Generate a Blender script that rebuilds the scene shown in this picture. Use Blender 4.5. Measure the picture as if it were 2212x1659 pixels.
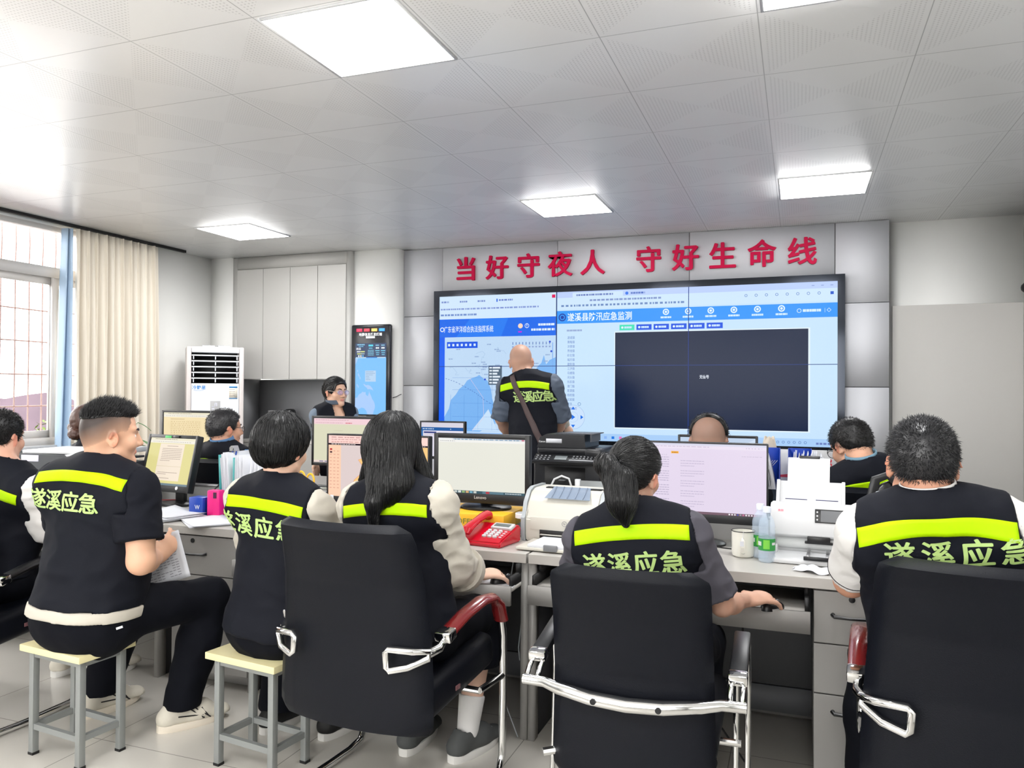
import bpy, bmesh, math, random
import numpy as np
from mathutils import Vector, Matrix, Quaternion
from mathutils.bvhtree import BVHTree

for _o in list(bpy.data.objects):
    bpy.data.objects.remove(_o, do_unlink=True)
SC = bpy.context.scene
COL = SC.collection
rnd = random.Random(7)
PI = math.pi

# ------------------------------------------------------------------ camera
FPX, IW, IH = 1680.0, 2212.0, 1659.0
CH = 1.42                                    # eye height of the photographer
YAW, PITCH, ROLL = math.atan(620 / FPX), math.atan(17 / FPX), math.radians(0.35)
_F = np.array([-math.sin(YAW) * math.cos(PITCH), math.cos(YAW) * math.cos(PITCH), math.sin(PITCH)])
_R0 = np.array([math.cos(YAW), math.sin(YAW), 0.0])
_U0 = np.cross(_R0, _F)
_R = _R0 * math.cos(ROLL) + _U0 * math.sin(ROLL)
_U = -_R0 * math.sin(ROLL) + _U0 * math.cos(ROLL)
cam = bpy.data.cameras.new('camera')
camo = bpy.data.objects.new('camera', cam)
COL.objects.link(camo)
cam.sensor_fit = 'HORIZONTAL'
cam.sensor_width = 36.0
cam.lens = 36.0 * FPX / IW
cam.clip_start = 0.02
cam.clip_end = 200
camo.matrix_world = Matrix(((_R[0], _U[0], -_F[0], 0), (_R[1], _U[1], -_F[1], 0), (_R[2], _U[2], -_F[2], CH), (0, 0, 0, 1)))
SC.camera = camo

def at(u, v, y):
    """Point of the room on the plane Y = y that the photograph shows at pixel (u, v)."""
    d = _F * FPX + _R * (u - IW / 2) + _U * (IH / 2 - v)
    t = y / d[1]
    return Vector((d[0] * t, y, CH + d[2] * t))

# ------------------------------------------------------------------ view, sky
vs = SC.view_settings
vs.view_transform = 'Standard'
vs.look = 'None'
vs.gamma = 1.0
vs.use_curve_mapping = False
vs.exposure = 1.95
SS = 0.272                                    # emission of lit screens
SC.display_settings.display_device = 'sRGB'
W = bpy.data.worlds.new('daylight')
SC.world = W
W.use_nodes = True
_nt = W.node_tree
_bg = _nt.nodes['Background']
_bg.inputs[0].default_value = (0.98, 0.97, 0.95, 1)
_bg.inputs[1].default_value = 2.1
PANEL_POWER = 7.4                            # emission of the ceiling panels

# ------------------------------------------------------------------ materials
def lin(c):
    """sRGB 0-255 triple to linear."""
    r = []
    for x in c:
        x = x / 255.0
        r.append(x / 12.92 if x <= 0.04045 else ((x + 0.055) / 1.055) ** 2.4)
    return tuple(r)

_mats = {}
def mat(name, rgb, rough=0.5, metal=0.0, spec=0.5, noise=0.0, nscale=40.0, bump=0.0, bscale=200.0, coat=0.0, trans=0.0, alpha=1.0, sheen=0.0, attr=False, emit=0.0):
    if name in _mats:
        return _mats[name]
    m = bpy.data.materials.new(name)
    m.use_nodes = True
    n, l = m.node_tree.nodes, m.node_tree.links
    b = n['Principled BSDF']
    c = lin(rgb)
    b.inputs['Base Color'].default_value = (*c, 1)
    b.inputs['Roughness'].default_value = rough
    b.inputs['Metallic'].default_value = metal
    b.inputs['Specular IOR Level'].default_value = spec
    b.inputs['Coat Weight'].default_value = coat
    b.inputs['Transmission Weight'].default_value = trans
    b.inputs['Alpha'].default_value = alpha
    b.inputs['Sheen Weight'].default_value = sheen
    if emit:
        b.inputs['Emission Color'].default_value = (*c, 1)
        b.inputs['Emission Strength'].default_value = emit
    tc = None
    if noise or bump:
        tc = n.new('ShaderNodeTexCoord')
    src = None
    if attr:
        a = n.new('ShaderNodeVertexColor'); a.layer_name = 'Col'
        src = a.outputs['Color']
        l.new(src, b.inputs['Base Color'])
    if noise:
        t = n.new('ShaderNodeTexNoise'); t.inputs['Scale'].default_value = nscale; t.inputs['Detail'].default_value = 4
        l.new(tc.outputs['Object'], t.inputs['Vector'])
        mr = n.new('ShaderNodeMapRange'); mr.inputs[3].default_value = 1 - noise; mr.inputs[4].default_value = 1 + noise
        l.new(t.outputs['Fac'], mr.inputs[0])
        mx = n.new('ShaderNodeMix'); mx.data_type = 'RGBA'; mx.blend_type = 'MULTIPLY'; mx.inputs[0].default_value = 1
        if src is None:
            mx.inputs[6].default_value = (*c, 1)
        else:
            l.new(src, mx.inputs[6])
        l.new(mr.outputs[0], mx.inputs[7])
        l.new(mx.outputs[2], b.inputs['Base Color'])
    if bump:
        t2 = n.new('ShaderNodeTexNoise'); t2.inputs['Scale'].default_value = bscale; t2.inputs['Detail'].default_value = 3
        l.new(tc.outputs['Object'], t2.inputs['Vector'])
        bp = n.new('ShaderNodeBump'); bp.inputs['Strength'].default_value = bump; bp.inputs['Distance'].default_value = 0.004
        l.new(t2.outputs['Fac'], bp.inputs['Height'])
        l.new(bp.outputs[0], b.inputs['Normal'])
    _mats[name] = m
    return m

def emis(name, rgb, strength):
    if name in _mats:
        return _mats[name]
    m = bpy.data.materials.new(name)
    m.use_nodes = True
    n, l = m.node_tree.nodes, m.node_tree.links
    n.remove(n['Principled BSDF'])
    e = n.new('ShaderNodeEmission')
    e.inputs[0].default_value = (*lin(rgb), 1)
    e.inputs[1].default_value = strength
    l.new(e.outputs[0], n['Material Output'].inputs[0])
    _mats[name] = m
    return m

def glow_attr(name, strength):
    """A lit screen: its picture is the mesh's own colour attribute."""
    if name in _mats:
        return _mats[name]
    m = bpy.data.materials.new(name)
    m.use_nodes = True
    n, l = m.node_tree.nodes, m.node_tree.links
    n.remove(n['Principled BSDF'])
    e = n.new('ShaderNodeEmission'); e.inputs[1].default_value = strength
    a = n.new('ShaderNodeVertexColor'); a.layer_name = 'Col'
    g = n.new('ShaderNodeBsdfGlossy'); g.inputs['Roughness'].default_value = 0.25; g.inputs['Color'].default_value = (0.012, 0.012, 0.012, 1)
    ad = n.new('ShaderNodeAddShader')
    l.new(a.outputs['Color'], e.inputs[0])
    l.new(e.outputs[0], ad.inputs[0]); l.new(g.outputs[0], ad.inputs[1])
    l.new(ad.outputs[0], n['Material Output'].inputs[0])
    _mats[name] = m
    return m

M_wall = mat('wall_paint', (243, 243, 240), 0.75, noise=0.012, nscale=3, bump=0.05, bscale=90)
M_lam = mat('grey_laminate', (186, 184, 180), 0.42, noise=0.03, nscale=300)
M_lamlight = mat('pale_laminate', (214, 212, 208), 0.38, noise=0.02, nscale=260)
M_lamdark = mat('shadow_gap', (40, 40, 42), 0.7)
M_chrome = mat('chrome', (222, 222, 222), 0.09, 1.0)
M_steel = mat('brushed_steel', (180, 180, 182), 0.3, 1.0)
M_black = mat('black_plastic', (18, 19, 22), 0.35)
M_blackm = mat('matt_black', (14, 14, 16), 0.6)
M_leather = mat('black_leather', (7, 10, 19), 0.5, spec=0.2, bump=0.18, bscale=420)
M_grey = mat('grey_plastic', (120, 122, 126), 0.45)
M_white = mat('white_plastic', (208, 209, 211), 0.4)
M_offw = mat('ivory_plastic', (200, 197, 187), 0.42)
M_paper = mat('paper', (214, 216, 222), 0.8, noise=0.02, nscale=60)
M_red = mat('red_plastic', (196, 12, 38), 0.22, coat=0.4)
M_blue = mat('blue_plastic', (22, 66, 170), 0.35)
M_teal = mat('teal_plastic', (60, 160, 160), 0.4)
M_wood = mat('red_wood', (120, 28, 30), 0.22, coat=0.6, noise=0.12, nscale=18)

# ------------------------------------------------------------------ mesh helpers
def mx(loc=(0, 0, 0), rz=0.0, rx=0.0, ry=0.0):
    return Matrix.Translation(Vector(loc)) @ Matrix.Rotation(rz, 4, 'Z') @ Matrix.Rotation(ry, 4, 'Y') @ Matrix.Rotation(rx, 4, 'X')

class MB:
    """Collects shapes that become ONE mesh object."""
    def __init__(self):
        self.bm = bmesh.new()
        self.mi = 0

    def _tag(self, faces):
        for f in faces:
            f.material_index = self.mi

    def box(self, c, s, m=None, bev=0.0, seg=2, mi=None):
        if mi is not None:
            self.mi = mi
        t = bmesh.new()
        bmesh.ops.create_cube(t, size=1.0)
        for v in t.verts:
            v.co = Vector((v.co.x * s[0], v.co.y * s[1], v.co.z * s[2]))
        if bev > 0:
            bmesh.ops.bevel(t, geom=list(t.edges), offset=min(bev, 0.49 * min(s)), segments=seg, profile=0.5, affect='EDGES', clamp_overlap=True)
        T = Matrix.Translation(Vector(c))
        if m is not None:
            T = m @ T
        self.merge(t, T)
        return self

    def merge(self, t, T=None):
        mp = {}
        for v in t.verts:
            mp[v] = self.bm.verts.new(T @ v.co if T is not None else v.co)
        for f in t.faces:
            try:
                nf = self.bm.faces.new([mp[v] for v in f.verts])
                nf.material_index = self.mi
                nf.smooth = True
            except ValueError:
                pass
        t.free()

    def tube(self, pts, r, n=10, closed=False, caps=True, mi=None, flat=None):
        """Sweep a circle (or an ellipse with flat=(a, b, upvec)) along points; r may be a list."""
        if mi is not None:
            self.mi = mi
        P = [Vector(p) for p in pts]
        k = len(P)
        R = r if isinstance(r, (list, tuple)) else [r] * k
        rings = []
        prev = None
        for i in range(k):
            if closed:
                t = (P[(i + 1) % k] - P[i - 1])
            else:
                t = P[min(i + 1, k - 1)] - P[max(i - 1, 0)]
            t = t.normalized() if t.length > 1e-9 else Vector((0, 0, 1))
            if flat is not None:
                a = Vector(flat[2]); a = a - t * a.dot(t)
                a.normalize()
            elif prev is None:
                a = Vector((0, 0, 1)) if abs(t.z) < 0.9 else Vector((1, 0, 0))
                a = (a - t * a.dot(t)).normalized()
            else:
                a = (prev - t * prev.dot(t)).normalized()
            prev = a
            b = t.cross(a)
            ring = []
            for j in range(n):
                th = 2 * PI * j / n
                if flat is not None:
                    o = a * math.cos(th) * flat[1] * R[i] + b * math.sin(th) * flat[0] * R[i]
                else:
                    o = (a * math.cos(th) + b * math.sin(th)) * R[i]
                ring.append(self.bm.verts.new(P[i] + o))
            rings.append(ring)
        m = k if closed else k - 1
        for i in range(m):
            A, B = rings[i], rings[(i + 1) % k]
            for j in range(n):
                f = self.bm.faces.new((A[j], A[(j + 1) % n], B[(j + 1) % n], B[j]))
                f.material_index = self.mi; f.smooth = True
        if caps and not closed:
            for ring in (rings[0][::-1], rings[-1]):
                f = self.bm.faces.new(ring); f.material_index = self.mi
        return self

    def lathe(self, prof, c=(0, 0, 0), n=24, m=None, mi=None, cap=True):
        if mi is not None:
            self.mi = mi
        T = m if m is not None else Matrix.Translation(Vector(c))
        rings = []
        for (r, z) in prof:
            rings.append([self.bm.verts.new(T @ Vector((r * math.cos(2 * PI * j / n), r * math.sin(2 * PI * j / n), z))) for j in range(n)])
        for A, B in zip(rings, rings[1:]):
            for j in range(n):
                f = self.bm.faces.new((A[j], A[(j + 1) % n], B[(j + 1) % n], B[j]))
                f.material_index = self.mi; f.smooth = True
        if cap:
            for ring in (rings[0][::-1], rings[-1]):
                f = self.bm.faces.new(ring); f.material_index = self.mi
        return self

    def prism(self, poly, d0, d1, m=None, mi=None, axis='y'):
        """Polygon in (a, b) extruded between d0 and d1 along an axis."""
        if mi is not None:
            self.mi = mi
        def pt(a, b, d):
            v = Vector((a, d, b)) if axis == 'y' else (Vector((d, a, b)) if axis == 'x' else Vector((a, b, d)))
            return m @ v if m is not None else v
        A = [self.bm.verts.new(pt(a, b, d0)) for a, b in poly]
        B = [self.bm.verts.new(pt(a, b, d1)) for a, b in poly]
        k = len(poly)
        fs = [self.bm.faces.new(A[::-1]), self.bm.faces.new(B)]
        for i in range(k):
            fs.append(self.bm.faces.new((A[i], A[(i + 1) % k], B[(i + 1) % k], B[i])))
        self._tag(fs)
        return self

    def grid(self, fn, nu, nv, mi=None, closed_u=False):
        if mi is not None:
            self.mi = mi
        V = [[self.bm.verts.new(fn(i / (nu if closed_u else nu - 1), j / (nv - 1))) for j in range(nv)] for i in range(nu)]
        for i in range(nu if closed_u else nu - 1):
            for j in range(nv - 1):
                a, b = V[i], V[(i + 1) % nu]
                f = self.bm.faces.new((a[j], b[j], b[j + 1], a[j + 1]))
                f.material_index = self.mi; f.smooth = True
        return self

    def raw(self, verts, faces, m=None, mi=None, smooth=False):
        if mi is not None:
            self.mi = mi
        vs_ = [self.bm.verts.new(m @ Vector(v) if m is not None else Vector(v)) for v in verts]
        for f in faces:
            try:
                nf = self.bm.faces.new([vs_[i] for i in f]); nf.material_index = self.mi; nf.smooth = smooth
            except ValueError:
                pass
        return self

    def build(self, name, mats, parent=None, smooth_angle=35, solid=0.0, fix=True):
        if fix:
            bmesh.ops.recalc_face_normals(self.bm, faces=self.bm.faces)
        me = bpy.data.meshes.new(name)
        self.bm.to_mesh(me)
        self.bm.free()
        if not isinstance(mats, (list, tuple)):
            mats = [mats]
        for m in mats:
            me.materials.append(m)
        if smooth_angle:
            for p in me.polygons:
                p.use_smooth = True
            try:
                me.set_sharp_from_angle(angle=math.radians(smooth_angle))
            except Exception:
                pass
        o = bpy.data.objects.new(name, me)
        COL.objects.link(o)
        if parent is not None:
            o.parent = parent
        if solid:
            md = o.modifiers.new('thick', 'SOLIDIFY'); md.thickness = solid; md.offset = 0
        return o

def thing(name, label, cat, loc=(0, 0, 0), rz=0.0, group=None):
    o = bpy.data.objects.new(name, None)
    COL.objects.link(o)
    o.empty_display_size = 0.1
    o.location = loc
    o.rotation_euler = (0, 0, rz)
    o['label'] = label
    o['category'] = cat
    if group:
        o['group'] = group
    return o

def tag(o, label, cat, group=None):
    o['label'] = label
    o['category'] = cat
    if group:
        o['group'] = group
    return o

def struct(o):
    o['kind'] = 'structure'
    return o

def copy_tree(o, parent=None):
    c = o.copy()
    COL.objects.link(c)
    if parent is not None:
        c.parent = parent
    for ch in [x for x in bpy.data.objects if x.parent is o]:
        copy_tree(ch, c)
    return c

# text: triangulated glyphs from the built-in font
_tcache = {}
def glyphs(s, bold=0.0, extrude=0.0, res=3):
    """(verts, faces) of a line of text, height 1 em, centred on the origin in XY."""
    key = (s, bold, extrude, res)
    if key in _tcache:
        return _tcache[key]
    cu = bpy.data.curves.new('glyphs', 'FONT')
    cu.body = s
    cu.size = 1.0
    cu.offset = bold
    cu.extrude = extrude
    cu.resolution_u = res
    ob = bpy.data.objects.new('glyphs', cu)
    COL.objects.link(ob)
    me = bpy.data.meshes.new_from_object(ob)
    V = [tuple(v.co) for v in me.vertices]
    Fc = [tuple(p.vertices) for p in me.polygons]
    bpy.data.objects.remove(ob, do_unlink=True)
    bpy.data.curves.remove(cu)
    bpy.data.meshes.remove(me)
    if V:
        xs = [v[0] for v in V]; ys = [v[1] for v in V]
        cx, cy = (min(xs) + max(xs)) / 2, (min(ys) + max(ys)) / 2
        V = [(x - cx, y - cy, z) for x, y, z in V]
        w, h = max(xs) - min(xs), max(ys) - min(ys)
    else:
        w, h = 1.0, 1.0
    _tcache[key] = (V, Fc, w, h)
    return _tcache[key]

def bold_glyphs(s, w, extrude=0.0, off=0.006):
    """Heavier characters: the same outline laid over itself, shifted by up to w."""
    V, Fc, gw, gh = glyphs(s, off, extrude, 4)
    VV, FF = [], []
    for i, (dx, dy) in enumerate(((0, 0), (w, 0), (-w, 0), (0, w * 0.6), (0, -w * 0.6))):
        b = len(VV)
        VV += [(x + dx, y + dy, z - 0.0009 * i if z > -1e-6 else z) for x, y, z in V]
        FF += [tuple(b + k for k in f) for f in Fc]
    return VV, FF, gw, gh

class Screen:
    """A lit picture W x H metres, u right and v down from the top left corner (0..1), built as one mesh facing -Y."""
    def __init__(self, w, h, lay=0.0004):
        self.w, self.h, self.lay = w, h, lay
        self.V, self.F, self.C = [], [], []
        self.k = 0

    def _p(self, u, v):
        return ((u - 0.5) * self.w, -self.k * self.lay, (0.5 - v) * self.h)

    def poly(self, pts, rgb, layer=None):
        if layer is not None:
            self.k = layer
        b = len(self.V)
        self.V += [self._p(u, v) for u, v in pts]
        self.F.append(tuple(range(b, b + len(pts))))
        self.C.append(lin(rgb))

    def rect(self, u0, v0, u1, v1, rgb, layer=None):
        self.poly([(u0, v0), (u0, v1), (u1, v1), (u1, v0)], rgb, layer)

    def disc(self, u, v, r, rgb, layer=None, n=18, asp=None):
        a = self.w / self.h
        self.poly([(u + r * math.cos(-2 * PI * i / n), v + r * a * math.sin(-2 * PI * i / n)) for i in range(n)], rgb, layer)

    def ring(self, u, v, r, t, rgb, layer=None, n=24):
        a = self.w / self.h
        if layer is not None:
            self.k = layer
        for i in range(n):
            c0, s0 = math.cos(2 * PI * i / n), math.sin(2 * PI * i / n)
            c1, s1 = math.cos(2 * PI * (i + 1) / n), math.sin(2 * PI * (i + 1) / n)
            self.poly([(u + r * c0, v + r * a * s0), (u + (r - t) * c0, v + (r - t) * a * s0), (u + (r - t) * c1, v + (r - t) * a * s1), (u + r * c1, v + r * a * s1)], rgb)

    def line(self, pts, t, rgb, layer=None):
        a = self.w / self.h
        for (u0, v0), (u1, v1) in zip(pts, pts[1:]):
            du, dv = (u1 - u0), (v1 - v0) / a
            L = math.hypot(du, dv) or 1
            nu, nv = -dv / L * t / 2, du / L * t / 2 * a
            self.poly([(u0 + nu, v0 + nv), (u0 - nu, v0 - nv), (u1 - nu, v1 - nv), (u1 + nu, v1 + nv)], rgb, layer)

    def text(self, s, u, v, h, rgb, layer=None, align='l', bold=0.0, wide=1.0):
        """h: glyph height as a part of the screen height."""
        if layer is not None:
            self.k = layer
        V, Fc, w, gh = glyphs(s, bold)
        sc = h * self.h / 0.88
        ww = w * sc * wide / self.w
        cu = u + ww / 2 if align == 'l' else u
        b = len(self.V)
        for x, y, z in V:
            self.V.append(((cu - 0.5) * self.w + x * sc * wide, -self.k * self.lay, (0.5 - v) * self.h + y * sc))
        for f in Fc:
            self.F.append(tuple(b + i for i in f))
            self.C.append(lin(rgb))
        return ww

    def scribble(self, u0, v0, u1, n, h, rgb, layer=None, gap=0.25, seed=1):
        """a line of small unreadable text as the photo shows it: a run of short dashes"""
        r = random.Random(seed)
        u = u0
        while u < u1:
            d = (u1 - u0) / n * r.uniform(0.5, 1.5)
            self.rect(u, v0 - h / 2, min(u + d * (1 - gap), u1), v0 + h / 2, rgb, layer)
            u += d

    def build(self, name, parent, loc=(0, 0, 0), strength=1.0, matname='lit_screen'):
        me = bpy.data.meshes.new(name)
        me.from_pydata(self.V, [], self.F)
        ca = me.color_attributes.new('Col', 'FLOAT_COLOR', 'CORNER')
        buf = []
        for f, c in zip(self.F, self.C):
            buf += [c[0], c[1], c[2], 1.0] * len(f)
        ca.data.foreach_set('color', buf)
        me.materials.append(glow_attr(matname, strength))
        o = bpy.data.objects.new(name, me)
        COL.objects.link(o)
        o.location = loc
        if parent is not None:
            o.parent = parent
        return o
# ================================================================== ROOM
XL, XR, YB, YF = -5.93, 1.64, -2.4, 7.05     # left wall, right wall, back wall, front wall
ZC = 2.825
TX, TY, TS = -0.147, 2.395, 0.5965           # a corner of the ceiling grid and its pitch

def node_math(nt, op, a, b=None, c=None):
    n = nt.nodes.new('ShaderNodeMath'); n.operation = op
    for i, x in enumerate((a, b, c)):
        if x is None:
            continue
        if isinstance(x, (int, float)):
            n.inputs[i].default_value = x
        else:
            nt.links.new(x, n.inputs[i])
    return n.outputs[0]

def ceiling_material():
    m = bpy.data.materials.new('perforated_ceiling_tiles')
    m.use_nodes = True
    nt = m.node_tree
    b = nt.nodes['Principled BSDF']
    g = nt.nodes.new('ShaderNodeNewGeometry')
    s = nt.nodes.new('ShaderNodeSeparateXYZ')
    nt.links.new(g.outputs['Position'], s.inputs[0])
    fx = node_math(nt, 'FRACT', node_math(nt, 'DIVIDE', node_math(nt, 'SUBTRACT', s.outputs[0], TX - 30 * TS), TS))
    fy = node_math(nt, 'FRACT', node_math(nt, 'DIVIDE', node_math(nt, 'SUBTRACT', s.outputs[1], TY - 30 * TS), TS))
    dx = node_math(nt, 'ABSOLUTE', node_math(nt, 'SUBTRACT', fx, 0.5))
    dy = node_math(nt, 'ABSOLUTE', node_math(nt, 'SUBTRACT', fy, 0.5))
    tri = node_math(nt, 'GREATER_THAN', dx, dy)
    edge = node_math(nt, 'MAXIMUM', dx, dy)
    inside = node_math(nt, 'LESS_THAN', edge, 0.475)
    # round holes, 1/36 tile apart
    hx = node_math(nt, 'SUBTRACT', node_math(nt, 'FRACT', node_math(nt, 'MULTIPLY', fx, 36)), 0.5)
    hy = node_math(nt, 'SUBTRACT', node_math(nt, 'FRACT', node_math(nt, 'MULTIPLY', fy, 36)), 0.5)
    rr = node_math(nt, 'ADD', node_math(nt, 'MULTIPLY', hx, hx), node_math(nt, 'MULTIPLY', hy, hy))
    hole = node_math(nt, 'LESS_THAN', rr, 0.055)
    perf = node_math(nt, 'MULTIPLY', node_math(nt, 'MULTIPLY', tri, inside), hole)
    seam = node_math(nt, 'GREATER_THAN', edge, 0.4965)
    dark = node_math(nt, 'MAXIMUM', node_math(nt, 'MULTIPLY', perf, 0.24), node_math(nt, 'MULTIPLY', seam, 0.5))
    mixn = nt.nodes.new('ShaderNodeMix'); mixn.data_type = 'RGBA'
    mixn.inputs[6].default_value = (*lin((246, 246, 246)), 1)
    mixn.inputs[7].default_value = (*lin((70, 70, 72)), 1)
    nt.links.new(dark, mixn.inputs[0])
    nt.links.new(mixn.outputs[2], b.inputs['Base Color'])
    b.inputs['Roughness'].default_value = 0.34
    b.inputs['Specular IOR Level'].default_value = 0.9
    return m

def floor_material():
    m = bpy.data.materials.new('polished_floor_tiles')
    m.use_nodes = True
    nt = m.node_tree
    b = nt.nodes['Principled BSDF']
    g = nt.nodes.new('ShaderNodeNewGeometry')
    s = nt.nodes.new('ShaderNodeSeparateXYZ')
    nt.links.new(g.outputs['Position'], s.inputs[0])
    fx = node_math(nt, 'FRACT', node_math(nt, 'DIVIDE', node_math(nt, 'ADD', s.outputs[0], 24.25), 0.8))
    fy = node_math(nt, 'FRACT', node_math(nt, 'DIVIDE', node_math(nt, 'ADD', s.outputs[1], 21.6), 0.8))
    dx = node_math(nt, 'ABSOLUTE', node_math(nt, 'SUBTRACT', fx, 0.5))
    dy = node_math(nt, 'ABSOLUTE', node_math(nt, 'SUBTRACT', fy, 0.5))
    seam = node_math(nt, 'GREATER_THAN', node_math(nt, 'MAXIMUM', dx, dy), 0.4975)
    no = nt.nodes.new('ShaderNodeTexNoise'); no.inputs['Scale'].default_value = 2.2; no.inputs['Detail'].default_value = 6
    nt.links.new(g.outputs['Position'], no.inputs['Vector'])
    mr = nt.nodes.new('ShaderNodeMapRange'); mr.inputs[3].default_value = 0.94; mr.inputs[4].default_value = 1.04
    nt.links.new(no.outputs['Fac'], mr.inputs[0])
    m1 = nt.nodes.new('ShaderNodeMix'); m1.data_type = 'RGBA'; m1.blend_type = 'MULTIPLY'; m1.inputs[0].default_value = 1
    m1.inputs[6].default_value = (*lin((208, 204, 196)), 1)
    nt.links.new(mr.outputs[0], m1.inputs[7])
    m2 = nt.nodes.new('ShaderNodeMix'); m2.data_type = 'RGBA'
    nt.links.new(seam, m2.inputs[0]); nt.links.new(m1.outputs[2], m2.inputs[6])
    m2.inputs[7].default_value = (*lin((150, 146, 140)), 1)
    nt.links.new(m2.outputs[2], b.inputs['Base Color'])
    b.inputs['Roughness'].default_value = 0.22
    return m

b = MB(); b.box(((XL + XR) / 2, (YB + YF) / 2, -0.05), (XR - XL + 0.4, YF - YB + 0.4, 0.1))
struct(b.build('floor', floor_material(), smooth_angle=0))
b = MB(); b.box(((XL + XR) / 2, (YB + YF) / 2, ZC + 0.05), (XR - XL + 0.4, YF - YB + 0.4, 0.1))
struct(b.build('ceiling', ceiling_material(), smooth_angle=0))
b = MB(); b.box((XR + 0.1, (YB + YF) / 2, ZC / 2), (0.2, YF - YB + 0.4, ZC))
struct(b.build('wall_right', M_wall, smooth_angle=0))
b = MB()
BW0, BW1, BZ0, BZ1 = -5.0, 0.9, 0.95, 2.62  # added opening behind the camera, lets in sky light as frontal fill
b.box(((XL + BW0) / 2, YB - 0.1, ZC / 2), (BW0 - XL, 0.2, ZC)); b.box(((BW1 + XR) / 2, YB - 0.1, ZC / 2), (XR - BW1, 0.2, ZC))
b.box(((BW0 + BW1) / 2, YB - 0.1, BZ0 / 2), (BW1 - BW0, 0.2, BZ0)); b.box(((BW0 + BW1) / 2, YB - 0.1, (BZ1 + ZC) / 2), (BW1 - BW0, 0.2, ZC - BZ1))
struct(b.build('wall_back', M_wall, smooth_angle=0))
# front wall: right stretch, and the stretch left of the built-in cabinet
b = MB()
b.box(((0.68 + XR) / 2, YF + 0.1, ZC / 2), (XR - 0.68, 0.2, ZC))
b.box(((XL - 4.2) / 2, YF + 0.28, ZC / 2), (-4.2 - XL, 0.2, ZC))
b.box(((XL - 5.66) / 2, 6.86, ZC / 2), (-5.66 - XL, 0.3, ZC))
struct(b.build('wall_front', M_wall, smooth_angle=0))
b = MB(); b.box(((-4.205 - 3.70) / 2, 6.91, ZC / 2), (0.505, 0.26, ZC))
struct(b.build('wall_column', M_wall, smooth_angle=0))

# left wall with the window opening  (window y 1.9 .. 5.55, z 0.86 .. 2.77)
WY0, WY1, WZ0, WZ1 = 1.2, 5.6, 0.95, 2.80
b = MB()
b.box((XL - 0.1, (YB + WY0) / 2, ZC / 2), (0.2, WY0 - YB, ZC))
b.box((XL - 0.1, (WY1 + YF) / 2, ZC / 2), (0.2, YF - WY1, ZC))
b.box((XL - 0.1, (WY0 + WY1) / 2, WZ0 / 2), (0.2, WY1 - WY0, WZ0))
b.box((XL - 0.1, (WY0 + WY1) / 2, (WZ1 + ZC) / 2), (0.2, WY1 - WY0, ZC - WZ1))
struct(b.build('wall_left', M_wall, smooth_angle=0))

M_frame = mat('window_aluminium', (232, 228, 224), 0.4, 0.1)
M_glass = mat('window_glass', (255, 255, 255), 0.0, trans=1.0, spec=0.3)
M_glass.node_tree.nodes['Principled BSDF'].inputs['IOR'].default_value = 1.02
win = bpy.data.objects.new('window_1', None); COL.objects.link(win); struct(win)
win.location = (XL - 0.05, (WY0 + WY1) / 2, WZ0)
wl, wh = WY1 - WY0, WZ1 - WZ0
TR = 2.41 - WZ0                                # the transom
b = MB()
b.box((0, 0, 0.03), (0.09, wl, 0.06)); b.box((0, 0, wh - 0.02), (0.09, wl, 0.04)); b.box((0, 0, TR), (0.09, wl, 0.085))
for s in (-1, 1):
    b.box((0, s * (wl / 2 - 0.025), wh / 2), (0.088, 0.05, wh - 0.004))
b.build('window_frame', M_frame, win, smooth_angle=0)
for k, (ya, yb) in enumerate(((-2.15, -0.93), (-0.99, 0.26), (0.2, 1.50), (1.44, 2.15))):
    b = MB()
    yy = (ya + yb) / 2
    w2, z0, z1 = yb - ya, 0.06, TR - 0.043
    xo = 0.012 if k % 2 else -0.012
    b.box((xo, yy - w2 / 2 + 0.03, (z0 + z1) / 2), (0.03, 0.06, z1 - z0))
    b.box((xo, yy + w2 / 2 - 0.03, (z0 + z1) / 2), (0.03, 0.06, z1 - z0))
    b.box((xo, yy, z0 + 0.03), (0.028, w2 - 0.12, 0.06)); b.box((xo, yy, z1 - 0.03), (0.028, w2 - 0.12, 0.06))
    sash = b.build('window_sash', M_frame, win, smooth_angle=0)
    b = MB(); b.box((xo, yy, (z0 + z1) / 2), (0.006, w2 - 0.118, z1 - z0 - 0.118))
    b.build('window_pane', M_glass, sash, smooth_angle=0)
b = MB(); b.box((0, 0, (TR + 0.043 + wh - 0.04) / 2), (0.006, wl - 0.1, wh - 0.083 - TR))
b.build('window_pane', M_glass, win, smooth_angle=0)
b = MB(); b.box((0.02, 0, -0.016), (0.2, wl + 0.06, 0.03))
b.build('window_sill', M_white, win, smooth_angle=0)
wb = bpy.data.objects.new('fill_window', None); COL.objects.link(wb); struct(wb)  # unseen window added to the back wall for fill light
wb.location = ((BW0 + BW1) / 2, YB - 0.1, BZ0)
b = MB()
for zz in (0.03, BZ1 - BZ0 - 0.03):
    b.box((0, 0, zz), (BW1 - BW0, 0.08, 0.06))
for k in range(6):
    b.box((-(BW1 - BW0) / 2 + 0.03 + k * (BW1 - BW0 - 0.06) / 5, 0, (BZ1 - BZ0) / 2), (0.06, 0.078, BZ1 - BZ0 - 0.12))
b.build('window_frame', M_frame, wb, smooth_angle=0)
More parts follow.
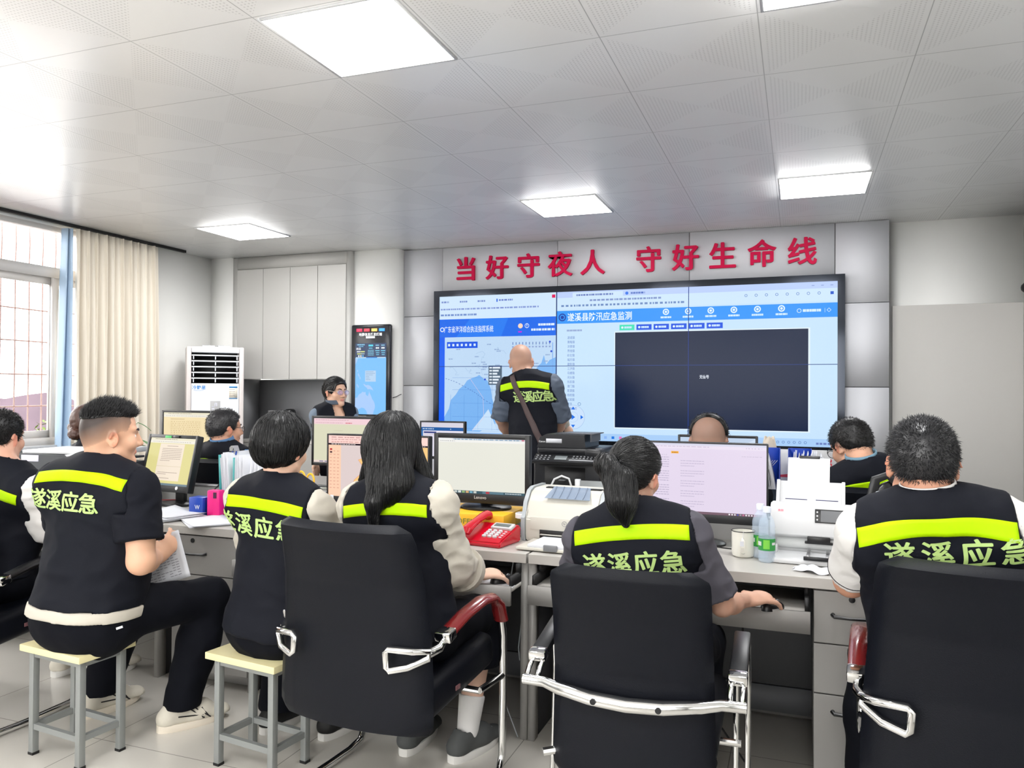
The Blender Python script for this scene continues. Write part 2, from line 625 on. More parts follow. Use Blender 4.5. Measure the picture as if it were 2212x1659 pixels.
# security bars outside
b = MB()
yy = WY0 - 0.1
while yy < WY1 + 0.1:
    b.tube([(XL - 0.33, yy, WZ0 - 0.05), (XL - 0.33, yy, WZ1 + 0.1)], 0.006, 6)
    yy += 0.125
for zz in (1.02, 1.28, 1.55, 1.83, 2.10, 2.45):
    b.tube([(XL - 0.33, WY0 - 0.15, zz), (XL - 0.33, WY1 + 0.15, zz)], 0.006, 6)
for yy2 in (WY0 - 0.1, (WY0 + WY1) / 2, WY1 + 0.1):
    for zz in (1.02, 2.45):
        b.tube([(XL - 0.33, yy2, zz), (XL - 0.19, yy2, zz)], 0.008, 6)
tag(b.build('security_grille', mat('grille_paint', (168, 138, 132), 0.5)), 'pale pink steel bar grille outside the left window', 'window grille')
# what stands outside: a garden wall, a lower building and shrubs
M_brickw = mat('garden_wall', (96, 82, 92), 0.9, noise=0.3, nscale=3)
b = MB(); b.box((XL - 6.0, 9.0, 0.55), (0.25, 22, 1.85))
tag(b.build('garden_wall', M_brickw), 'weathered mauve garden wall far outside the window', 'garden wall')
b = MB(); b.box((XL - 5, 9.0, -0.45), (12, 26, 0.1))
struct(b.build('yard_ground', mat('yard', (96, 92, 84), 0.9, noise=0.1)))
M_leaf = mat('shrub_leaves', (84, 102, 34), 0.6, noise=0.2, nscale=8)  # one leaf green with random variation
def leafbush(name, label, c, rx, rz, n, seed, m, leaf=0.07):
    r = random.Random(seed)
    o = thing(name, label, 'shrub', (c[0], c[1], -0.4))
    b = MB()
    for i in range(n):
        th, ph = r.uniform(0, 2 * PI), math.acos(r.uniform(-1, 1))
        q = r.uniform(0.6, 1.0)
        p = Vector((rx * q * math.sin(ph) * math.cos(th), rx * q * math.sin(ph) * math.sin(th), c[2] + 0.4 + rz * q * math.cos(ph)))
        a = Vector((r.uniform(-1, 1), r.uniform(-1, 1), r.uniform(-0.6, 1))).normalized()
        w = a.cross(Vector((0, 0, 1))).normalized()
        L = leaf * r.uniform(0.7, 1.3)
        b.raw([p, p + a * L * 0.5 + w * L * 0.25 + Vector((0, 0, L * 0.05)), p + a * L, p + a * L * 0.5 - w * L * 0.25], [(0, 1, 2, 3)])
    b.build('foliage', m, o, smooth_angle=0)
    b = MB()
    for i in range(5):
        th = i * 1.26
        b.tube([(0, 0, 0), (rx * 0.3 * math.cos(th), rx * 0.3 * math.sin(th), c[2]), (rx * 0.6 * math.cos(th), rx * 0.6 * math.sin(th), c[2] + 0.4 + rz * 0.4)], 0.012, 6)
    b.build('stem', mat('twig', (110, 90, 60), 0.8), o)
leafbush('garden_shrub', 'bright green shrub outside the window, left of the window stile', (XL - 1.6, 5.0, 0.75), 0.42, 0.5, 420, 3, M_leaf)
leafbush('garden_shrub', 'yellow-green shrub outside the window, close to the curtain', (XL - 1.7, 6.3, 0.8), 0.4, 0.45, 380, 5, M_leaf)

# curtain track and the gathered curtain
b = MB(); b.box((XL + 0.12, 4.1, ZC - 0.0125), (0.03, 4.2, 0.024))
tag(b.build('curtain_track', M_blackm), 'dark curtain track under the ceiling along the window wall', 'curtain track')
cur = thing('curtain', 'beige floor-length curtain gathered beside the window', 'curtain', (XL + 0.12, 5.45, 0.0))
CY0, CY1 = 4.93, 5.87
def curt(u, v):
    z = 0.06 + (ZC - 0.03 - 0.06) * v
    pin = 0.55 + 0.45 * (1 - v) ** 0.5
    ph = u * 2 * PI * 10
    amp = 0.05 * pin * (0.75 + 0.25 * math.sin(u * 23.0))
    wob = 0.25 * math.sin(ph * 0.5 + 2.0 * (1 - v)) + 0.3 * math.sin(u * 17 + 1.3)
    y = (CY0 + (CY1 - CY0) * (u * (0.965 + 0.05 * (1 - v)))) - 5.45 + 0.012 * math.sin(ph * 1.0 + 1.0)
    x = amp * math.sin(ph + wob) + 0.012 * math.sin(2 * ph + 3 * v)
    return Vector((x, y, z))
b = MB(); b.grid(curt, 260, 26)
b.build('curtain_panel', mat('beige_cloth', (238, 230, 216), 0.85, bump=0.15, bscale=500, sheen=0.2), cur, smooth_angle=0, solid=0.004)
def lining(u, v):
    z = 0.06 + (ZC - 0.035 - 0.06) * v
    return Vector((-0.015 + 0.04 * math.sin(u * 9 + 2 * v) * (1 - 0.4 * v) - 0.05 * u, CY0 - 5.45 - 0.025 - 0.09 * u * (1.25 - v * 0.9), z))
b = MB(); b.grid(lining, 20, 22)
b.build('curtain_lining', mat('blue_lining', (170, 196, 222), 0.35, sheen=0.3), cur, smooth_angle=0, solid=0.003)

# ceiling light panels
M_panel = emis('light_panel', (255, 255, 255), PANEL_POWER)
def ceiling_panel(ix, iy, label):
    x = TX + (ix + 0.5) * TS
    y = TY + (iy + 0.5) * TS - (0.045 if iy > 3 else 0)
    o = thing('ceiling_light', label, 'ceiling light', (x, y, ZC), 0, 'square ceiling light panels')
    b = MB()
    w = TS * 0.5 - 0.012
    for s in (-1, 1):
        b.box((s * (w - 0.006), 0, -0.004), (0.012, 2 * w, 0.008)); b.box((0, s * (w - 0.006), -0.004), (2 * w - 0.024, 0.012, 0.008))
    b.build('frame', M_white, o, smooth_angle=0)
    b = MB(); b.raw([(-w + .012, -w + .012, -.0078), (w - .012, -w + .012, -.0078), (w - .012, w - .012, -.0078), (-w + .012, w - .012, -.0078)], [(3, 2, 1, 0)])
    b.build('diffuser', M_panel, o, smooth_angle=0)
ceiling_panel(-3, 0, 'large square ceiling light panel nearest the camera, top of the view')
ceiling_panel(0, 0, 'square ceiling light panel cut off by the top edge of the view')
ceiling_panel(-8, 5, 'square ceiling light panel near the curtain and cabinet')
ceiling_panel(-3, 5, 'square ceiling light panel above the bald standing man')
ceiling_panel(0, 5, 'square ceiling light panel in front of the right end of the red slogan')
ceiling_panel(-8, 0, 'square ceiling light panel by the window, outside the view')
for ix in (-8, -3, 0):  # unseen row at the same spacing, added for fill on people's backs
    ceiling_panel(ix, -5, 'unseen square ceiling light panel added for fill behind the camera')

# ------------------------------------------------------------------ front wall fittings
# grey cladding panels around the video wall, one board per piece
M_clad = mat('grey_cladding', (206, 207, 212), 0.62, spec=0.3, noise=0.01, nscale=5)
M_cladg = mat('cladding_gap', (60, 62, 66), 0.6)
PY = 6.89
xs = [-3.70, -3.275, -2.10, -0.90, 0.275, 0.68]
zs = [0.02, 0.80, 1.476, 2.16, ZC - 0.002]
b = MB()
b.box(((xs[0] + xs[-1]) / 2, PY + 0.10, ZC / 2), (xs[-1] - xs[0], 0.16, ZC - 0.004), mi=1)
for i in range(5):
    if i in (0, 4):
        rows = list(zip(zs, zs[1:]))
    else:
        rows = [(0.02, 0.80), (0.80, 0.928), (2.395, ZC - 0.002)]
    for z0, z1 in rows:
        if i in (0, 4) and z1 > 2.2:
            pass
        b.box(((xs[i] + xs[i + 1]) / 2, PY + 0.01, (z0 + z1) / 2), (xs[i + 1] - xs[i] - 0.006, 0.02, z1 - z0 - 0.006), mi=0)
struct(b.build('wall_cladding', [M_clad, M_cladg], smooth_angle=0))

# slogan: raised red characters, one object each
M_redletter = mat('red_acrylic', (196, 4, 66), 0.55, spec=0.15)
SL = [('当', 1008, 'leftmost'), ('好', 1075, ''), ('守', 1143, ''), ('夜', 1211, ''), ('人', 1281, ''), ('守', 1402, ''), ('好', 1481, ''), ('生', 1561, ''), ('命', 1646, ''), ('线', 1733, 'rightmost')]
LB = ['red wall character first in the slogan, far left', 'red wall character second in the slogan', 'red wall character third in the slogan, two before the gap-side person sign', 'red wall character fourth in the slogan',
      'red two-stroke wall character just before the gap in the slogan', 'red wall character just after the gap in the slogan', 'red wall character second after the gap in the slogan', 'red wall character third after the gap in the slogan',
      'red roof-topped wall character, next to last in the slogan', 'red wall character last in the slogan, far right']
LB[2] = 'red wall character third in the slogan, over the bald standing man'
for (ch, u, _), lb in zip(SL, LB):
    p = at(u, 555, PY)
    V, Fc, w, h = bold_glyphs(ch, 0.02, 0.012 / 0.235)
    b = MB()
    s = 0.235
    b.raw([(x * s, -z * s - 0.0125, y * s * 1.02) for x, y, z in V], Fc)
    o = b.build('wall_character', M_redletter, None, smooth_angle=0)
    o.location = (p.x, PY, 2.604)
    tag(o, lb, 'wall lettering', 'red slogan characters')

# grey flush door at the right end of the front wall
b = MB(); b.box((1.172, YF - 0.02, 1.07), (0.92, 0.038, 2.14), bev=0.003)
d = struct(b.build('door_1', mat('grey_door', (196, 194, 190), 0.45, noise=0.01), smooth_angle=20))
# dome camera on the right wall
dome = thing('dome_camera', 'white dome camera on the right wall above the grey door', 'camera', (XR, 6.75, 2.22))
b = MB(); b.lathe([(0.001, 0), (0.055, 0), (0.06, 0.02), (0.055, 0.05), (0.001, 0.055)], m=mx((0, 0, 0), 0, 0, -PI / 2))
b.build('housing', M_white, dome)
b = MB(); b.lathe([(0.038, 0.05), (0.035, 0.07), (0.02, 0.085), (0.001, 0.09)], m=mx((0, 0, 0), 0, 0, -PI / 2))
b.build('lens_cover', M_black, dome)

# ------------------------------------------------------------------ video wall
SX0, SX1, SZ0, SZ1 = -3.273, 0.292, 0.985, 2.336
vw = thing('video_wall', 'large wall-mounted screen of six panels with glossy black bezel', 'video wall', ((SX0 + SX1) / 2, PY, (SZ0 + SZ1) / 2))
M_gloss = mat('glossy_black_metal', (46, 50, 58), 0.1, 0.75)
SWW, SHH = SX1 - SX0, SZ1 - SZ0
def bar(poly):
    b = MB(); b.prism(poly, -0.075, 0.0); return b
bw = 0.056
X, Z = SWW / 2, SHH / 2
b = bar([(-X - bw, Z + bw), (X + bw, Z + bw), (X, Z), (-X, Z)]); b.prism([(-X - bw, -Z - bw), (-X, -Z), (X, -Z), (X + bw, -Z - bw)], -0.075, 0)
b.prism([(-X - bw, -Z - bw), (-X - bw, Z + bw), (-X, Z), (-X, -Z)], -0.075, 0); b.prism([(X + bw, -Z - bw), (X, -Z), (X, Z), (X + bw, Z + bw)], -0.075, 0)
b.build('bezel', M_gloss, vw, smooth_angle=20)
S = Screen(SWW, SHH, 0.0006)
WB, BAR, SKY = (214, 232, 250), (52, 150, 246), (188, 220, 246)
# right browser window
S.rect(0.333, 0, 1, 1, (196, 224, 248), 0)
S.rect(0.333, 0.0, 1, 0.04, (186, 206, 248), 1)
S.rect(0.375, 0.008, 0.505, 0.04, (206, 228, 250), 2)
S.scribble(0.385, 0.025, 0.48, 14, 0.012, (110, 130, 190), 3, seed=3); S.scribble(0.525, 0.024, 0.56, 6, 0.012, (80, 110, 190), 3, seed=4)
S.disc(0.515, 0.024, 0.004, (60, 120, 230), 3)
S.rect(0.333, 0.04, 1, 0.118, (204, 228, 250), 1)
S.scribble(0.42, 0.062, 0.60, 22, 0.012, (130, 150, 200), 3, seed=5)
S.scribble(0.345, 0.095, 0.66, 34, 0.013, (110, 140, 190), 3, gap=0.4, seed=6)
for i in range(8):
    S.ring(0.80 + i * 0.023, 0.068, 0.0035, 0.0012, (110, 140, 200), 3, n=10)
S.rect(0.985, 0.06, 0.992, 0.078, (40, 90, 200), 3)
for i in range(3):
    S.rect(0.945 + 0.02 * i, 0.02, 0.951 + 0.02 * i, 0.023, (110, 130, 190), 3)
S.rect(0.333, 0.128, 1, 0.215, BAR, 2)
S.ring(0.348, 0.172, 0.010, 0.003, (20, 60, 160), 4); S.disc(0.348, 0.172, 0.0045, (20, 60, 160), 4)
S.text('遂溪县防汛应急监测', 0.362, 0.172, 0.052, (236, 248, 255), 4, bold=0.012, wide=0.83)
for i in range(6):
    uu = 0.612 + i * 0.0535
    S.ring(uu, 0.155, 0.0078, 0.0028, (226, 242, 255), 4, n=14); S.disc(uu, 0.155, 0.003, (226, 242, 255), 4)
    S.scribble(uu - 0.013, 0.19, uu + 0.013, 4, 0.012, (206, 232, 252), 4, gap=0.1, seed=i)
S.ring(0.918, 0.172, 0.005, 0.0012, (220, 240, 255), 4); S.scribble(0.926, 0.172, 0.965, 5, 0.016, (210, 234, 252), 4, gap=0.1, seed=9); S.rect(0.973, 0.16, 0.9738, 0.186, (200, 230, 250), 4); S.ring(0.982, 0.172, 0.005, 0.0012, (220, 240, 255), 4, n=4)
S.scribble(0.36, 0.262, 0.40, 5, 0.012, (150, 170, 210), 3, gap=0.1, seed=11)
names = ['遂城镇', '黄略镇', '洋青镇', '界炮镇', '岭北镇', '城月镇', '建新镇', '江洪镇', '乌塘镇', '河头镇', '乐民镇', '港门镇', '草潭镇', '杨柑镇', '北坡镇', '农场', '广前公司']
for i, nm in enumerate(names):
    S.text(nm, 0.362, 0.31 + i * 0.0298, 0.019, (92, 122, 190), 3, wide=0.8)
for i in range(6):
    uu = 0.497 + i * 0.0425
    S.rect(uu, 0.232, uu + 0.0375, 0.268, (60, 222, 180) if i == 0 else (16, 82, 222), 3)
    S.disc(uu + 0.007, 0.25, 0.003, (225, 240, 255), 4, n=8); S.scribble(uu + 0.012, 0.25, uu + 0.031, 4, 0.013, (200, 226, 255), 4, gap=0.1, seed=i + 20)
S.rect(0.484, 0.276, 0.942, 0.915, (226, 240, 252), 2)
S.rect(0.486, 0.282, 0.938, 0.908, (12, 30, 62), 3)
S.text('无信号', 0.704, 0.575, 0.022, (225, 232, 245), 5, 'c', bold=0.02, wide=0.8)
# pan control
S.ring(0.378, 0.845, 0.031, 0.0012, (168, 196, 234), 3, n=36); S.disc(0.378, 0.845, 0.0305, (202, 224, 248), 2, n=36); S.ring(0.378, 0.845, 0.0135, 0.0008, (176, 202, 238), 4)
for a in range(4):
    c, s = math.cos(a * PI / 2), math.sin(a * PI / 2)
    asp = SWW / SHH
    tri = [(0.027, 0), (0.0195, 0.0055), (0.0195, -0.0055)]
    S.poly([(0.378 + (x * c - y * s), 0.845 - (x * s + y * c) * asp) for x, y in tri], (30, 110, 226), 4)
S.poly([(0.3835, 0.845), (0.374, 0.827), (0.374, 0.863)], (30, 110, 226), 5)
for uu in (0.362, 0.394):
    S.ring(uu, 0.757, 0.0042, 0.001, (90, 130, 190), 3)
S.rect(0.333, 0.952, 1, 1, (168, 204, 244), 2)
cols = [(60, 80, 160), (140, 180, 240), (40, 120, 220), (220, 120, 190), (40, 120, 210), (40, 130, 220)]
for i in range(6):
    S.rect(0.44 + i * 0.019, 0.968, 0.447 + i * 0.019, 0.985, cols[i], 3)
S.rect(0.405, 0.966, 0.43, 0.987, (196, 222, 248), 3)
for i in range(6):
    S.ring(0.872 + i * 0.012, 0.976, 0.0032, 0.001, (90, 120, 180), 3, n=8)
S.scribble(0.955, 0.98, 0.99, 5, 0.012, (110, 130, 190), 3, seed=33)
# left browser window: a sea chart
S.rect(0, 0, 0.331, 1, (206, 228, 248), 1)
for i, uu in enumerate((0.006, 0.06, 0.112)):
    S.scribble(uu, 0.04, uu + 0.022, 3, 0.012, (120, 140, 200), 3, seed=i + 40)
S.rect(0.166, 0.028, 0.1695, 0.05, (30, 100, 220), 3); S.scribble(0.173, 0.038, 0.212, 5, 0.012, (110, 130, 200), 3, seed=44)
S.rect(0.32, 0.014, 0.329, 0.036, (220, 20, 90), 3)
S.scribble(0.004, 0.092, 0.284, 30, 0.011, (130, 150, 210), 3, seed=45)
S.scribble(0.004, 0.133, 0.11, 12, 0.013, (110, 140, 200), 3, seed=46)
S.rect(0, 0.163, 0.331, 0.292, (22, 104, 232), 2)
S.poly([(0.09, 0.163), (0.2, 0.163), (0.18, 0.292), (0.05, 0.292)], (36, 122, 240), 3)
S.ring(0.0085, 0.236, 0.0062, 0.002, (240, 248, 255), 4)
S.text('广东省海洋综合执法指挥系统', 0.0145, 0.236, 0.044, (232, 244, 255), 5, bold=0.006, wide=0.585)
S.disc(0.234, 0.222, 0.0066, (250, 214, 190), 5); S.ring(0.252, 0.222, 0.006, 0.0012, (235, 245, 255), 5); S.rect(0.2513, 0.205, 0.2527, 0.226, (235, 245, 255), 5); S.rect(0.2513, 0.231, 0.2527, 0.238, (235, 245, 255), 5)
S.scribble(0.283, 0.216, 0.328, 6, 0.015, (220, 236, 255), 5, gap=0.15, seed=50); S.scribble(0.264, 0.25, 0.328, 8, 0.015, (220, 236, 255), 5, gap=0.2, seed=51)
S.rect(0.228, 0.258, 0.238, 0.268, (190, 30, 220), 5)
S.rect(0, 0.292, 0.0165, 1, (14, 92, 236), 3)
S.rect(0.0165, 0.292, 0.331, 0.96, (188, 214, 240), 2)
sea = [(0.0165, 0.93), (0.0165, 0.86), (0.03, 0.80), (0.035, 0.74), (0.05, 0.70), (0.06, 0.66), (0.075, 0.63), (0.083, 0.60), (0.095, 0.585), (0.112, 0.57), (0.118, 0.56), (0.13, 0.585), (0.142, 0.60), (0.152, 0.66), (0.155, 0.72), (0.162, 0.78), (0.16, 0.85), (0.166, 0.90), (0.12, 0.96), (0.0165, 0.96)]
S.poly(sea[::-1][::-1], (122, 178, 238), 3)
S.poly([(0.20, 0.66), (0.215, 0.62), (0.235, 0.60), (0.25, 0.585), (0.262, 0.56), (0.272, 0.545), (0.283, 0.50), (0.292, 0.48), (0.299, 0.425), (0.305, 0.49), (0.314, 0.46), (0.331, 0.44), (0.331, 0.96), (0.22, 0.96), (0.205, 0.85), (0.192, 0.76)], (122, 178, 238), 3)
S.poly([(0.098, 0.95), (0.13, 0.85), (0.145, 0.80), (0.158, 0.87), (0.17, 0.95)], (196, 222, 246), 4)
for i in range(8):
    uu = 0.035 + i * 0.04
    S.line([(uu, 0.70 if i < 3 else 0.58), (uu, 0.95)], 0.0006, (84, 140, 212), 4)
for vv in (0.58, 0.665, 0.76, 0.855, 0.94):
    S.line([(0.04, vv), (0.331, vv)], 0.0006, (84, 140, 212), 4)
S.line([(0.09, 0.58), (0.13, 0.72), (0.132, 0.86), (0.1, 0.955)], 0.0008, (220, 200, 220), 5)
pts = [(0.02, 0.585), (0.05, 0.61), (0.085, 0.655), (0.11, 0.69), (0.13, 0.73), (0.165, 0.78)]
for (a, c), (e, g) in zip(pts, pts[1:]):
    for k in range(4):
        t0, t1 = k / 4, k / 4 + 0.12
        S.line([(a + (e - a) * t0, c + (g - c) * t0), (a + (e - a) * t1, c + (g - c) * t1)], 0.0012, (60, 90, 170), 5)
r_ = random.Random(5)
for i in range(7):
    x0, y0 = r_.uniform(0.02, 0.3), r_.uniform(0.31, 0.52)
    pl = [(x0, y0)]
    for k in range(8):
        pl.append((min(max(pl[-1][0] + r_.uniform(-0.005, 0.012), 0.018), 0.33), min(max(pl[-1][1] + r_.uniform(-0.01, 0.025), 0.3), 0.56)))
    S.line(pl, 0.0006, (150, 180, 215), 4)
for i in range(26):
    x0, y0 = r_.uniform(0.025, 0.31), r_.uniform(0.31, 0.56)
    S.scribble(x0, y0, x0 + 0.012, 3, 0.008, (140, 165, 205), 4, seed=i + 60)
for (uu, vv) in ((0.135, 0.592), (0.29, 0.555), (0.18, 0.685), (0.172, 0.74), (0.315, 0.335), (0.319, 0.40)):
    S.disc(uu, vv, 0.0028, (30, 70, 200), 6, n=10)
S.rect(0.023, 0.325, 0.113, 0.37, (16, 84, 224), 5)
for i in range(7):
    S.rect(0.0265 + i * 0.0125, 0.339, 0.0325 + i * 0.0125, 0.356, (214, 232, 255), 6)
for i in range(12):
    S.rect(0.212 + i * 0.0092, 0.334, 0.2145 + i * 0.0092, 0.352, (110, 136, 190), 5); S.rect(0.211 + i * 0.0092, 0.362, 0.216 + i * 0.0092, 0.372, (140, 160, 205), 5)
S.rect(0.3215, 0.34, 0.3235, 0.54, (120, 170, 235), 5)
S.rect(0.145, 0.495, 0.183, 0.63, (80, 100, 120), 6)
for i in range(6):
    S.rect(0.1475, 0.505 + i * 0.021, 0.155, 0.515 + i * 0.021, (225, 235, 245), 7); S.rect(0.157, 0.504 + i * 0.021, 0.178 - 0.004 * (i % 3), 0.516 + i * 0.021, (225, 235, 245), 7)
S.rect(0, 0.965, 0.331, 1, (150, 190, 240), 2)
# panel seams of the six units
for uu in (1 / 3, 2 / 3):
    S.rect(uu - 0.0009, 0, uu + 0.0009, 1, (30, 56, 130), 9)
S.rect(0, 0.4985, 1, 0.5025, (34, 60, 126), 9)
S.build('screen', vw, (0, -0.062, 0), SS)
b = MB(); b.box((0, -0.03, 0), (SWW, 0.06, SHH)); b.build('panel_body', M_blackm, vw, smooth_angle=0)

# ------------------------------------------------------------------ built-in cabinet, left of the column
M_cab = mat('cabinet_grey', (192, 191, 188), 0.42, noise=0.012, nscale=6)
M_cabn = mat('cabinet_niche', (158, 160, 164), 0.5)
CX0, CX1, CYF = -5.66, -4.208, 6.735
cab = thing('wall_cabinet', 'tall grey built-in cabinet with four upper doors and an open niche', 'cabinet', ((CX0 + CX1) / 2, CYF, 0))
cw = CX1 - CX0
NZ0, NZ1 = 0.90, 1.535
DT = 2.70
b = MB()
fw = 0.055
b.box((-cw / 2 + fw / 2, 0.2, ZC / 2), (fw, 0.4, ZC - 0.004)); b.box((cw / 2 - fw / 2, 0.2, ZC / 2), (fw, 0.4, ZC - 0.004))
b.box((0, 0.2, (DT + ZC) / 2), (cw - 2 * fw, 0.4, ZC - DT - 0.004))
b.box((0, 0.385, NZ0 / 2 + NZ1 / 2), (cw - 2 * fw, 0.03, NZ1 - NZ0), mi=1)
b.box((-cw / 2 + fw + 0.004, 0.2, NZ0 / 2 + NZ1 / 2), (0.008, 0.38, NZ1 - NZ0), mi=1)
b.box((0, 0.2, NZ1 + 0.3 + 0.3), (cw - 2 * fw, 0.36, 1.13), mi=0)
b.box((0, 0.2, NZ0 / 2), (cw - 2 * fw, 0.36, NZ0 - 0.03), mi=0)
b.build('carcass', [M_cab, M_cabn], cab, smooth_angle=0)
b = MB(); b.box((0, 0.19, NZ0 - 0.014), (cw - 2 * fw, 0.4, 0.03), bev=0.004)
b.build('niche_counter', M_lamlight, cab)
dw = (cw - 2 * fw) / 4
for i in range(4):
    b = MB(); b.box((-cw / 2 + fw + (i + 0.5) * dw, 0.005, (NZ1 + DT) / 2 - 0.002), (dw - 0.005, 0.022, DT - NZ1 - 0.01), bev=0.002)
    b.build('door', M_cab, cab, smooth_angle=20)
for i in range(4):
    b = MB(); b.box((-cw / 2 + fw + (i + 0.5) * dw, 0.005, 0.47), (dw - 0.005, 0.022, 0.80), bev=0.002)
    b.build('door', M_cab, cab, smooth_angle=20)

# socket in the niche, thermos and small box on its counter
so = thing('wall_socket', 'white wall socket with black plug in the cabinet niche', 'socket', (-5.43, CYF + 0.366, 1.16))
b = MB(); b.box((0, -0.005, 0), (0.086, 0.01, 0.086), bev=0.004); b.build('cover_plate', M_white, so)
b = MB(); b.lathe([(0.02, 0), (0.02, 0.03), (0.012, 0.045), (0.001, 0.046)], m=mx((0.005, -0.011, -0.015), 0, PI / 2)); b.build('plug', M_black, so)
b = MB(); b.tube([(0.005, -0.055, -0.017), (0.004, -0.075, -0.05), (-0.01, -0.08, -0.12), (-0.03, -0.09, -0.17), (0.12, -0.15, -0.215), (0.2, -0.16, -0.242)], 0.005, 6); b.build('power_cord', M_black, so)
th = thing('thermos', 'black and steel thermos flask standing in the cabinet niche', 'thermos', (-5.07, CYF + 0.2, NZ0 + 0.001))
b = MB(); b.lathe([(0.001, 0), (0.062, 0), (0.066, 0.01), (0.066, 0.2), (0.06, 0.215), (0.001, 0.215)]); b.build('flask', M_steel, th)
b = MB(); b.lathe([(0.06, 0.215), (0.066, 0.225), (0.064, 0.28), (0.055, 0.31), (0.04, 0.322), (0.001, 0.325)], n=24); b.box((-0.06, 0, 0.285), (0.05, 0.03, 0.025), bev=0.006); b.build('lid', M_black, th)
b = MB(); b.tube([(0.062, 0, 0.25), (0.11, 0, 0.24), (0.118, 0, 0.15), (0.106, 0, 0.06), (0.064, 0, 0.05)], 0.01, 8); b.build('handle', M_black, th)
tin = thing('tea_box', 'dark box with a red lid on the niche counter', 'box', (-5.28, CYF + 0.17, NZ0 + 0.001))
b = MB(); b.box((0, 0, 0.05), (0.22, 0.16, 0.1), bev=0.006); b.build('box_body', mat('brown_box', (70, 56, 54), 0.5), tin)
b = MB(); b.box((0, 0, 0.112), (0.226, 0.166, 0.024), bev=0.005); b.build('lid', mat('maroon_box', (120, 40, 44), 0.4), tin)

# ------------------------------------------------------------------ floor-standing air conditioner
ac = thing('air_conditioner', 'white floor-standing air conditioner in the corner by the curtain', 'air conditioner', (-5.49, 6.27, 0), 0.78)
aw, ah, ad = 0.53, 1.845, 0.36
b = MB()
b.box((-aw / 2 + 0.0225, 0, ah / 2), (0.045, ad, ah), bev=0.012); b.box((aw / 2 - 0.0225, 0, ah / 2), (0.045, ad, ah), bev=0.012)
b.box((0, ad / 2 - 0.02, ah / 2), (aw - 0.02, 0.03, ah - 0.01)); b.box((0, 0, ah - 0.012), (aw - 0.06, ad - 0.01, 0.02))
b.build('casing', mat('ac_casing', (222, 214, 212), 0.4), ac)
M_acw = mat('ac_white', (236, 239, 244), 0.35)
b = MB(); b.box((0, -ad / 2 + 0.16, ah - 0.03), (aw - 0.092, 0.32, 0.056), bev=0.006); b.build('top_panel', M_acw, ac)
b = MB(); b.box((0, -ad / 2 + 0.10, 0.75), (aw - 0.092, 0.2, 1.47), bev=0.008); b.build('front_panel', M_acw, ac)
b = MB(); b.box((0, 0.05, 1.635), (aw - 0.092, 0.02, 0.31)); b.build('vent_recess', M_blackm, ac, smooth_angle=0)
for i in range(5):
    z = 1.535 + i * 0.056
    b = MB(); b.box((0, -ad / 2 + 0.045, z), (aw - 0.096, 0.075, 0.012), m=None, bev=0.003)
    for k in (-0.2, 0, 0.2):
        b.box((k, -ad / 2 + 0.03, z - 0.02), (0.01, 0.03, 0.04), bev=0.003)
    b.build('louvre', M_acw, ac)
b = MB(); b.box((0.0, -ad / 2 - 0.002, 1.245), (0.092, 0.004, 0.136), bev=0.0015); b.build('display', mat('ac_display', (188, 188, 190), 0.3), ac)
S = Screen(0.08, 0.12, 0.0003); S.rect(0.42, 0.1, 0.5, 0.36, (238, 240, 255)); S.rect(0.62, 0.1, 0.7, 0.36, (238, 240, 255)); S.rect(0.42, 0.1, 0.7, 0.15, (238, 240, 255)); S.rect(0.12, 0.38, 0.36, 0.42, (225, 228, 250)); S.rect(0.1, 0.54, 0.42, 0.6, (238, 240, 255))
S.build('display_digits', ac, (0, -ad / 2 - 0.0045, 1.245), SS)
V, Fc, w, h = glyphs('冷静星', 0.02)
b = MB(); b.raw([(x * 0.042 - 0.15, -ad / 2 - 0.0006, y * 0.04 + 1.445) for x, y, z in V], Fc, mi=0)
b.tube([(-0.2 + 0.0, -ad / 2 - 0.0004, 1.422), (-0.175, -ad / 2 - 0.0004, 1.414), (-0.14, -ad / 2 - 0.0004, 1.413), (-0.1, -ad / 2 - 0.0004, 1.424)], 0.0015, 5)
b.build('lettering', mat('ac_blue', (50, 140, 215), 0.5), ac, smooth_angle=0)
b = MB(); b.box((0.165, -ad / 2 - 0.0008, 1.395), (0.078, 0.0016, 0.125), mi=0); b.box((0.165, -ad / 2 - 0.002, 1.45), (0.076, 0.001, 0.016), mi=1)
for k in range(4):
    b.box((0.155, -ad / 2 - 0.002, 1.425 - 0.02 * k), (0.05, 0.0008, 0.004), mi=2)
b.box((0.165, -ad / 2 - 0.002, 1.338), (0.076, 0.001, 0.007), mi=1)
b.build('energy_label', [mat('label_yellow', (246, 240, 226), 0.6), mat('label_blue', (70, 150, 215), 0.6), mat('label_print', (170, 160, 160), 0.6)], ac, smooth_angle=0)
b = MB()
for r0 in range(2):
    for c0 in range(3):
        b.lathe([(0.009, 0), (0.008, 0.002), (0.001, 0.0022)], n=12, m=mx((-0.03 + 0.03 * c0, -ad / 2, 1.155 - 0.026 * r0), 0, PI / 2))
b.build('button_group', mat('ac_button', (222, 224, 228), 0.4), ac)
rc = thing('remote_control', 'white remote control lying on top of the air conditioner, left one', 'remote control', (-5.54, 6.24, ah + 0.0005), 0.8)
b = MB(); b.box((0, 0, 0.01), (0.12, 0.045, 0.02), bev=0.005); b.build('remote_body', M_white, rc)
b = MB(); b.box((-0.02, 0, 0.0208), (0.04, 0.03, 0.002)); b.build('keypad', M_grey, rc)
rc2 = copy_tree(rc); rc2.location = (-5.43, 6.33, ah + 0.0005); rc2.rotation_euler = (0, 0, 1.0); rc2['label'] = 'white remote control lying on top of the air conditioner, right one'

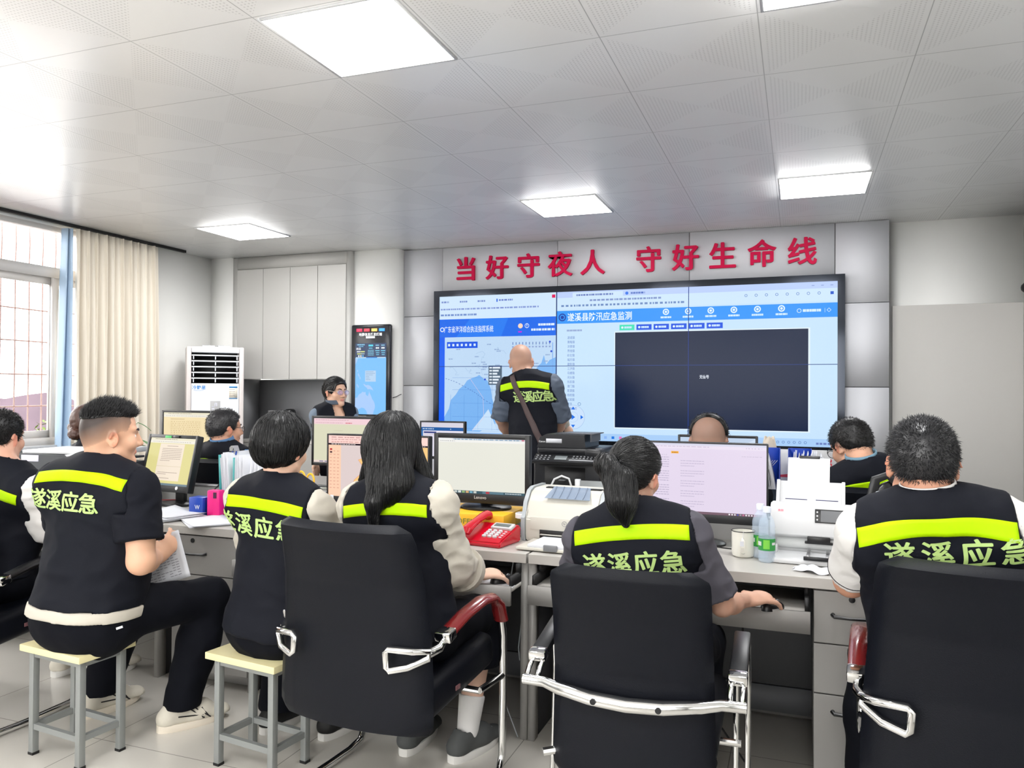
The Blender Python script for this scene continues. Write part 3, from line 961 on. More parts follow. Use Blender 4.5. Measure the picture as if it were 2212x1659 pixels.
# ------------------------------------------------------------------ warning terminal on the column
KX, KW, KH, KZ = -3.955, 0.44, 0.9, 1.625
kp = thing('information_terminal', 'tall black wall terminal with blue map screen and four warning lamps', 'terminal', (KX, 6.775, KZ))
b = MB(); b.box((0, -0.06, 0), (KW, 0.055, KH), bev=0.018, seg=3); b.box((0.02, -0.016, -0.03), (0.34, 0.034, 0.55)); b.box((0.02, -0.02, -KH / 2 + 0.02), (0.18, 0.04, 0.1))
b.build('housing', M_gloss if False else mat('terminal_black', (22, 25, 34), 0.18), kp)
S = Screen(0.345, 0.70, 0.0004)
S.rect(0, 0, 1, 1, (122, 190, 246), 0)
S.rect(0, 0, 1, 0.2, (62, 76, 108), 1)
S.text('09:35', 0.03, 0.078, 0.038, (246, 250, 255), 3, bold=0.03, wide=0.78)
S.scribble(0.06, 0.02, 0.31, 6, 0.016, (150, 214, 246), 3, gap=0.15, seed=1); S.scribble(0.11, 0.045, 0.26, 5, 0.01, (120, 200, 240), 3, gap=0.15, seed=2)
S.scribble(0.05, 0.118, 0.17, 2, 0.018, (246, 248, 250), 3, seed=3); S.scribble(0.17, 0.118, 0.31, 3, 0.016, (226, 236, 150), 3, gap=0.1, seed=4)
S.scribble(0.06, 0.148, 0.19, 3, 0.014, (226, 236, 140), 3, gap=0.1, seed=5); S.scribble(0.19, 0.148, 0.3, 4, 0.012, (200, 226, 240), 3, seed=6)
for i in range(3):
    S.rect(0.09 + i * 0.068, 0.168, 0.135 + i * 0.068, 0.19, (240, 246, 246) if i < 2 else (110, 190, 250), 3)
S.rect(0.43, 0.02, 0.58, 0.045, (90, 214, 236), 3); S.scribble(0.44, 0.07, 0.56, 3, 0.014, (120, 210, 240), 3, seed=7)
for k in range(4):
    S.scribble(0.41, 0.1 + k * 0.022, 0.6, 6, 0.01, (140, 216, 246), 3, seed=8 + k)
for c0 in (0.66, 0.84):
    S.scribble(c0, 0.03, c0 + 0.11, 3, 0.014, (150, 210, 240), 3, gap=0.1, seed=12); S.disc(c0 + 0.03, 0.068, 0.026, (240, 248, 250), 3); S.disc(c0 + 0.085, 0.068, 0.026, (240, 248, 250), 3)
    S.rect(c0 - 0.01, 0.1, c0 + 0.13, 0.112, (120, 206, 236), 3); S.scribble(c0 + 0.01, 0.135, c0 + 0.12, 4, 0.013, (120, 206, 240), 3, seed=13); S.scribble(c0 + 0.02, 0.162, c0 + 0.11, 4, 0.013, (120, 206, 240), 3, seed=14)
for uu in (0.37, 0.635, 0.82):
    S.rect(uu, 0.01, uu + 0.004, 0.19, (96, 110, 140), 2)
S.rect(0.36, 0.196, 0.7, 0.208, (60, 130, 210), 3); S.scribble(0.02, 0.202, 0.35, 8, 0.012, (210, 232, 250), 3, gap=0.1, seed=15); S.scribble(0.72, 0.202, 0.98, 6, 0.012, (210, 232, 250), 3, gap=0.1, seed=16)
LAND = (166, 200, 246)
S.poly([(0, 0.77), (0.07, 0.765), (0.11, 0.73), (0.16, 0.71), (0.2, 0.705), (0.24, 0.68), (0.29, 0.69), (0.345, 0.685), (0.35, 0.72), (0.42, 0.745), (0.45, 0.70), (0.455, 0.67), (0.48, 0.70), (0.52, 0.735), (0.56, 0.78), (0.62, 0.82), (0.655, 0.87), (0.65, 0.91), (0.61, 0.96), (0.59, 1.0), (0.41, 1.0), (0.37, 0.95), (0.3, 0.915), (0.22, 0.905), (0.14, 0.925), (0.06, 0.94), (0, 0.95)], LAND, 2)
S.poly([(0.26, 0.57), (0.31, 0.575), (0.35, 0.59), (0.42, 0.585), (0.5, 0.6), (0.56, 0.63), (0.6, 0.665), (0.53, 0.65), (0.47, 0.645), (0.41, 0.65), (0.38, 0.625), (0.31, 0.605)], LAND, 2)
S.poly([(0, 0.21), (0.09, 0.21), (0.05, 0.26), (0.0, 0.3)], LAND, 2)
for i, (uu, vv) in enumerate(((0.06, 0.38), (0.08, 0.43), (0.11, 0.45), (0.14, 0.48), (0.05, 0.58), (0.08, 0.6))):
    S.poly([(uu, vv), (uu + 0.03, vv - 0.012), (uu + 0.035, vv + 0.02), (uu + 0.01, vv + 0.03)], LAND, 2)
S.rect(0.325, 0.385, 0.675, 0.54, (180, 208, 236), 3)
for k in range(6):
    S.scribble(0.35, 0.402 + k * 0.022, (0.6, 0.645, 0.58, 0.46, 0.47, 0.5)[k], 8, 0.006, (120, 150, 180), 4, gap=0.2, seed=k)
S.build('screen', kp, (0.005, -0.0885, -0.085), SS)
for i, c in enumerate(((230, 30, 64), (206, 44, 58), (236, 160, 76), (40, 120, 220))):
    b = MB(); b.box((-0.125 + i * 0.0845, -0.0895, KH / 2 - 0.055), (0.062, 0.006, 0.028), bev=0.002)
    b.build('warning_lamp', mat('lamp%d' % i, c, 0.3, emit=0.45), kp)
b = MB(); V, Fc, w, h = glyphs('地震信息播发终端', 0.012)
b.raw([(x * 0.0325, -0.0886, y * 0.0325 + KH / 2 - 0.098) for x, y, z in V], Fc)
b.box((0.0, -0.088, KH / 2 - 0.127), (0.1, 0.002, 0.02))
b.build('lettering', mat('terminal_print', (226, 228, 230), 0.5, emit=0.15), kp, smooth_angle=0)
b = MB(); b.tube([(0.22, -0.03, -0.27), (0.26, -0.03, -0.26), (0.295, -0.02, -0.24), (0.305, -0.008, -0.235)], 0.004, 6); b.build('power_cord', M_black, kp)
# ================================================================== DESKS
M_desk = mat('desk_top_laminate', (184, 181, 176), 0.35, noise=0.015, nscale=200)
M_desks = mat('desk_grey_laminate', (150, 148, 145), 0.42, noise=0.02, nscale=240)
M_deskd = mat('desk_dark_back', (96, 97, 100), 0.6, noise=0.02, nscale=100)
M_acryl = mat('clear_acrylic', (235, 242, 244), 0.04, trans=1.0)
M_acryl.node_tree.nodes['Principled BSDF'].inputs['IOR'].default_value = 1.12
M_deskb = mat('desk_dark_side', (44, 44, 47), 0.6)
DY, DZ = 3.0, 0.76                           # front edge and height of the front desk row

def desk_unit(label, x0, x1, y0, depth, pedestals=(), tray=None, posts=(), top=DZ, rail=True):
    """posts: x of full-height side panels; pedestals: (xa, xb); tray: (xa, xb, y of the pulled-out front)."""
    cx = (x0 + x1) / 2
    o = thing('office_desk', label, 'desk', (cx, y0, 0), 0)
    b = MB(); b.box((0, depth / 2, top - 0.0195), (x1 - x0 - 0.004, depth, 0.039), bev=0.002); b.build('desktop', M_desk, o, smooth_angle=20)
    for px in posts:
        b = MB(); b.box((px - cx, 0.035, (top - 0.04) / 2), (0.027, 0.05, top - 0.041)); b.build('leg_post', M_desks, o, smooth_angle=0)
        b = MB(); b.box((px - cx, depth / 2 + 0.02, (top - 0.04) / 2), (0.018, depth - 0.09, top - 0.041)); b.build('side_panel', M_deskb, o, smooth_angle=0)
    b = MB()
    b.box((0, depth - 0.08, 0.44), (x1 - x0 - 0.06, 0.016, 0.55))
    b.box((0, depth - 0.085, 0.105), (x1 - x0 - 0.06, 0.016, 0.11))
    b.build('modesty_panel', M_deskd, o, smooth_angle=0)
    for (xa, xb) in pedestals:
        b = MB(); b.box(((xa + xb) / 2 - cx, depth / 2 + 0.005, 0.06 + (top - 0.10) / 2), (xb - xa - 0.006, depth - 0.07, top - 0.105)); b.box(((xa + xb) / 2 - cx, depth / 2 + 0.02, 0.032), (xb - xa - 0.05, depth - 0.12, 0.06))
        b.build('pedestal', M_desks, o, smooth_angle=0)
        zz = [0.065, 0.345, 0.525, top - 0.045]
        for k in range(3):
            b = MB(); b.box(((xa + xb) / 2 - cx, 0.022, (zz[k] + zz[k + 1]) / 2), (xb - xa - 0.004, 0.018, zz[k + 1] - zz[k] - 0.005), bev=0.0015)
            dr = b.build('drawer', M_desks, o, smooth_angle=20)
            if k != 1:
                zc = zz[k + 1] - (0.085 if k == 2 else 0.06)
                b = MB(); b.tube([(0.02 + xa - cx + 0.045, 0.016, zc), (xa - cx + 0.07, 0.004, zc - 0.004), (xa - cx + 0.12, 0.0, zc - 0.006), (xa - cx + 0.195, 0.004, zc - 0.004), (xa - cx + 0.21, 0.014, zc)], [0.009, 0.007, 0.005, 0.006, 0.008], 8)
                b.build('handle', M_black, dr)
            if k == 2:
                b = MB(); b.lathe([(0.011, 0), (0.011, 0.004), (0.004, 0.005), (0.001, 0.005)], n=14, m=mx((xa - cx + 0.128, 0.0125, top - 0.07), 0, PI / 2)); b.build('lock', M_black, dr)
    if tray:
        xa, xb, yf = tray
        yl = yf - y0
        b = MB(); b.box(((xa + xb) / 2 - cx, yl + 0.19, 0.636), (xb - xa - 0.01, 0.38, 0.016), mi=0)
        b.box(((xa + xb) / 2 - cx, yl + 0.008, 0.617), (xb - xa - 0.002, 0.018, 0.075), mi=1)
        b.build('keyboard_tray', [M_desk, M_desks], o, smooth_angle=0)
        for sx in (xa + 0.012, xb - 0.012):
            b = MB(); b.box((sx - cx, yl + 0.24, 0.665), (0.014, 0.40, 0.04)); b.box((sx - cx, yl + 0.3, 0.7), (0.016, 0.36, 0.038))
            b.build('tray_runner', M_blackm, o, smooth_angle=0)
    return o

desk_unit('long grey desk on the left carrying the copier', -4.55, -2.955, DY, 0.64, posts=(-4.53, -2.975), tray=(-3.95, -3.05, 2.96))
desk_unit('grey desk with drawers behind the seated man with papers, telephone at its right end', -2.945, -1.04, DY, 0.64, pedestals=((-2.885, -2.43),), tray=(-2.40, -1.06, 2.865), posts=(-2.41, -1.053))
desk_unit('grey desk with pulled-out keyboard tray before the ponytail woman', -1.034, 0.53, DY, 0.64, pedestals=((0.05, 0.505),), tray=(-1.005, 0.04, 2.915), posts=(-1.02, 0.515))
desk_unit('grey desk at the right edge of the front row', 0.535, 1.45, DY, 0.64, posts=(0.55, 1.435))
# rear desk row
desk_unit('rear-row desk on the left by the potted plant', -4.7, -2.95, 4.15, 1.0, posts=(-4.68, -2.97))
desk_unit('rear-row desk in the middle, carrying the black printer', -2.94, -0.9, 4.15, 1.0, posts=(-2.92, -0.92))
desk_unit('rear-row desk on the right, before the video wall', -0.89, 1.2, 4.15, 1.0, posts=(-0.87, 1.18))
# low partition along the back of the front row, with a glass top over one stretch
def partition(label, x0, x1, glass=None):
    o = thing('desk_partition', label, 'partition', ((x0 + x1) / 2, 3.665, 0))
    b = MB(); b.box((0, 0, 0.43), (x1 - x0 - 0.004, 0.03, 0.86)); b.build('board', M_desks, o, smooth_angle=0)
    b = MB(); b.box((0, 0, 0.865), (x1 - x0 - 0.004, 0.036, 0.012)); b.build('top_rail', M_steel, o, smooth_angle=0)
    if glass:
        g0, g1 = glass
        b = MB(); b.box(((g0 + g1) / 2 - (x0 + x1) / 2, 0, 0.932), (g1 - g0, 0.008, 0.12)); b.build('glass_panel', M_acryl, o, smooth_angle=0)
        for gx in (g0 + 0.012, g1 - 0.012):
            b = MB(); b.box((gx - (x0 + x1) / 2, 0, 0.934), (0.024, 0.022, 0.126)); b.build('glass_post', M_white, o, smooth_angle=0)
partition('low grey desk partition behind the copier', -4.55, -2.95)
partition('low grey desk partition behind the file holder and monitors', -2.945, -1.04)
partition('low desk partition with glass top behind the white laser printer', -1.035, 1.45, (-1.02, 0.1))

# ================================================================== MONITORS
M_bez = mat('monitor_black', (20, 21, 24), 0.4)
def monitor(label, c, w, h, bez, bot, draw, tilt=0.0, rz=0.0, base_z=DZ, base=('oval', 0.2, 0.15), logo=None, group=None, extra=None, thick=0.035):
    """c: centre of the visible front (x, y, z); w, h: outer size; the front faces -Y before rz."""
    o = thing('computer_monitor', label, 'monitor', (c[0], c[1] + 0.09, base_z), rz, group)
    T = Matrix.Translation((0, -0.09, c[2] - base_z)) @ Matrix.Rotation(-tilt, 4, 'X')
    b = MB(); b.box((0, thick / 2 + 0.003, 0), (w, thick, h), m=T, bev=0.006)
    b.box((0, thick + 0.014, -0.02), (w * 0.6, 0.03, h * 0.55), m=T, bev=0.012)
    # raised front frame
    for s in (-1, 1):
        b.box((s * (w / 2 - bez / 2), 0.0, 0), (bez, 0.01, h), m=T, bev=0.002)
    b.box((0, 0.0, h / 2 - bez / 2), (w - 2 * bez + 0.004, 0.01, bez), m=T, bev=0.002)
    b.box((0, 0.0, -h / 2 + bot / 2), (w - 2 * bez + 0.004, 0.01, bot), m=T, bev=0.002)
    hs = b.build('housing', M_bez, o)
    S = Screen(w - 2 * bez, h - bez - bot, 0.0003)
    draw(S)
    sc = S.build('screen', o, (0, 0, 0), SS)
    sc.matrix_local = T @ Matrix.Translation((0, 0.0005, (bot - bez) / 2))
    if logo:
        V, Fc, gw, gh = glyphs(logo[0], 0.01)
        s = logo[1]
        b = MB(); b.raw([(x * s, -0.0056, y * s - h / 2 + bot / 2 + logo[2]) for x, y, z in V], Fc, m=T)
        b.build('lettering', mat('logo_silver', (190, 190, 192), 0.4), o, smooth_angle=0)
    b = MB()
    zc = c[2] - base_z
    b.box((0, 0.0, (zc - h * 0.25) / 2 + 0.005), (0.07, 0.03, max(zc - h * 0.25, 0.03)), bev=0.008)
    b.build('stand_neck', M_bez, o)
    b = MB()
    if base[0] == 'oval':
        prof = [(0.001, 0.0), (1.0, 0.0), (1.0, 0.008), (0.93, 0.014), (0.3, 0.02), (0.001, 0.02)]
        b.lathe(prof, n=36, m=Matrix.Translation((0, -0.02, 0)) @ Matrix.Diagonal((base[1] / 2, base[2] / 2, 1, 1)))
    else:
        b.box((0, -0.02, 0.008), (base[1], base[2], 0.016), bev=0.007)
    b.build('stand_base', M_bez, o)
    if extra:
        extra(o, T)
    return o

def doc_page(S, bg, page, x0, x1, rows, ink=(150, 150, 160), seed=1, v0=0.12):
    S.rect(0, 0, 1, 1, bg, 0)
    S.rect(0, 0, 1, 0.05, (232, 226, 200), 1)
    S.scribble(0.1, 0.025, 0.6, 14, 0.012, (150, 140, 130), 2, seed=seed)
    S.rect(0, 0.05, 1, 0.11, (238, 234, 222), 1)
    S.scribble(0.05, 0.08, 0.9, 26, 0.014, (180, 172, 160), 2, gap=0.5, seed=seed + 1)
    S.rect(x0, v0, x1, 0.9, page, 1)
    for i, (vv, a, b2) in enumerate(rows):
        S.scribble(x0 + (x1 - x0) * a, vv, x0 + (x1 - x0) * b2, 18, 0.013, ink, 3, gap=0.15, seed=seed + i)
    S.rect(0, 0.955, 1, 1, (110, 130, 140), 2)
    for i in range(8):
        S.rect(0.01 + i * 0.05, 0.962, 0.045 + i * 0.05, 0.993, (170, 186, 176) if i % 2 else (120, 160, 180), 3)

def scr_word(S):
    rows = [(0.17, 0.3, 0.75)] + [(0.225 + 0.036 * i, 0.12, 0.92) for i in range(7)] + [(0.48, 0.1, 0.5), (0.73, 0.1, 0.9), (0.765, 0.05, 0.45), (0.85, 0.1, 0.6)]
    doc_page(S, (222, 214, 146), (240, 226, 206), 0.24, 0.78, rows, (176, 160, 150), 3)
    S.rect(0.24, 0.595, 0.78, 0.603, (214, 200, 170), 3)
def scr_table(S):
    doc_page(S, (240, 222, 176), (240, 222, 178), 0.0, 1.0, [(0.16, 0.15, 0.45)], (190, 160, 120), 8)
    for i in range(14):
        S.line([(0.15, 0.2 + 0.045 * i), (0.8, 0.2 + 0.045 * i)], 0.002, (214, 190, 146), 3)
        S.scribble(0.16, 0.222 + 0.045 * i, 0.78, 14, 0.014, (204, 178, 134), 3, gap=0.5, seed=i)
    for i in range(8):
        S.line([(0.15 + 0.093 * i, 0.2), (0.15 + 0.093 * i, 0.785)], 0.002, (214, 190, 146), 3)
def scr_mail(S):
    S.rect(0, 0, 1, 1, (218, 217, 190), 0)
    S.rect(0, 0, 1, 0.13, (240, 208, 214), 1)
    S.scribble(0.03, 0.035, 0.6, 18, 0.014, (204, 170, 176), 2, seed=2); S.scribble(0.03, 0.1, 0.5, 14, 0.016, (214, 180, 186), 2, seed=3); S.scribble(0.55, 0.1, 0.66, 3, 0.02, (206, 90, 100), 2, seed=4)
    S.rect(0.35, 0.27, 0.5, 0.275, (190, 186, 160), 1)
    S.rect(0, 0.95, 1, 1, (232, 214, 206), 1); S.scribble(0.1, 0.975, 0.5, 5, 0.02, (110, 110, 150), 2, seed=5)
def scr_map(S):
    S.rect(0, 0, 1, 1, (250, 208, 178), 0)
    S.rect(0, 0, 1, 0.13, (252, 214, 206), 1)
    S.scribble(0.03, 0.03, 0.5, 10, 0.012, (190, 140, 140), 2, seed=2); S.scribble(0.03, 0.065, 0.8, 20, 0.012, (206, 160, 160), 2, seed=3); S.scribble(0.03, 0.105, 0.7, 16, 0.012, (206, 156, 150), 2, seed=4)
    S.rect(0, 0.13, 1, 0.157, (26, 14, 30), 2)
    S.scribble(0.03, 0.1435, 0.28, 10, 0.009, (230, 220, 220), 3, seed=6); S.scribble(0.88, 0.1435, 0.98, 5, 0.009, (230, 220, 220), 3, gap=0.5, seed=7)
    S.rect(0.13, 0.157, 0.46, 1, (222, 206, 204), 2)
    S.poly([(0.36, 0.21), (0.41, 0.17), (1, 0.157), (1, 0.62), (0.90, 0.70), (0.84, 0.86), (0.8, 1.0), (0.31, 1.0), (0.3, 0.93), (0.25, 0.83), (0.27, 0.72), (0.335, 0.62), (0.35, 0.48), (0.31, 0.39), (0.38, 0.35), (0.46, 0.34), (0.45, 0.28)], (248, 202, 132), 3)
    S.line([(0.31, 1.0), (0.25, 0.83), (0.27, 0.72), (0.335, 0.62), (0.35, 0.48), (0.31, 0.39), (0.38, 0.35), (0.46, 0.34), (0.60, 0.30), (0.75, 0.36)], 0.003, (232, 150, 120), 4)
    S.line([(0.95, 0.2), (0.8, 0.5), (0.93, 0.75), (0.98, 1.0)], 0.004, (196, 168, 186), 4)
    S.poly([(0.86, 0.86), (1, 0.66), (1, 1), (0.82, 1)], (218, 198, 206), 4)
    for i in range(12):
        for k in range(3):
            S.scribble(0.015 + 0.038 * k, 0.26 + i * 0.055, 0.035 + 0.038 * k, 2, 0.014, (220, 160, 140), 4, seed=i * 3 + k)
    S.rect(0.015, 0.215, 0.038, 0.245, (190, 50, 60), 4); S.rect(0.015, 0.265, 0.038, 0.29, (60, 40, 50), 4)
def scr_blank(S):
    S.rect(0, 0, 1, 1, (229, 229, 218), 0)
    S.rect(0, 0, 1, 0.03, (206, 212, 220), 1); S.rect(0, 0, 0.17, 0.03, (236, 236, 236), 2)
    S.scribble(0.19, 0.018, 0.93, 16, 0.014, (110, 150, 180), 2, gap=0.35, seed=3); S.rect(0.96, 0.004, 0.99, 0.026, (206, 110, 130), 2)
    S.rect(0, 0.03, 1, 0.075, (238, 238, 234), 1); S.scribble(0.02, 0.052, 0.2, 9, 0.012, (170, 170, 170), 2, gap=0.4, seed=4)
    S.rect(0, 0.952, 1, 1, (64, 92, 104), 1)
    for i in range(10):
        S.rect(0.012 + i * 0.045, 0.958, 0.046 + i * 0.045, 0.994, [(220, 225, 220), (150, 180, 120), (210, 170, 120), (120, 170, 190), (200, 205, 200)][i % 5], 2)
    S.rect(0.52, 0.956, 0.76, 0.996, (96, 126, 140), 2); S.rect(0.56, 0.96, 0.6, 0.992, (190, 60, 70), 3)
    S.scribble(0.78, 0.976, 0.96, 14, 0.018, (220, 226, 230), 3, gap=0.4, seed=6)
def scr_pink(S):
    S.rect(0, 0, 1, 1, (226, 214, 234), 0)
    S.rect(0, 0, 1, 0.03, (214, 214, 232), 1); S.rect(0, 0.03, 1, 0.075, (232, 222, 238), 1)
    S.scribble(0.02, 0.045, 0.6, 20, 0.01, (200, 190, 212), 2, seed=2); S.scribble(0.86, 0.05, 0.97, 5, 0.01, (190, 180, 204), 2, gap=0.6, seed=3)
    S.rect(0.325, 0.115, 0.38, 0.148, (250, 180, 66), 2); S.scribble(0.333, 0.132, 0.372, 3, 0.012, (160, 110, 60), 3, seed=5)
    S.scribble(0.2, 0.17, 0.3, 8, 0.012, (196, 186, 206), 2, gap=0.6, seed=6)
    for i in range(22):
        if i % 6 == 5:
            continue
        S.scribble(0.0, 0.205 + 0.0335 * i, 0.31, 18, 0.01, (182, 172, 196), 2, gap=0.2, seed=i + 10)
    for i in range(20):
        if i % 4 == 3:
            continue
        S.scribble(0.395, 0.25 + 0.036 * i, 0.395 + (0.17 if i % 4 != 2 else 0.1), 10, 0.009, (190, 180, 204), 2, gap=0.2, seed=i + 40)
    S.scribble(0.83, 0.165, 0.97, 6, 0.008, (200, 190, 210), 2, seed=66)
    S.rect(0, 0.965, 1, 1, (124, 100, 112), 2)
    for i in range(10):
        S.disc(0.745 + i * 0.0195, 0.983, 0.006, [(240, 240, 244), (236, 236, 236), (230, 230, 240), (70, 90, 180), (160, 160, 170), (210, 120, 160), (235, 235, 240), (232, 232, 236), (236, 230, 236), (210, 110, 140)][i], 3, n=10)
def scr_site(S):
    S.rect(0, 0, 1, 1, (226, 222, 236), 0)
    S.rect(0, 0, 1, 0.14, (214, 210, 222), 1)
    S.rect(0, 0.14, 1, 0.24, (36, 92, 160), 2); S.scribble(0.03, 0.19, 0.3, 6, 0.03, (190, 206, 226), 3, seed=2); S.disc(0.7, 0.19, 0.012, (190, 206, 226), 3)
    S.rect(0.06, 0.27, 0.36, 0.32, (60, 70, 130), 2); S.scribble(0.06, 0.36, 0.7, 12, 0.018, (190, 176, 186), 2, seed=4); S.rect(0, 0.24, 0.04, 1, (66, 120, 180), 2)
def scr_desk(S):
    S.rect(0, 0, 1, 1, (190, 208, 230), 0)
    S.poly([(0, 0.5), (0.3, 0.1), (0.6, 0.35), (1, 0.02), (1, 1), (0, 1)], (206, 222, 240), 1)
    S.rect(0.62, 0.28, 0.82, 0.9, (246, 224, 228), 2); S.scribble(0.02, 0.2, 0.15, 3, 0.03, (120, 150, 190), 2, seed=2)
    for i in range(5):
        S.rect(0.83 + 0.03 * i, 0.5 + 0.02 * i, 0.842 + 0.03 * i, 0.56 + 0.02 * i, (236, 170, 190), 3)

def extra_p2(o, T):
    b = MB(); b.box((-0.035, -0.006, 0.148), (0.05, 0.004, 0.014), m=T, bev=0.001); b.build('sticker', mat('green_sticker', (70, 170, 90), 0.5), o)
    b = MB(); b.box((0.035, -0.008, 0.15), (0.045, 0.012, 0.014), m=T, bev=0.004); b.build('webcam', M_black, o)
    b = MB(); b.lathe([(0.011, 0), (0.011, 0.004), (0.009, 0.006), (0.001, 0.006)], n=14, m=T @ mx((0.11, -0.004, -0.139), 0, PI / 2)); b.build('power_button', M_steel, o)
monitor('small black monitor showing a yellow document page, in front of the man with papers', (-3.345, 3.47, 1.005), 0.40, 0.322, 0.019, 0.034, scr_word, tilt=math.radians(13), rz=math.radians(-6), extra=extra_p2, base=('oval', 0.24, 0.19))
def extra_p4(o, T):
    b = MB(); b.box((-0.255, -0.0056, -0.145), (0.018, 0.001, 0.022), m=T); b.build('sticker', M_paper, o)
monitor('thin-framed monitor showing an orange map, partly behind the long black hair', (-1.968, 3.4, 1.026), 0.578, 0.352, 0.008, 0.037, scr_map, extra=extra_p4, base=('oval', 0.24, 0.2))
monitor('black monitor with a blank cream screen standing on the yellow box', (-1.403, 3.385, 1.058), 0.485, 0.325, 0.022, 0.044, scr_blank, base_z=DZ + 0.1045, logo=('Lenovo', 0.021, 0.006), base=('oval', 0.25, 0.2))
monitor('wide black monitor showing a pale pink web page, right of the ponytail woman', (-0.42, 3.425, 1.036), 0.60, 0.345, 0.007, 0.036, scr_pink, base=('oval', 0.25, 0.19))
monitor('rear-row monitor showing a cream table, in front of the air conditioner', (-4.185, 4.5, 1.10), 0.46, 0.34, 0.016, 0.025, scr_table)
monitor('rear-row monitor with a pink page header, below the standing woman', (-2.868, 4.5, 1.082), 0.485, 0.335, 0.016, 0.022, scr_mail)
monitor('small rear monitor showing a blue web page, left of the bald standing man', (-2.37, 5.0, 1.075), 0.35, 0.27, 0.011, 0.02, scr_site, base=('oval', 0.18, 0.15))
monitor('rear-row monitor half hidden behind the shaved head', (-0.43, 4.5, 1.045), 0.435, 0.275, 0.013, 0.02, scr_desk)

# ================================================================== THINGS ON THE FRONT DESKS
# yellow carton on a ream of paper, under the blank monitor
rm = thing('paper_ream', 'white ream of paper under the yellow box', 'paper ream', (-1.46, 3.42, DZ + 0.0005))
b = MB(); b.box((0, 0, 0.012), (0.40, 0.30, 0.024), bev=0.003); b.box((0.01, -0.005, 0.032), (0.38, 0.29, 0.015), bev=0.002); b.build('paper_block', M_paper, rm)
yb = thing('yellow_box', 'yellow carton lying under the blank cream monitor', 'box', (-1.45, 3.42, DZ + 0.041))
b = MB(); b.box((0, 0, 0.031), (0.42, 0.31, 0.062), bev=0.004); b.build('carton', mat('yellow_card', (246, 190, 44), 0.45, noise=0.04, nscale=20), yb)
V, Fc, w, h = glyphs('OFFICE', 0.012)
b = MB(); b.raw([(x * 0.04 + 0.04, -0.1557, y * 0.034 + 0.028) for x, y, z in V], Fc); b.build('lettering', mat('olive_print', (120, 128, 50), 0.6), yb, smooth_angle=0)
ps = thing('paper_sheet', 'loose white sheets on the left end of the yellow box', 'paper', (-1.60, 3.36, DZ + 0.104))
b = MB()
for k in range(3):
    b.box((0.01 * k, 0.006 * k, 0.0006 + 0.0014 * k), (0.14, 0.12, 0.001), m=mx((0, 0, 0), 0.12 * k))
b.build('sheets', M_paper, ps, smooth_angle=0)

# red telephone
ph = thing('telephone', 'red push-button telephone beside the blank cream monitor', 'telephone', (-1.263, 3.155, DZ + 0.0005), math.radians(-8))
b = MB()
prof = [(-0.09, 0.0), (0.1, 0.0), (0.1, 0.068), (0.085, 0.075), (-0.075, 0.03), (-0.09, 0.02)]
b.prism([(y, z) for y, z in prof], -0.10, 0.10, axis='x')
bmesh.ops.bevel(b.bm, geom=list(b.bm.edges), offset=0.006, segments=2, affect='EDGES')
b.build('body', M_red, ph)
def on_phone(x, y, dz=0.0):
    z = 0.03 + (y + 0.075) * (0.045 / 0.16)
    return Vector((x, y, z + dz))
TP = Matrix.Rotation(math.atan(0.045 / 0.16), 4, 'X')
b = MB(); b.box((0, 0, 0.004), (0.10, 0.05, 0.016), m=Matrix.Translation(on_phone(0.042, 0.045)) @ TP, bev=0.004); b.build('display_frame', M_grey if False else mat('phone_grey', (206, 206, 208), 0.35), ph)
b = MB(); b.box((0, 0, 0.0125), (0.075, 0.026, 0.002), m=Matrix.Translation(on_phone(0.042, 0.043)) @ TP); b.build('display', mat('phone_lcd', (96, 104, 104), 0.2), ph)
for r0 in range(4):
    for c0 in range(3):
        b = MB(); b.lathe([(0.0095, 0), (0.009, 0.006), (0.006, 0.0085), (0.001, 0.009)], n=12, m=Matrix.Translation(on_phone(0.0 + c0 * 0.026, 0.004 - r0 * 0.0175 - 0.001)) @ TP @ Matrix.Diagonal((1.15, 0.78, 1, 1)))
        b.build('key', M_white, ph)
for r0 in range(4):
    b = MB(); b.box((0, 0, 0.003), (0.014, 0.008, 0.006), m=Matrix.Translation(on_phone(0.079, 0.002 - r0 * 0.0175)) @ TP, bev=0.003); b.build('side_key', mat('pink_key', (240, 190, 200), 0.4), ph)
b = MB()
hp = [(-0.066, -0.095, 0.05), (-0.066, -0.085, 0.066), (-0.066, -0.055, 0.078), (-0.066, 0.0, 0.093), (-0.066, 0.055, 0.105), (-0.066, 0.088, 0.107), (-0.066, 0.10, 0.092)]
b.tube(hp, [0.018, 0.024, 0.021, 0.018, 0.021, 0.026, 0.02], 12, flat=(1.15, 0.72, (0, 0, 1)))
b.build('handset', M_red, ph)
b = MB()
pts = []
for i in range(150):
    t = i / 149
    a = t * 2 * PI * 19
    c = Vector((-0.075 - 0.055 * math.sin(t * PI) - 0.03 * t, -0.10 - 0.01 * t + 0.03 * t * t, 0.028 * (1 - t) ** 2 + 0.0085))
    pts.append(c + Vector((0.0, math.cos(a) * 0.006, math.sin(a) * 0.006)))
b.tube(pts, 0.0018, 5); b.build('coiled_cord', M_red, ph)

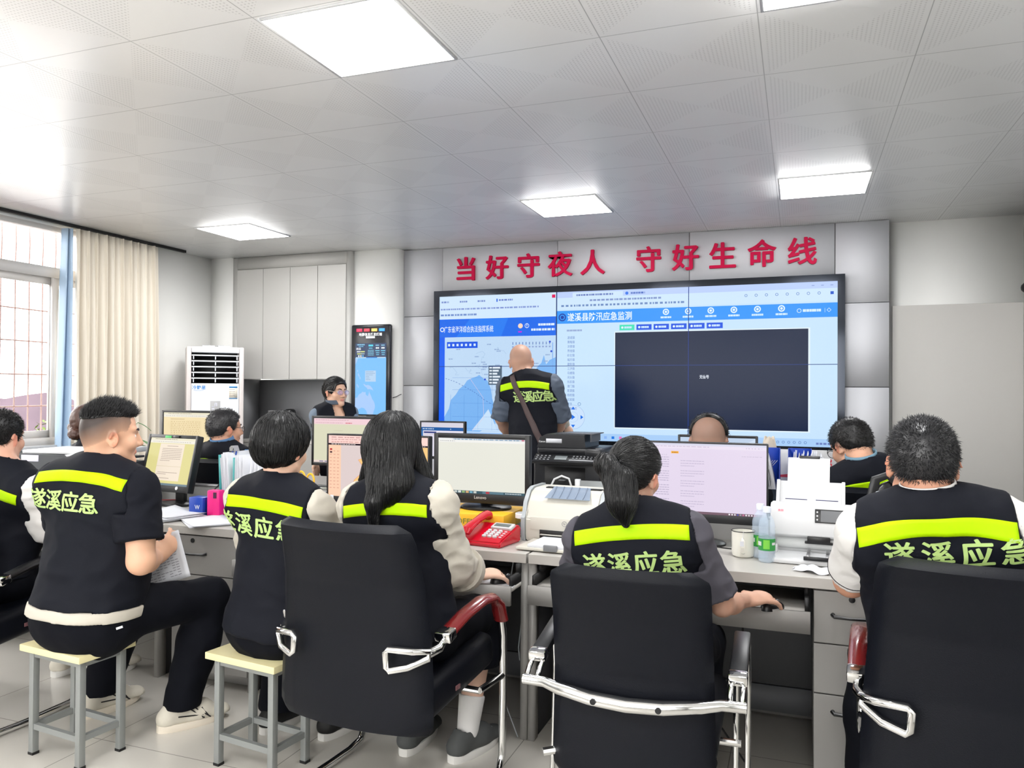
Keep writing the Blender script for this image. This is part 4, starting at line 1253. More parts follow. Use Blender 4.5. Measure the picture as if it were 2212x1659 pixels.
# jar of clips between telephone and laser printer
jr = thing('clip_jar', 'clear plastic jar of coloured clips between telephone and white printer', 'jar', (-1.175, 3.36, DZ + 0.0005))
b = MB(); b.lathe([(0.001, 0.0), (0.04, 0.0), (0.041, 0.006), (0.041, 0.085), (0.039, 0.085), (0.039, 0.006), (0.001, 0.004)], n=24, cap=False); b.build('jar_wall', M_acryl, jr)
b = MB(); b.lathe([(0.001, 0.086), (0.043, 0.086), (0.043, 0.104), (0.04, 0.108), (0.001, 0.108)], n=24); b.build('lid', mat('clear_lid', (236, 236, 240), 0.25), jr)
b = MB()
r_ = random.Random(11)
for i in range(26):
    th_, rr = r_.uniform(0, 6.28), r_.uniform(0, 0.026)
    b.box((0, 0, 0), (0.018, 0.014, 0.012), m=mx((rr * math.cos(th_), rr * math.sin(th_), 0.014 + 0.0021 * i), r_.uniform(0, 3), r_.uniform(-1, 1)), bev=0.002, mi=i % 4)
b.build('clip_fill', [mat('clip_pink', (214, 110, 140), 0.4), mat('clip_teal', (110, 170, 176), 0.4), mat('clip_grey', (150, 150, 160), 0.4), mat('clip_dark', (70, 60, 76), 0.4)], jr)['kind'] = 'stuff'

# white laser printer
lp = thing('laser_printer', 'white laser printer with paper tray, left of the ponytail woman', 'printer', (-0.965, 3.38, DZ + 0.0005), math.radians(-3))
b = MB()
side = [(-0.13, 0.03), (-0.13, 0.10), (-0.115, 0.118), (-0.10, 0.165), (-0.06, 0.212), (-0.02, 0.225), (0.12, 0.225), (0.13, 0.2), (0.13, 0.0), (-0.12, 0.0)]
b.prism(side, -0.165, 0.165, axis='x')
bmesh.ops.bevel(b.bm, geom=list(b.bm.edges), offset=0.005, segments=2, affect='EDGES', clamp_overlap=True)
b.build('printer_body', M_offw, lp)
M_pgrey = mat('printer_side', (166, 172, 176), 0.4)
for s in (-1, 1):
    b = MB(); b.prism([(y * 1.04, z * 1.02 + 0.001) for y, z in side], s * 0.166, s * 0.184, axis='x'); b.build('side_cheek', M_pgrey, lp)
b = MB(); b.box((0.0, -0.1305, 0.082), (0.28, 0.006, 0.055), bev=0.002); b.build('front_panel', M_offw, lp)
b = MB(); V, Fc, w, h = glyphs('hp', 0.01); b.raw([(x * 0.011 + 0.02, -0.1345, y * 0.011 + 0.088) for x, y, z in V], Fc); b.tube([(0.02 + 0.011 * math.cos(t * PI / 8), -0.134, 0.088 + 0.011 * math.sin(t * PI / 8)) for t in range(16)], 0.0009, 5, closed=True); b.build('emblem', M_grey, lp, smooth_angle=0)
b = MB(); b.box((0.03, -0.131, 0.038), (0.25, 0.006, 0.036)); b.build('feed_slot', M_blackm, lp, smooth_angle=0)
b = MB(); b.box((0.03, -0.128, 0.036), (0.24, 0.03, 0.004), bev=0.001); b.build('feed_lip', mat('lip_grey', (190, 188, 180), 0.4), lp)
b = MB(); b.box((0.02, -0.0, 0.2265), (0.26, 0.032, 0.006)); b.build('output_slot', M_blackm, lp, smooth_angle=0)
b = MB()
TO = mx((0.02, -0.036, 0.2265), 0, math.radians(30))
b.prism([(-0.085, 0.012), (0.085, 0.012), (0.105, -0.075), (-0.105, -0.075)], 0.002, 0.0035, m=TO, axis='z')
for k in range(5):
    b.box((-0.072 + k * 0.036, -0.032, 0.005), (0.004, 0.08, 0.006), m=TO)
b.build('output_support', mat('smoky_blue', (150, 166, 188), 0.15, alpha=0.6), lp, smooth_angle=0)
b = MB(); b.box((0.02, -0.235, 0.01), (0.29, 0.20, 0.012), bev=0.004); b.build('paper_tray', M_offw, lp)
b = MB(); b.box((0.03, -0.215, 0.022), (0.21, 0.22, 0.012), bev=0.001); b.build('paper_stack', M_paper, lp)
b = MB(); b.box((0.03, -0.335, 0.02), (0.06, 0.014, 0.026), bev=0.004); b.build('paper_guide', M_grey, lp)
b = MB(); b.tube([(-0.15, 0.14, 0.14), (-0.155, 0.15, 0.2), (-0.135, 0.16, 0.245), (-0.10, 0.165, 0.262), (-0.065, 0.17, 0.25), (-0.05, 0.175, 0.2), (-0.05, 0.18, 0.1)], 0.005, 8); b.build('cable', M_white, lp)

# enamel mug
mg = thing('mug', 'cream enamel mug in front of the pink monitor', 'mug', (-0.21, 3.285, DZ + 0.0005))
b = MB(); b.lathe([(0.001, 0.002), (0.036, 0.0), (0.043, 0.006), (0.046, 0.02), (0.046, 0.102), (0.0475, 0.104), (0.0445, 0.104), (0.043, 0.02), (0.001, 0.012)], n=36, cap=False); b.build('mug_body', mat('cream_enamel', (232, 230, 220), 0.18), mg)
b = MB(); b.lathe([(0.0472, 0.1025), (0.0485, 0.1042), (0.0472, 0.106), (0.0435, 0.1042)], n=36, cap=False); b.build('rim', M_black, mg)
b = MB(); b.tube([(0.0, -0.045, 0.075), (0.002, -0.075, 0.072), (0.003, -0.08, 0.05), (0.002, -0.07, 0.028), (0, -0.045, 0.022)], 0.006, 8, flat=(1.5, 0.7, (0, 1, 0.1))); hdl = b.build('handle', mat('cream_enamel', (0, 0, 0)), mg)
b = MB(); b.box((0.0, -0.084, 0.065), (0.014, 0.001, 0.02)); b.tube([(0.002, -0.084, 0.07), (0.003, -0.05, 0.108), (0.004, -0.04, 0.1)], 0.0006, 4); b.build('tea_bag_tag', M_paper, mg)

# water bottles
M_pet = mat('clear_bottle', (206, 224, 242), 0.06, alpha=0.32)
M_water = mat('bottle_water', (190, 220, 246), 0.02, trans=1.0)
def bottle(loc, label):
    o = thing('water_bottle', label, 'water bottle', loc, 0, 'plastic water bottles')
    b = MB()
    prof = [(0.001, 0.004), (0.022, 0.0), (0.031, 0.006)]
    for k in range(22):
        z = 0.012 + k * 0.0062
        prof.append((0.0318 - (0.0016 if (k % 4 == 3 and (z < 0.05 or z > 0.1)) else 0), z))
    prof += [(0.030, 0.152), (0.024, 0.170), (0.016, 0.183), (0.013, 0.19), (0.0125, 0.196)]
    b.lathe(prof, n=28); b.build('bottle_body', M_pet, o)
    b = MB(); b.lathe([(0.001, 0.193), (0.0155, 0.193), (0.0155, 0.213), (0.014, 0.216), (0.001, 0.216)], n=24); b.build('cap', mat('pale_cap', (214, 222, 236), 0.4), o)
    b = MB(); b.lathe([(0.0323, 0.048), (0.0323, 0.094)], n=28, cap=False, mi=0)
    for k, (a0, a1, z0, z1) in enumerate(((-1.95, -1.2, 0.055, 0.09), (-2.9, -2.2, 0.066, 0.082), (-0.9, -0.3, 0.07, 0.08))):
        b.grid(lambda u, v: Vector((0.0327 * math.cos(a0 + (a1 - a0) * u), 0.0327 * math.sin(a0 + (a1 - a0) * u), z0 + (z1 - z0) * v)), 8, 2, mi=1 if k == 0 else 2)
    b.build('label_wrap', [mat('bottle_green', (40, 140, 60), 0.4), mat('bottle_lightgreen', (120, 200, 70), 0.4), M_white], o)
    return o
bottle((-0.117, 3.212, DZ + 0.0005), 'clear water bottle with green label in front of the document scanner')
bottle((-0.145, 3.285, DZ + 0.0005), 'clear water bottle standing just behind another bottle, by the pink monitor')

# document scanner
ds = thing('document_scanner', 'white sheet-feed document scanner with small dark display, beside the water bottles', 'scanner', (0.048, 3.39, DZ + 0.0005), math.radians(-3))
b = MB()
b.prism([(-0.055, 0.085), (-0.06, 0.1), (-0.03, 0.205), (0.0, 0.215), (0.09, 0.205), (0.10, 0.0), (-0.02, 0.0), (-0.03, 0.085)], -0.155, 0.155, axis='x')
bmesh.ops.bevel(b.bm, geom=list(b.bm.edges), offset=0.005, segments=2, affect='EDGES', clamp_overlap=True)
b.build('scanner_body', M_white, ds)
b = MB(); b.prism([(-0.0, 0.006), (0.08, 0.006), (0.08, 0.083), (-0.026, 0.083)], -0.157, -0.152, axis='x'); b.prism([(-0.0, 0.006), (0.08, 0.006), (0.08, 0.083), (-0.026, 0.083)], 0.152, 0.157, axis='x'); b.build('side_panel', mat('scanner_grey', (206, 208, 208), 0.4), ds)
TF = Matrix.Translation((0, -0.0605, 0.105)) @ Matrix.Rotation(math.atan2(0.03, 0.105), 4, 'X').inverted()
TF = Matrix.Translation((0, -0.045, 0.1525)) @ Matrix.Rotation(-math.atan2(0.03, 0.105), 4, 'X')
b = MB(); b.box((0.075, -0.002, 0.018), (0.12, 0.004, 0.055), m=TF, bev=0.004); b.build('control_panel', M_black, ds)
b = MB(); b.box((0.083, -0.0045, 0.018), (0.092, 0.002, 0.045), m=TF); b.build('display', mat('scanner_lcd', (86, 88, 92), 0.2), ds)
for k in range(3):
    b = MB(); b.lathe([(0.004, 0), (0.003, 0.0016), (0.001, 0.0018)], n=10, m=TF @ mx((0.024, -0.004, 0.033 - 0.015 * k), 0, PI / 2)); b.build('button', M_steel, ds)
V, Fc, w, h = glyphs('良田', 0.03); b = MB(); b.raw([(x * 0.011 - 0.115, -0.0006, y * 0.0095 + 0.033) for x, y, z in V], Fc, m=TF); b.build('lettering', mat('pink_print', (226, 110, 130), 0.5), ds, smooth_angle=0)
# input chute: two stages leaning back
TC = Matrix.Translation((0.0, 0.03, 0.2)) @ Matrix.Rotation(math.radians(-28), 4, 'X')
b = MB(); b.box((-0.005, 0.0, 0.05), (0.25, 0.008, 0.11), m=TC, bev=0.003)
for s in (-1, 1):
    b.box((s * 0.125 - 0.005, -0.012, 0.045), (0.014, 0.034, 0.11), m=TC, bev=0.003)
b.build('feed_chute', M_white, ds)
b = MB(); b.box((-0.06, -0.0046, 0.024), (0.085, 0.001, 0.003), m=TC); b.box((0.058, -0.0046, 0.024), (0.085, 0.001, 0.003), m=TC); b.build('chute_slot', mat('slot_navy', (50, 50, 96), 0.5), ds, smooth_angle=0)
b = MB(); b.box((-0.015, 0.006, 0.155), (0.165, 0.004, 0.12), m=TC, bev=0.002); b.box((-0.015, 0.004, 0.105), (0.018, 0.006, 0.016), m=TC, bev=0.002); b.build('chute_extension', mat('extension_white', (226, 227, 230), 0.4), ds)
b = MB(); b.box((-0.012, 0.003, 0.217), (0.082, 0.008, 0.012), m=TC, bev=0.003); b.build('paper_stop', M_black, ds)
b = MB(); b.box((0.01, -0.115, 0.012), (0.29, 0.17, 0.022), bev=0.008)
for s in (-1, 1):
    b.box((0.01 + s * 0.14, -0.06, 0.03), (0.012, 0.07, 0.035), bev=0.005)
b.build('output_tray', M_white, ds)
b = MB(); b.tube([(0.0, -0.05, 0.085), (0.0, -0.055, 0.02)], 0.02, 24, flat=(6.5, 0.8, (0, 1, 0)), caps=True)
b.bm.free(); b = MB(); b.lathe([(0.02, -0.14), (0.024, -0.13), (0.024, 0.13), (0.02, 0.14)], n=20, m=mx((0.01, -0.02, 0.055), 0, 0, PI / 2)); b.build('roller_housing', mat('scanner_grey', (0, 0, 0)), ds)
b = MB(); b.box((0.03, -0.055, 0.075), (0.085, 0.016, 0.028), bev=0.003); b.box((0.03, -0.05, 0.064), (0.105, 0.014, 0.01), bev=0.003); b.build('tray_clamp', M_black, ds)
b = MB()
for s in (-1, 1):
    b.box((0.03 + s * 0.035, -0.13, 0.038), (0.012, 0.15, 0.005), m=None, bev=0.001)
b.build('tray_rail', M_steel, ds)
b = MB(); b.box((0.03, -0.205, 0.03), (0.1, 0.012, 0.014), bev=0.002); b.build('tray_stop', M_black, ds)

# crumpled tissue
ti = MB()
r_ = random.Random(4)
def tis(u, v):
    x, y = (u - 0.5) * 0.15, (v - 0.5) * 0.10
    z = 0.006 + 0.007 * math.sin(u * 11 + v * 4) * math.sin(v * 9 - u * 3) + 0.008 * math.exp(-((u - .5) ** 2 + (v - .5) ** 2) * 9)
    return Vector((x + 0.008 * math.sin(v * 9), y + 0.01 * math.sin(u * 8), max(z, 0.001)))
ti.grid(tis, 26, 20)
o = ti.build('tissue', M_paper, None, smooth_angle=0, solid=0.001); o.location = (0.06, 3.105, DZ + 0.001); o.rotation_euler = (0, 0, -0.2)
tag(o, 'crumpled white tissue on the desk in front of the scanner', 'tissue')
o = MB().box((0, 0, 0.0015), (0.1, 0.15, 0.003)).build('note_pad', mat('blue_paper', (224, 228, 246), 0.7), None, smooth_angle=0); o.location = (-0.34, 3.105, DZ + 0.0005); o.rotation_euler = (0, 0, 0.12)
tag(o, 'small pale blue note paper on the desk beside the ponytail woman', 'note paper')

# papers left of the drawers desk
def paper_pile(name, label, loc, rz, n, seed, w=0.21, d=0.297):
    r = random.Random(seed)
    o = thing(name, label, 'paper', loc, rz)
    b = MB()
    for k in range(n):
        ww, dd, nu = w, d, 7
        m = mx((r.uniform(-.012, .012), r.uniform(-.012, .012), 0.001 + k * 0.0022), r.uniform(-0.12, 0.12))
        cu = r.uniform(0.0, 0.014) if k == n - 1 else r.uniform(0, 0.003)
        b.grid(lambda u, v: m @ Vector(((u - .5) * ww, (v - .5) * dd, cu * (u * v) ** 2)), nu, nu)
    b.build('sheets', M_paper, o, smooth_angle=0, solid=0.0007)
    return o
pp = paper_pile('paper_pile', 'pile of white papers on the desk behind the man with papers', (-3.05, 3.17, DZ + 0.001), 1.3, 11, 2)
paper_pile('paper_pile', 'loose white papers lying between the small monitor and the short-haired person', (-2.75, 3.12, DZ + 0.001), 0.9, 5, 6)
paper_pile('paper_pile', 'white papers beside the base of the small monitor', (-3.50, 3.14, DZ + 0.001), 0.2, 6, 9)

# file holder with papers and folders
fh = thing('file_holder', 'blue wire file holder full of papers beside the short-haired person', 'file holder', (-2.745, 3.46, DZ + 0.0005))
b = MB(); b.box((0.0, 0, 0.006), (0.36, 0.25, 0.012), bev=0.003); b.box((0, -0.12, 0.06), (0.36, 0.008, 0.11)); b.build('holder_base', M_blue, fh)
b = MB()
for xx in (-0.175, -0.06, 0.06, 0.175):
    b.tube([(xx, -0.115, 0.01), (xx, -0.115, 0.13), (xx, -0.06, 0.165), (xx, 0.1, 0.165), (xx, 0.115, 0.01)], 0.004, 6)
b.build('wire_divider', M_black, fh)
def folder(label, x, lean, cm, n, h, seed, z0=DZ + 0.0135, y=3.46, name='file_folder', holdgrp=None):
    r = random.Random(seed)
    o = thing(name, label, 'folder', (x, y, z0), 0, holdgrp)
    b = MB(); b.box((-0.055, 0, h / 2 - 0.01), (0.003, 0.23, h - 0.02), m=Matrix.Rotation(lean, 4, 'Y')); b.build('folder_cover', cm, o, smooth_angle=0)
    b = MB()
    for k in range(n):
        hh = h * r.uniform(0.86, 0.97)
        xo = -0.05 + 0.05 * k / max(n - 1, 1)
        cvr = r.uniform(-0.012, 0.012)
        m = Matrix.Rotation(lean + r.uniform(-0.03, 0.03), 4, 'Y')
        b.grid(lambda u, v: m @ Vector((xo + cvr * (v * v), (u - .5) * 0.215 * r.uniform(.999, 1), 0.002 + hh * v)), 2, 6)
    b.build('page_stack', M_paper, o, smooth_angle=0, solid=0.0016)
    return o
folder('teal folder stuffed with white papers, leftmost in the file holder', -2.825, -0.05, M_teal, 14, 0.325, 1)
folder('teal folder of papers in the middle of the file holder', -2.745, 0.0, M_teal, 12, 0.31, 2)
folder('pale folder of curved papers, rightmost in the file holder', -2.655, 0.09, M_paper, 12, 0.30, 3)
cl = thing('binder_clip', 'silver and blue clip sitting on top of the teal folders', 'clip', (-2.855, 3.42, DZ + 0.333))
b = MB(); b.prism([(-0.018, 0.0), (0.018, 0.0), (0.007, 0.028), (-0.007, 0.028)], -0.02, 0.02, axis='y'); b.lathe([(0.012, 0), (0.012, 0.006), (0.001, 0.006)], n=14, m=mx((0.0, -0.02, 0.014), 0, PI / 2)); b.build('clip_body', M_steel, cl)
b = MB(); b.tube([(-0.012, 0, 0.0), (-0.004, 0.0, -0.022), (0.01, 0, -0.02), (0.014, 0, 0.0)], 0.004, 6); b.build('clip_lever', M_blue, cl)
pk = thing('sticky_note_case', 'bright pink case standing in front of the file holder', 'case', (-2.845, 3.27, DZ + 0.0005), 0.1)
b = MB(); b.box((0, 0, 0.07), (0.075, 0.05, 0.14), bev=0.008); b.build('case_body', mat('hot_pink', (236, 26, 130), 0.4), pk)
b = MB(); b.box((0.012, -0.026, 0.115), (0.018, 0.004, 0.03)); b.build('clasp', mat('dark_plum', (70, 20, 60), 0.5), pk)
bb = thing('card_box', 'blue box standing left of the pink case', 'box', (-2.945, 3.27, DZ + 0.0005))
b = MB(); b.box((0, 0, 0.05), (0.09, 0.07, 0.10), bev=0.004); b.build('box_body', M_blue, bb)
V, Fc, w, h = glyphs('W', 0.02); b = MB(); b.raw([(x * 0.03 + 0.01, -0.0356, y * 0.03 + 0.05) for x, y, z in V], Fc); b.build('print', M_paper, bb, smooth_angle=0)

# pen holder with scissors and pens, right of the short-haired person
pn = thing('pen_holder', 'blue perforated pen holder right of the short-haired person', 'pen holder', (-2.405, 3.40, DZ + 0.0005))
b = MB()
for k in range(4):
    m = mx((0, 0, 0), k * PI / 2)
    b.box((0, -0.045, 0.085), (0.09, 0.004, 0.17 if k != 1 else 0.17), m=m)
b.box((0, 0, 0.003), (0.088, 0.088, 0.006))
b.build('holder_wall', M_blue, pn, smooth_angle=0)
b = MB()
for r0 in range(3):
    for c0 in range(3):
        b.lathe([(0.008, 0), (0.001, 0.0006)], n=10, m=Matrix.Translation((-0.026 + c0 * 0.026 + (0.01 if r0 % 2 else 0), -0.0473, 0.06 + r0 * 0.04)) @ Matrix.Rotation(PI / 2, 4, 'X') @ Matrix.Diagonal((0.8, 1.6, 1, 1)))
b.build('hole_pattern', mat('hole_navy', (10, 24, 80), 0.6), pn, smooth_angle=0)
sci = thing('scissors', 'scissors with yellow handles standing in the blue pen holder', 'scissors', (-2.385, 3.40, DZ + 0.008))
M_yel = mat('yellow_plastic', (240, 186, 50), 0.35)
b = MB(); b.box((-0.004, 0, 0.07), (0.01, 0.002, 0.14), m=Matrix.Rotation(0.03, 4, 'Y')); b.box((0.004, 0.003, 0.07), (0.01, 0.002, 0.14), m=Matrix.Rotation(-0.03, 4, 'Y')); b.build('blades', M_steel, sci)
b = MB()
for s, zz in ((-1, 0.20), (1, 0.19)):
    b.tube([(s * 0.028 + 0.022 * math.cos(t * PI / 9), 0, zz + 0.034 * math.sin(t * PI / 9)) for t in range(18)], 0.0055, 6, closed=True)
    b.tube([(s * 0.008, 0, 0.135), (s * 0.014, 0, 0.165)], 0.008, 8)
b.build('handles', M_yel, sci)
def pen(label, loc, tip, cm, r=0.004, name='pen'):
    o = thing(name, label, 'pen', loc)
    d = Vector(tip)
    b = MB(); b.tube([Vector((0, 0, 0)), d * 0.9], r, 8); b.build('barrel', cm, o)
    b = MB(); b.tube([d * 0.9, d * 0.96, d], [r, r * 0.7, r * 0.25], 8); b.build('tip', M_black, o)
    return o
pen('magenta pen standing in the blue pen holder', (-2.43, 3.39, DZ + 0.008), (-0.012, -0.01, 0.19), mat('magenta_pen', (226, 40, 120), 0.4))
pen('dark blue pen standing in the blue pen holder', (-2.40, 3.375, DZ + 0.008), (0.01, -0.005, 0.215), mat('navy_pen', (20, 30, 80), 0.4))
ab = thing('document_tray', 'clear acrylic document tray behind the blue pen holder', 'document tray', (-2.36, 3.545, DZ + 0.0005))
b = MB()
for zz in (0.004, 0.075, 0.145):
    b.box((0, 0, zz), (0.23, 0.16, 0.004))
for s in (-1, 1):
    b.box((s * 0.114, 0, 0.075), (0.004, 0.16, 0.15))
b.build('tray_shell', M_acryl, ab, smooth_angle=0)
for zz, lb in ((0.008, 'lower'), (0.079, 'upper')):
    o = paper_pile('paper_pile', 'white papers on the %s shelf of the clear document tray' % lb, (-2.36, 3.545, DZ + zz), PI / 2, 5, 3, 0.12, 0.2)

# copier on the left
cp = thing('copier', 'black and white flatbed copier in front of the window', 'copier', (-3.93, 3.36, DZ + 0.0005), math.radians(8))
b = MB(); b.box((0, 0.0, 0.075), (0.56, 0.46, 0.15), bev=0.012); b.build('copier_body', M_white, cp)
b = MB(); b.box((0, -0.2, 0.168), (0.575, 0.15, 0.03), m=None, bev=0.008); b.build('control_deck', M_white, cp)
b = MB(); b.box((-0.01, -0.21, 0.1845), (0.075, 0.04, 0.004), bev=0.001); b.build('display', mat('copier_lcd', (70, 84, 130), 0.25), cp)
b = MB(); b.box((0, 0.055, 0.175), (0.57, 0.37, 0.05), bev=0.01); b.build('scan_bed', M_blackm, cp)
b = MB()
b.prism([(-0.285, 0.2), (0.285, 0.2), (0.285, 0.235), (0.1, 0.24), (0.03, 0.285), (-0.26, 0.29), (-0.285, 0.27)], -0.12, 0.235, axis='y')
b.build('feeder_body', mat('dark_feeder', (66, 68, 72), 0.5), cp)
b = MB(); b.box((-0.02, 0.08, 0.298), (0.54, 0.33, 0.02), bev=0.006); b.prism([(0.03, 0.29), (0.07, 0.29), (0.14, 0.235), (0.1, 0.235)], -0.121, 0.23, axis='y'); b.box((0.26, 0.06, 0.305), (0.07, 0.35, 0.03), bev=0.006); b.build('feeder_lid', M_white, cp)
b = MB(); b.box((0.19, 0.05, 0.262), (0.2, 0.32, 0.012)); b.build('output_shelf', M_black, cp, smooth_angle=0)
b = MB(); b.box((-0.2, -0.1215, 0.265), (0.115, 0.003, 0.036)); b.build('paper_label', mat('copier_label', (226, 224, 236), 0.6), cp, smooth_angle=0)

# cables and bag by the scanner
bag = thing('bag', 'crumpled black bag behind the right seated man', 'bag', (0.375, 3.535, DZ + 0.0005))
b = MB()
def bagf(u, v):
    th_, ph_ = 2 * PI * u, PI * v
    n = 1 + 0.12 * math.sin(3 * th_ + 4 * v) + 0.07 * math.sin(7 * th_ - 5 * v) + 0.06 * math.sin(11 * v + 2 * th_)
    return Vector((0.12 * n * math.sin(ph_) * math.cos(th_), 0.075 * n * math.sin(ph_) * math.sin(th_), 0.15 - 0.145 * math.cos(ph_) * (1 + 0.1 * math.sin(4 * th_))))
b.grid(bagf, 40, 22, closed_u=True); b.build('bag_body', mat('black_vinyl', (22, 22, 24), 0.28, bump=0.3, bscale=60), bag)
b = MB(); b.tube([(-0.1, -0.03, 0.22), (-0.08, -0.03, 0.31), (-0.03, -0.02, 0.33), (0.02, -0.02, 0.28)], 0.012, 8, flat=(1.6, .5, (0, 1, 0))); b.build('strap', M_black, bag)
cb = thing('cable', 'loop of grey cable hanging over the black bag', 'cable', (0.262, 3.40, DZ + 0.007))
b = MB(); b.tube([(-0.02, 0, 0.0), (-0.045, 0.0, 0.1), (-0.03, 0, 0.2), (0.03, 0.0, 0.262), (0.11, 0.0, 0.28), (0.16, 0, 0.25)], 0.006, 8); b.tube([(0.0, 0.0, 0.0), (-0.01, 0.0, 0.12), (0.02, 0, 0.2), (0.1, 0.0, 0.25), (0.17, 0, 0.24)], 0.006, 8)
b.build('cable_run', mat('grey_cable', (186, 192, 198), 0.4), cb)
pg = thing('power_adapter', 'white power adapter with plug beside the black bag', 'adapter', (0.265, 3.52, DZ + 0.0005))
b = MB(); b.box((0, 0, 0.135), (0.05, 0.05, 0.06), bev=0.008); b.box((0, 0.02, 0.055), (0.045, 0.03, 0.11), bev=0.004); b.build('adapter_body', M_offw, pg)
b = MB(); b.tube([(-0.02, 0, 0.145), (-0.08, 0.0, 0.15), (-0.12, 0.02, 0.13), (-0.13, 0.1, 0.02)], 0.004, 6); b.build('cord', M_offw, pg)
tr = thing('toilet_roll', 'white paper roll standing in front of the black bag', 'paper roll', (0.315, 3.33, DZ + 0.0005))
b = MB(); b.lathe([(0.02, 0.0), (0.05, 0.0), (0.052, 0.05), (0.05, 0.10), (0.02, 0.10), (0.02, 0.0)], n=28, cap=False); b.build('roll', M_offw, tr)

# keyboards, mice on the trays
def keyboard(label, loc, rz):
    o = thing('keyboard', label, 'keyboard', loc, rz)
    b = MB(); b.box((0, 0, 0.008), (0.44, 0.14, 0.016), bev=0.004); b.build('keyboard_base', M_black, o)
    b = MB()
    for r0 in range(5):
        for c0 in range(18):
            b.box((-0.2 + c0 * 0.0235, -0.048 + r0 * 0.0235, 0.019), (0.019, 0.019, 0.008), bev=0.002, seg=1)
    b.build('key_field', mat('dark_keys', (40, 41, 45), 0.5), o)
    return o
def mouse(label, loc, rz, m):
    o = thing('computer_mouse', label, 'mouse', loc, rz)
    b = MB()
    def f(u, v):
        th_ = 2 * PI * u
        r = math.sin(PI / 2 * (1 - v)) if v < 1 else 0.0
        q = math.cos(PI / 2 * (1 - v))
        return Vector((0.031 * math.cos(th_) * max(r, 0.001) ** 0.6, 0.056 * math.sin(th_) * max(r, 0.001) ** 0.6, 0.002 + 0.03 * q * (1 - 0.2 * math.sin(th_))))
    b.grid(f, 24, 10, closed_u=True); b.build('shell', m, o)
    b = MB(); b.lathe([(0.007, -0.003), (0.007, 0.003)], n=12, m=mx((0, 0.03, 0.0245), 0, 0, PI / 2)); b.build('scroll_wheel', M_grey, o)
    return o
keyboard('black keyboard on the keyboard tray of the ponytail woman', (-0.52, 3.12, 0.6445), 0)
keyboard('black keyboard on the tray before the long-haired woman', (-1.72, 3.10, 0.6445), 0)
mouse('black mouse under the hand of the ponytail woman', (-0.088, 2.955, 0.6445), -0.6, M_black)
mouse('dark mouse under the hand of the long-haired woman', (-1.128, 2.955, 0.6475), -0.6, M_black)
o = MB().box((0, 0, 0.0012), (0.22, 0.20, 0.0024)).build('mouse_paper', M_paper, None, smooth_angle=0); o.location = (-1.18, 2.98, 0.6448); o.rotation_euler = (0, 0, 0.1)
tag(o, 'white paper lying under the mouse of the long-haired woman', 'paper')

# cables under the desks
def cable(label, pts, r, m, name='cable'):
    p0 = Vector(pts[0])
    o = MB().tube([Vector(p) - p0 for p in pts], r, 6).build(name, m)
    o.location = p0
    return tag(o, label, 'cable')
cable('black cable hanging below the keyboard tray of the ponytail woman', [(-0.19, 2.95, 0.625), (-0.19, 2.97, 0.5), (-0.26, 2.95, 0.32), (-0.27, 2.96, 0.2), (-0.17, 2.97, 0.06), (-0.22, 2.99, 0.005), (-0.3, 3.02, 0.005)], 0.004, M_blackm)
cable('thin grey cable hanging under the desk left of the ponytail chair', [(-1.13, 3.1, 0.72), (-1.15, 3.05, 0.5), (-1.155, 3.03, 0.3), (-1.13, 3.02, 0.12), (-1.08, 3.02, 0.004)], 0.0025, mat('thin_cable', (150, 156, 160), 0.5))
cable('thin grey cable with a tag hanging beside the desk side panel', [(-1.075, 3.1, 0.7), (-1.075, 3.06, 0.52), (-1.09, 3.05, 0.36), (-1.08, 3.04, 0.31)], 0.0022, mat('thin_cable', (0, 0, 0)))
cable('red cable running along the desk behind the small monitor', [(-3.62, 3.6, DZ + 0.004), (-3.4, 3.58, DZ + 0.02), (-3.2, 3.57, DZ + 0.008), (-3.0, 3.6, DZ + 0.006)], 0.003, mat('red_cable', (180, 40, 50), 0.4))
cable('black cable curling beside the base of the pink monitor', [(-0.36, 3.42, DZ + 0.008), (-0.3, 3.33, DZ + 0.02), (-0.26, 3.36, DZ + 0.012), (-0.2, 3.45, DZ + 0.008)], 0.0025, M_blackm)
cable('black cable running from the blank cream monitor to the desk', [(-1.28, 3.5, 0.93), (-1.2, 3.44, 0.90), (-1.13, 3.47, 0.84), (-1.09, 3.5, 0.77)], 0.004, M_blackm)

# ================================================================== THINGS ON THE REAR DESKS
mf = thing('multifunction_printer', 'black multifunction printer on the rear desk, before the video wall', 'printer', (-1.285, 4.63, DZ + 0.0005), math.radians(-2))
M_mf = mat('printer_black', (30, 31, 35), 0.32)
b = MB(); b.box((0, 0, 0.14), (0.42, 0.38, 0.28), bev=0.015, seg=3); b.build('printer_body', M_mf, mf)
b = MB(); b.box((0.16, 0.0, 0.30), (0.10, 0.38, 0.05), bev=0.012); b.box((0, 0.03, 0.305), (0.42, 0.32, 0.045), bev=0.014, seg=3); b.build('scanner_lid', M_mf, mf)
b = MB(); b.prism([(-0.21, 0.325), (-0.19, 0.385), (-0.15, 0.405), (0.09, 0.405), (0.1, 0.325)], -0.13, 0.16, axis='y'); b.build('document_feeder', M_mf, mf)
b = MB(); b.box((0.03, 0.02, 0.408), (0.22, 0.22, 0.006), bev=0.002); b.box((0.128, -0.02, 0.385), (0.006, 0.2, 0.045)); b.build('feeder_tray', mat('dark_grey_plastic', (70, 72, 78), 0.4), mf)
TQ = Matrix.Translation((0, -0.2, 0.262)) @ Matrix.Rotation(math.radians(28), 4, 'X')
b = MB(); b.box((0, 0, 0), (0.40, 0.09, 0.018), m=TQ, bev=0.004); b.build('control_panel', M_black, mf)
b = MB(); b.box((-0.03, 0.0, 0.010), (0.075, 0.04, 0.002), m=TQ); b.build('display', mat('mf_lcd', (120, 128, 130), 0.3), mf)
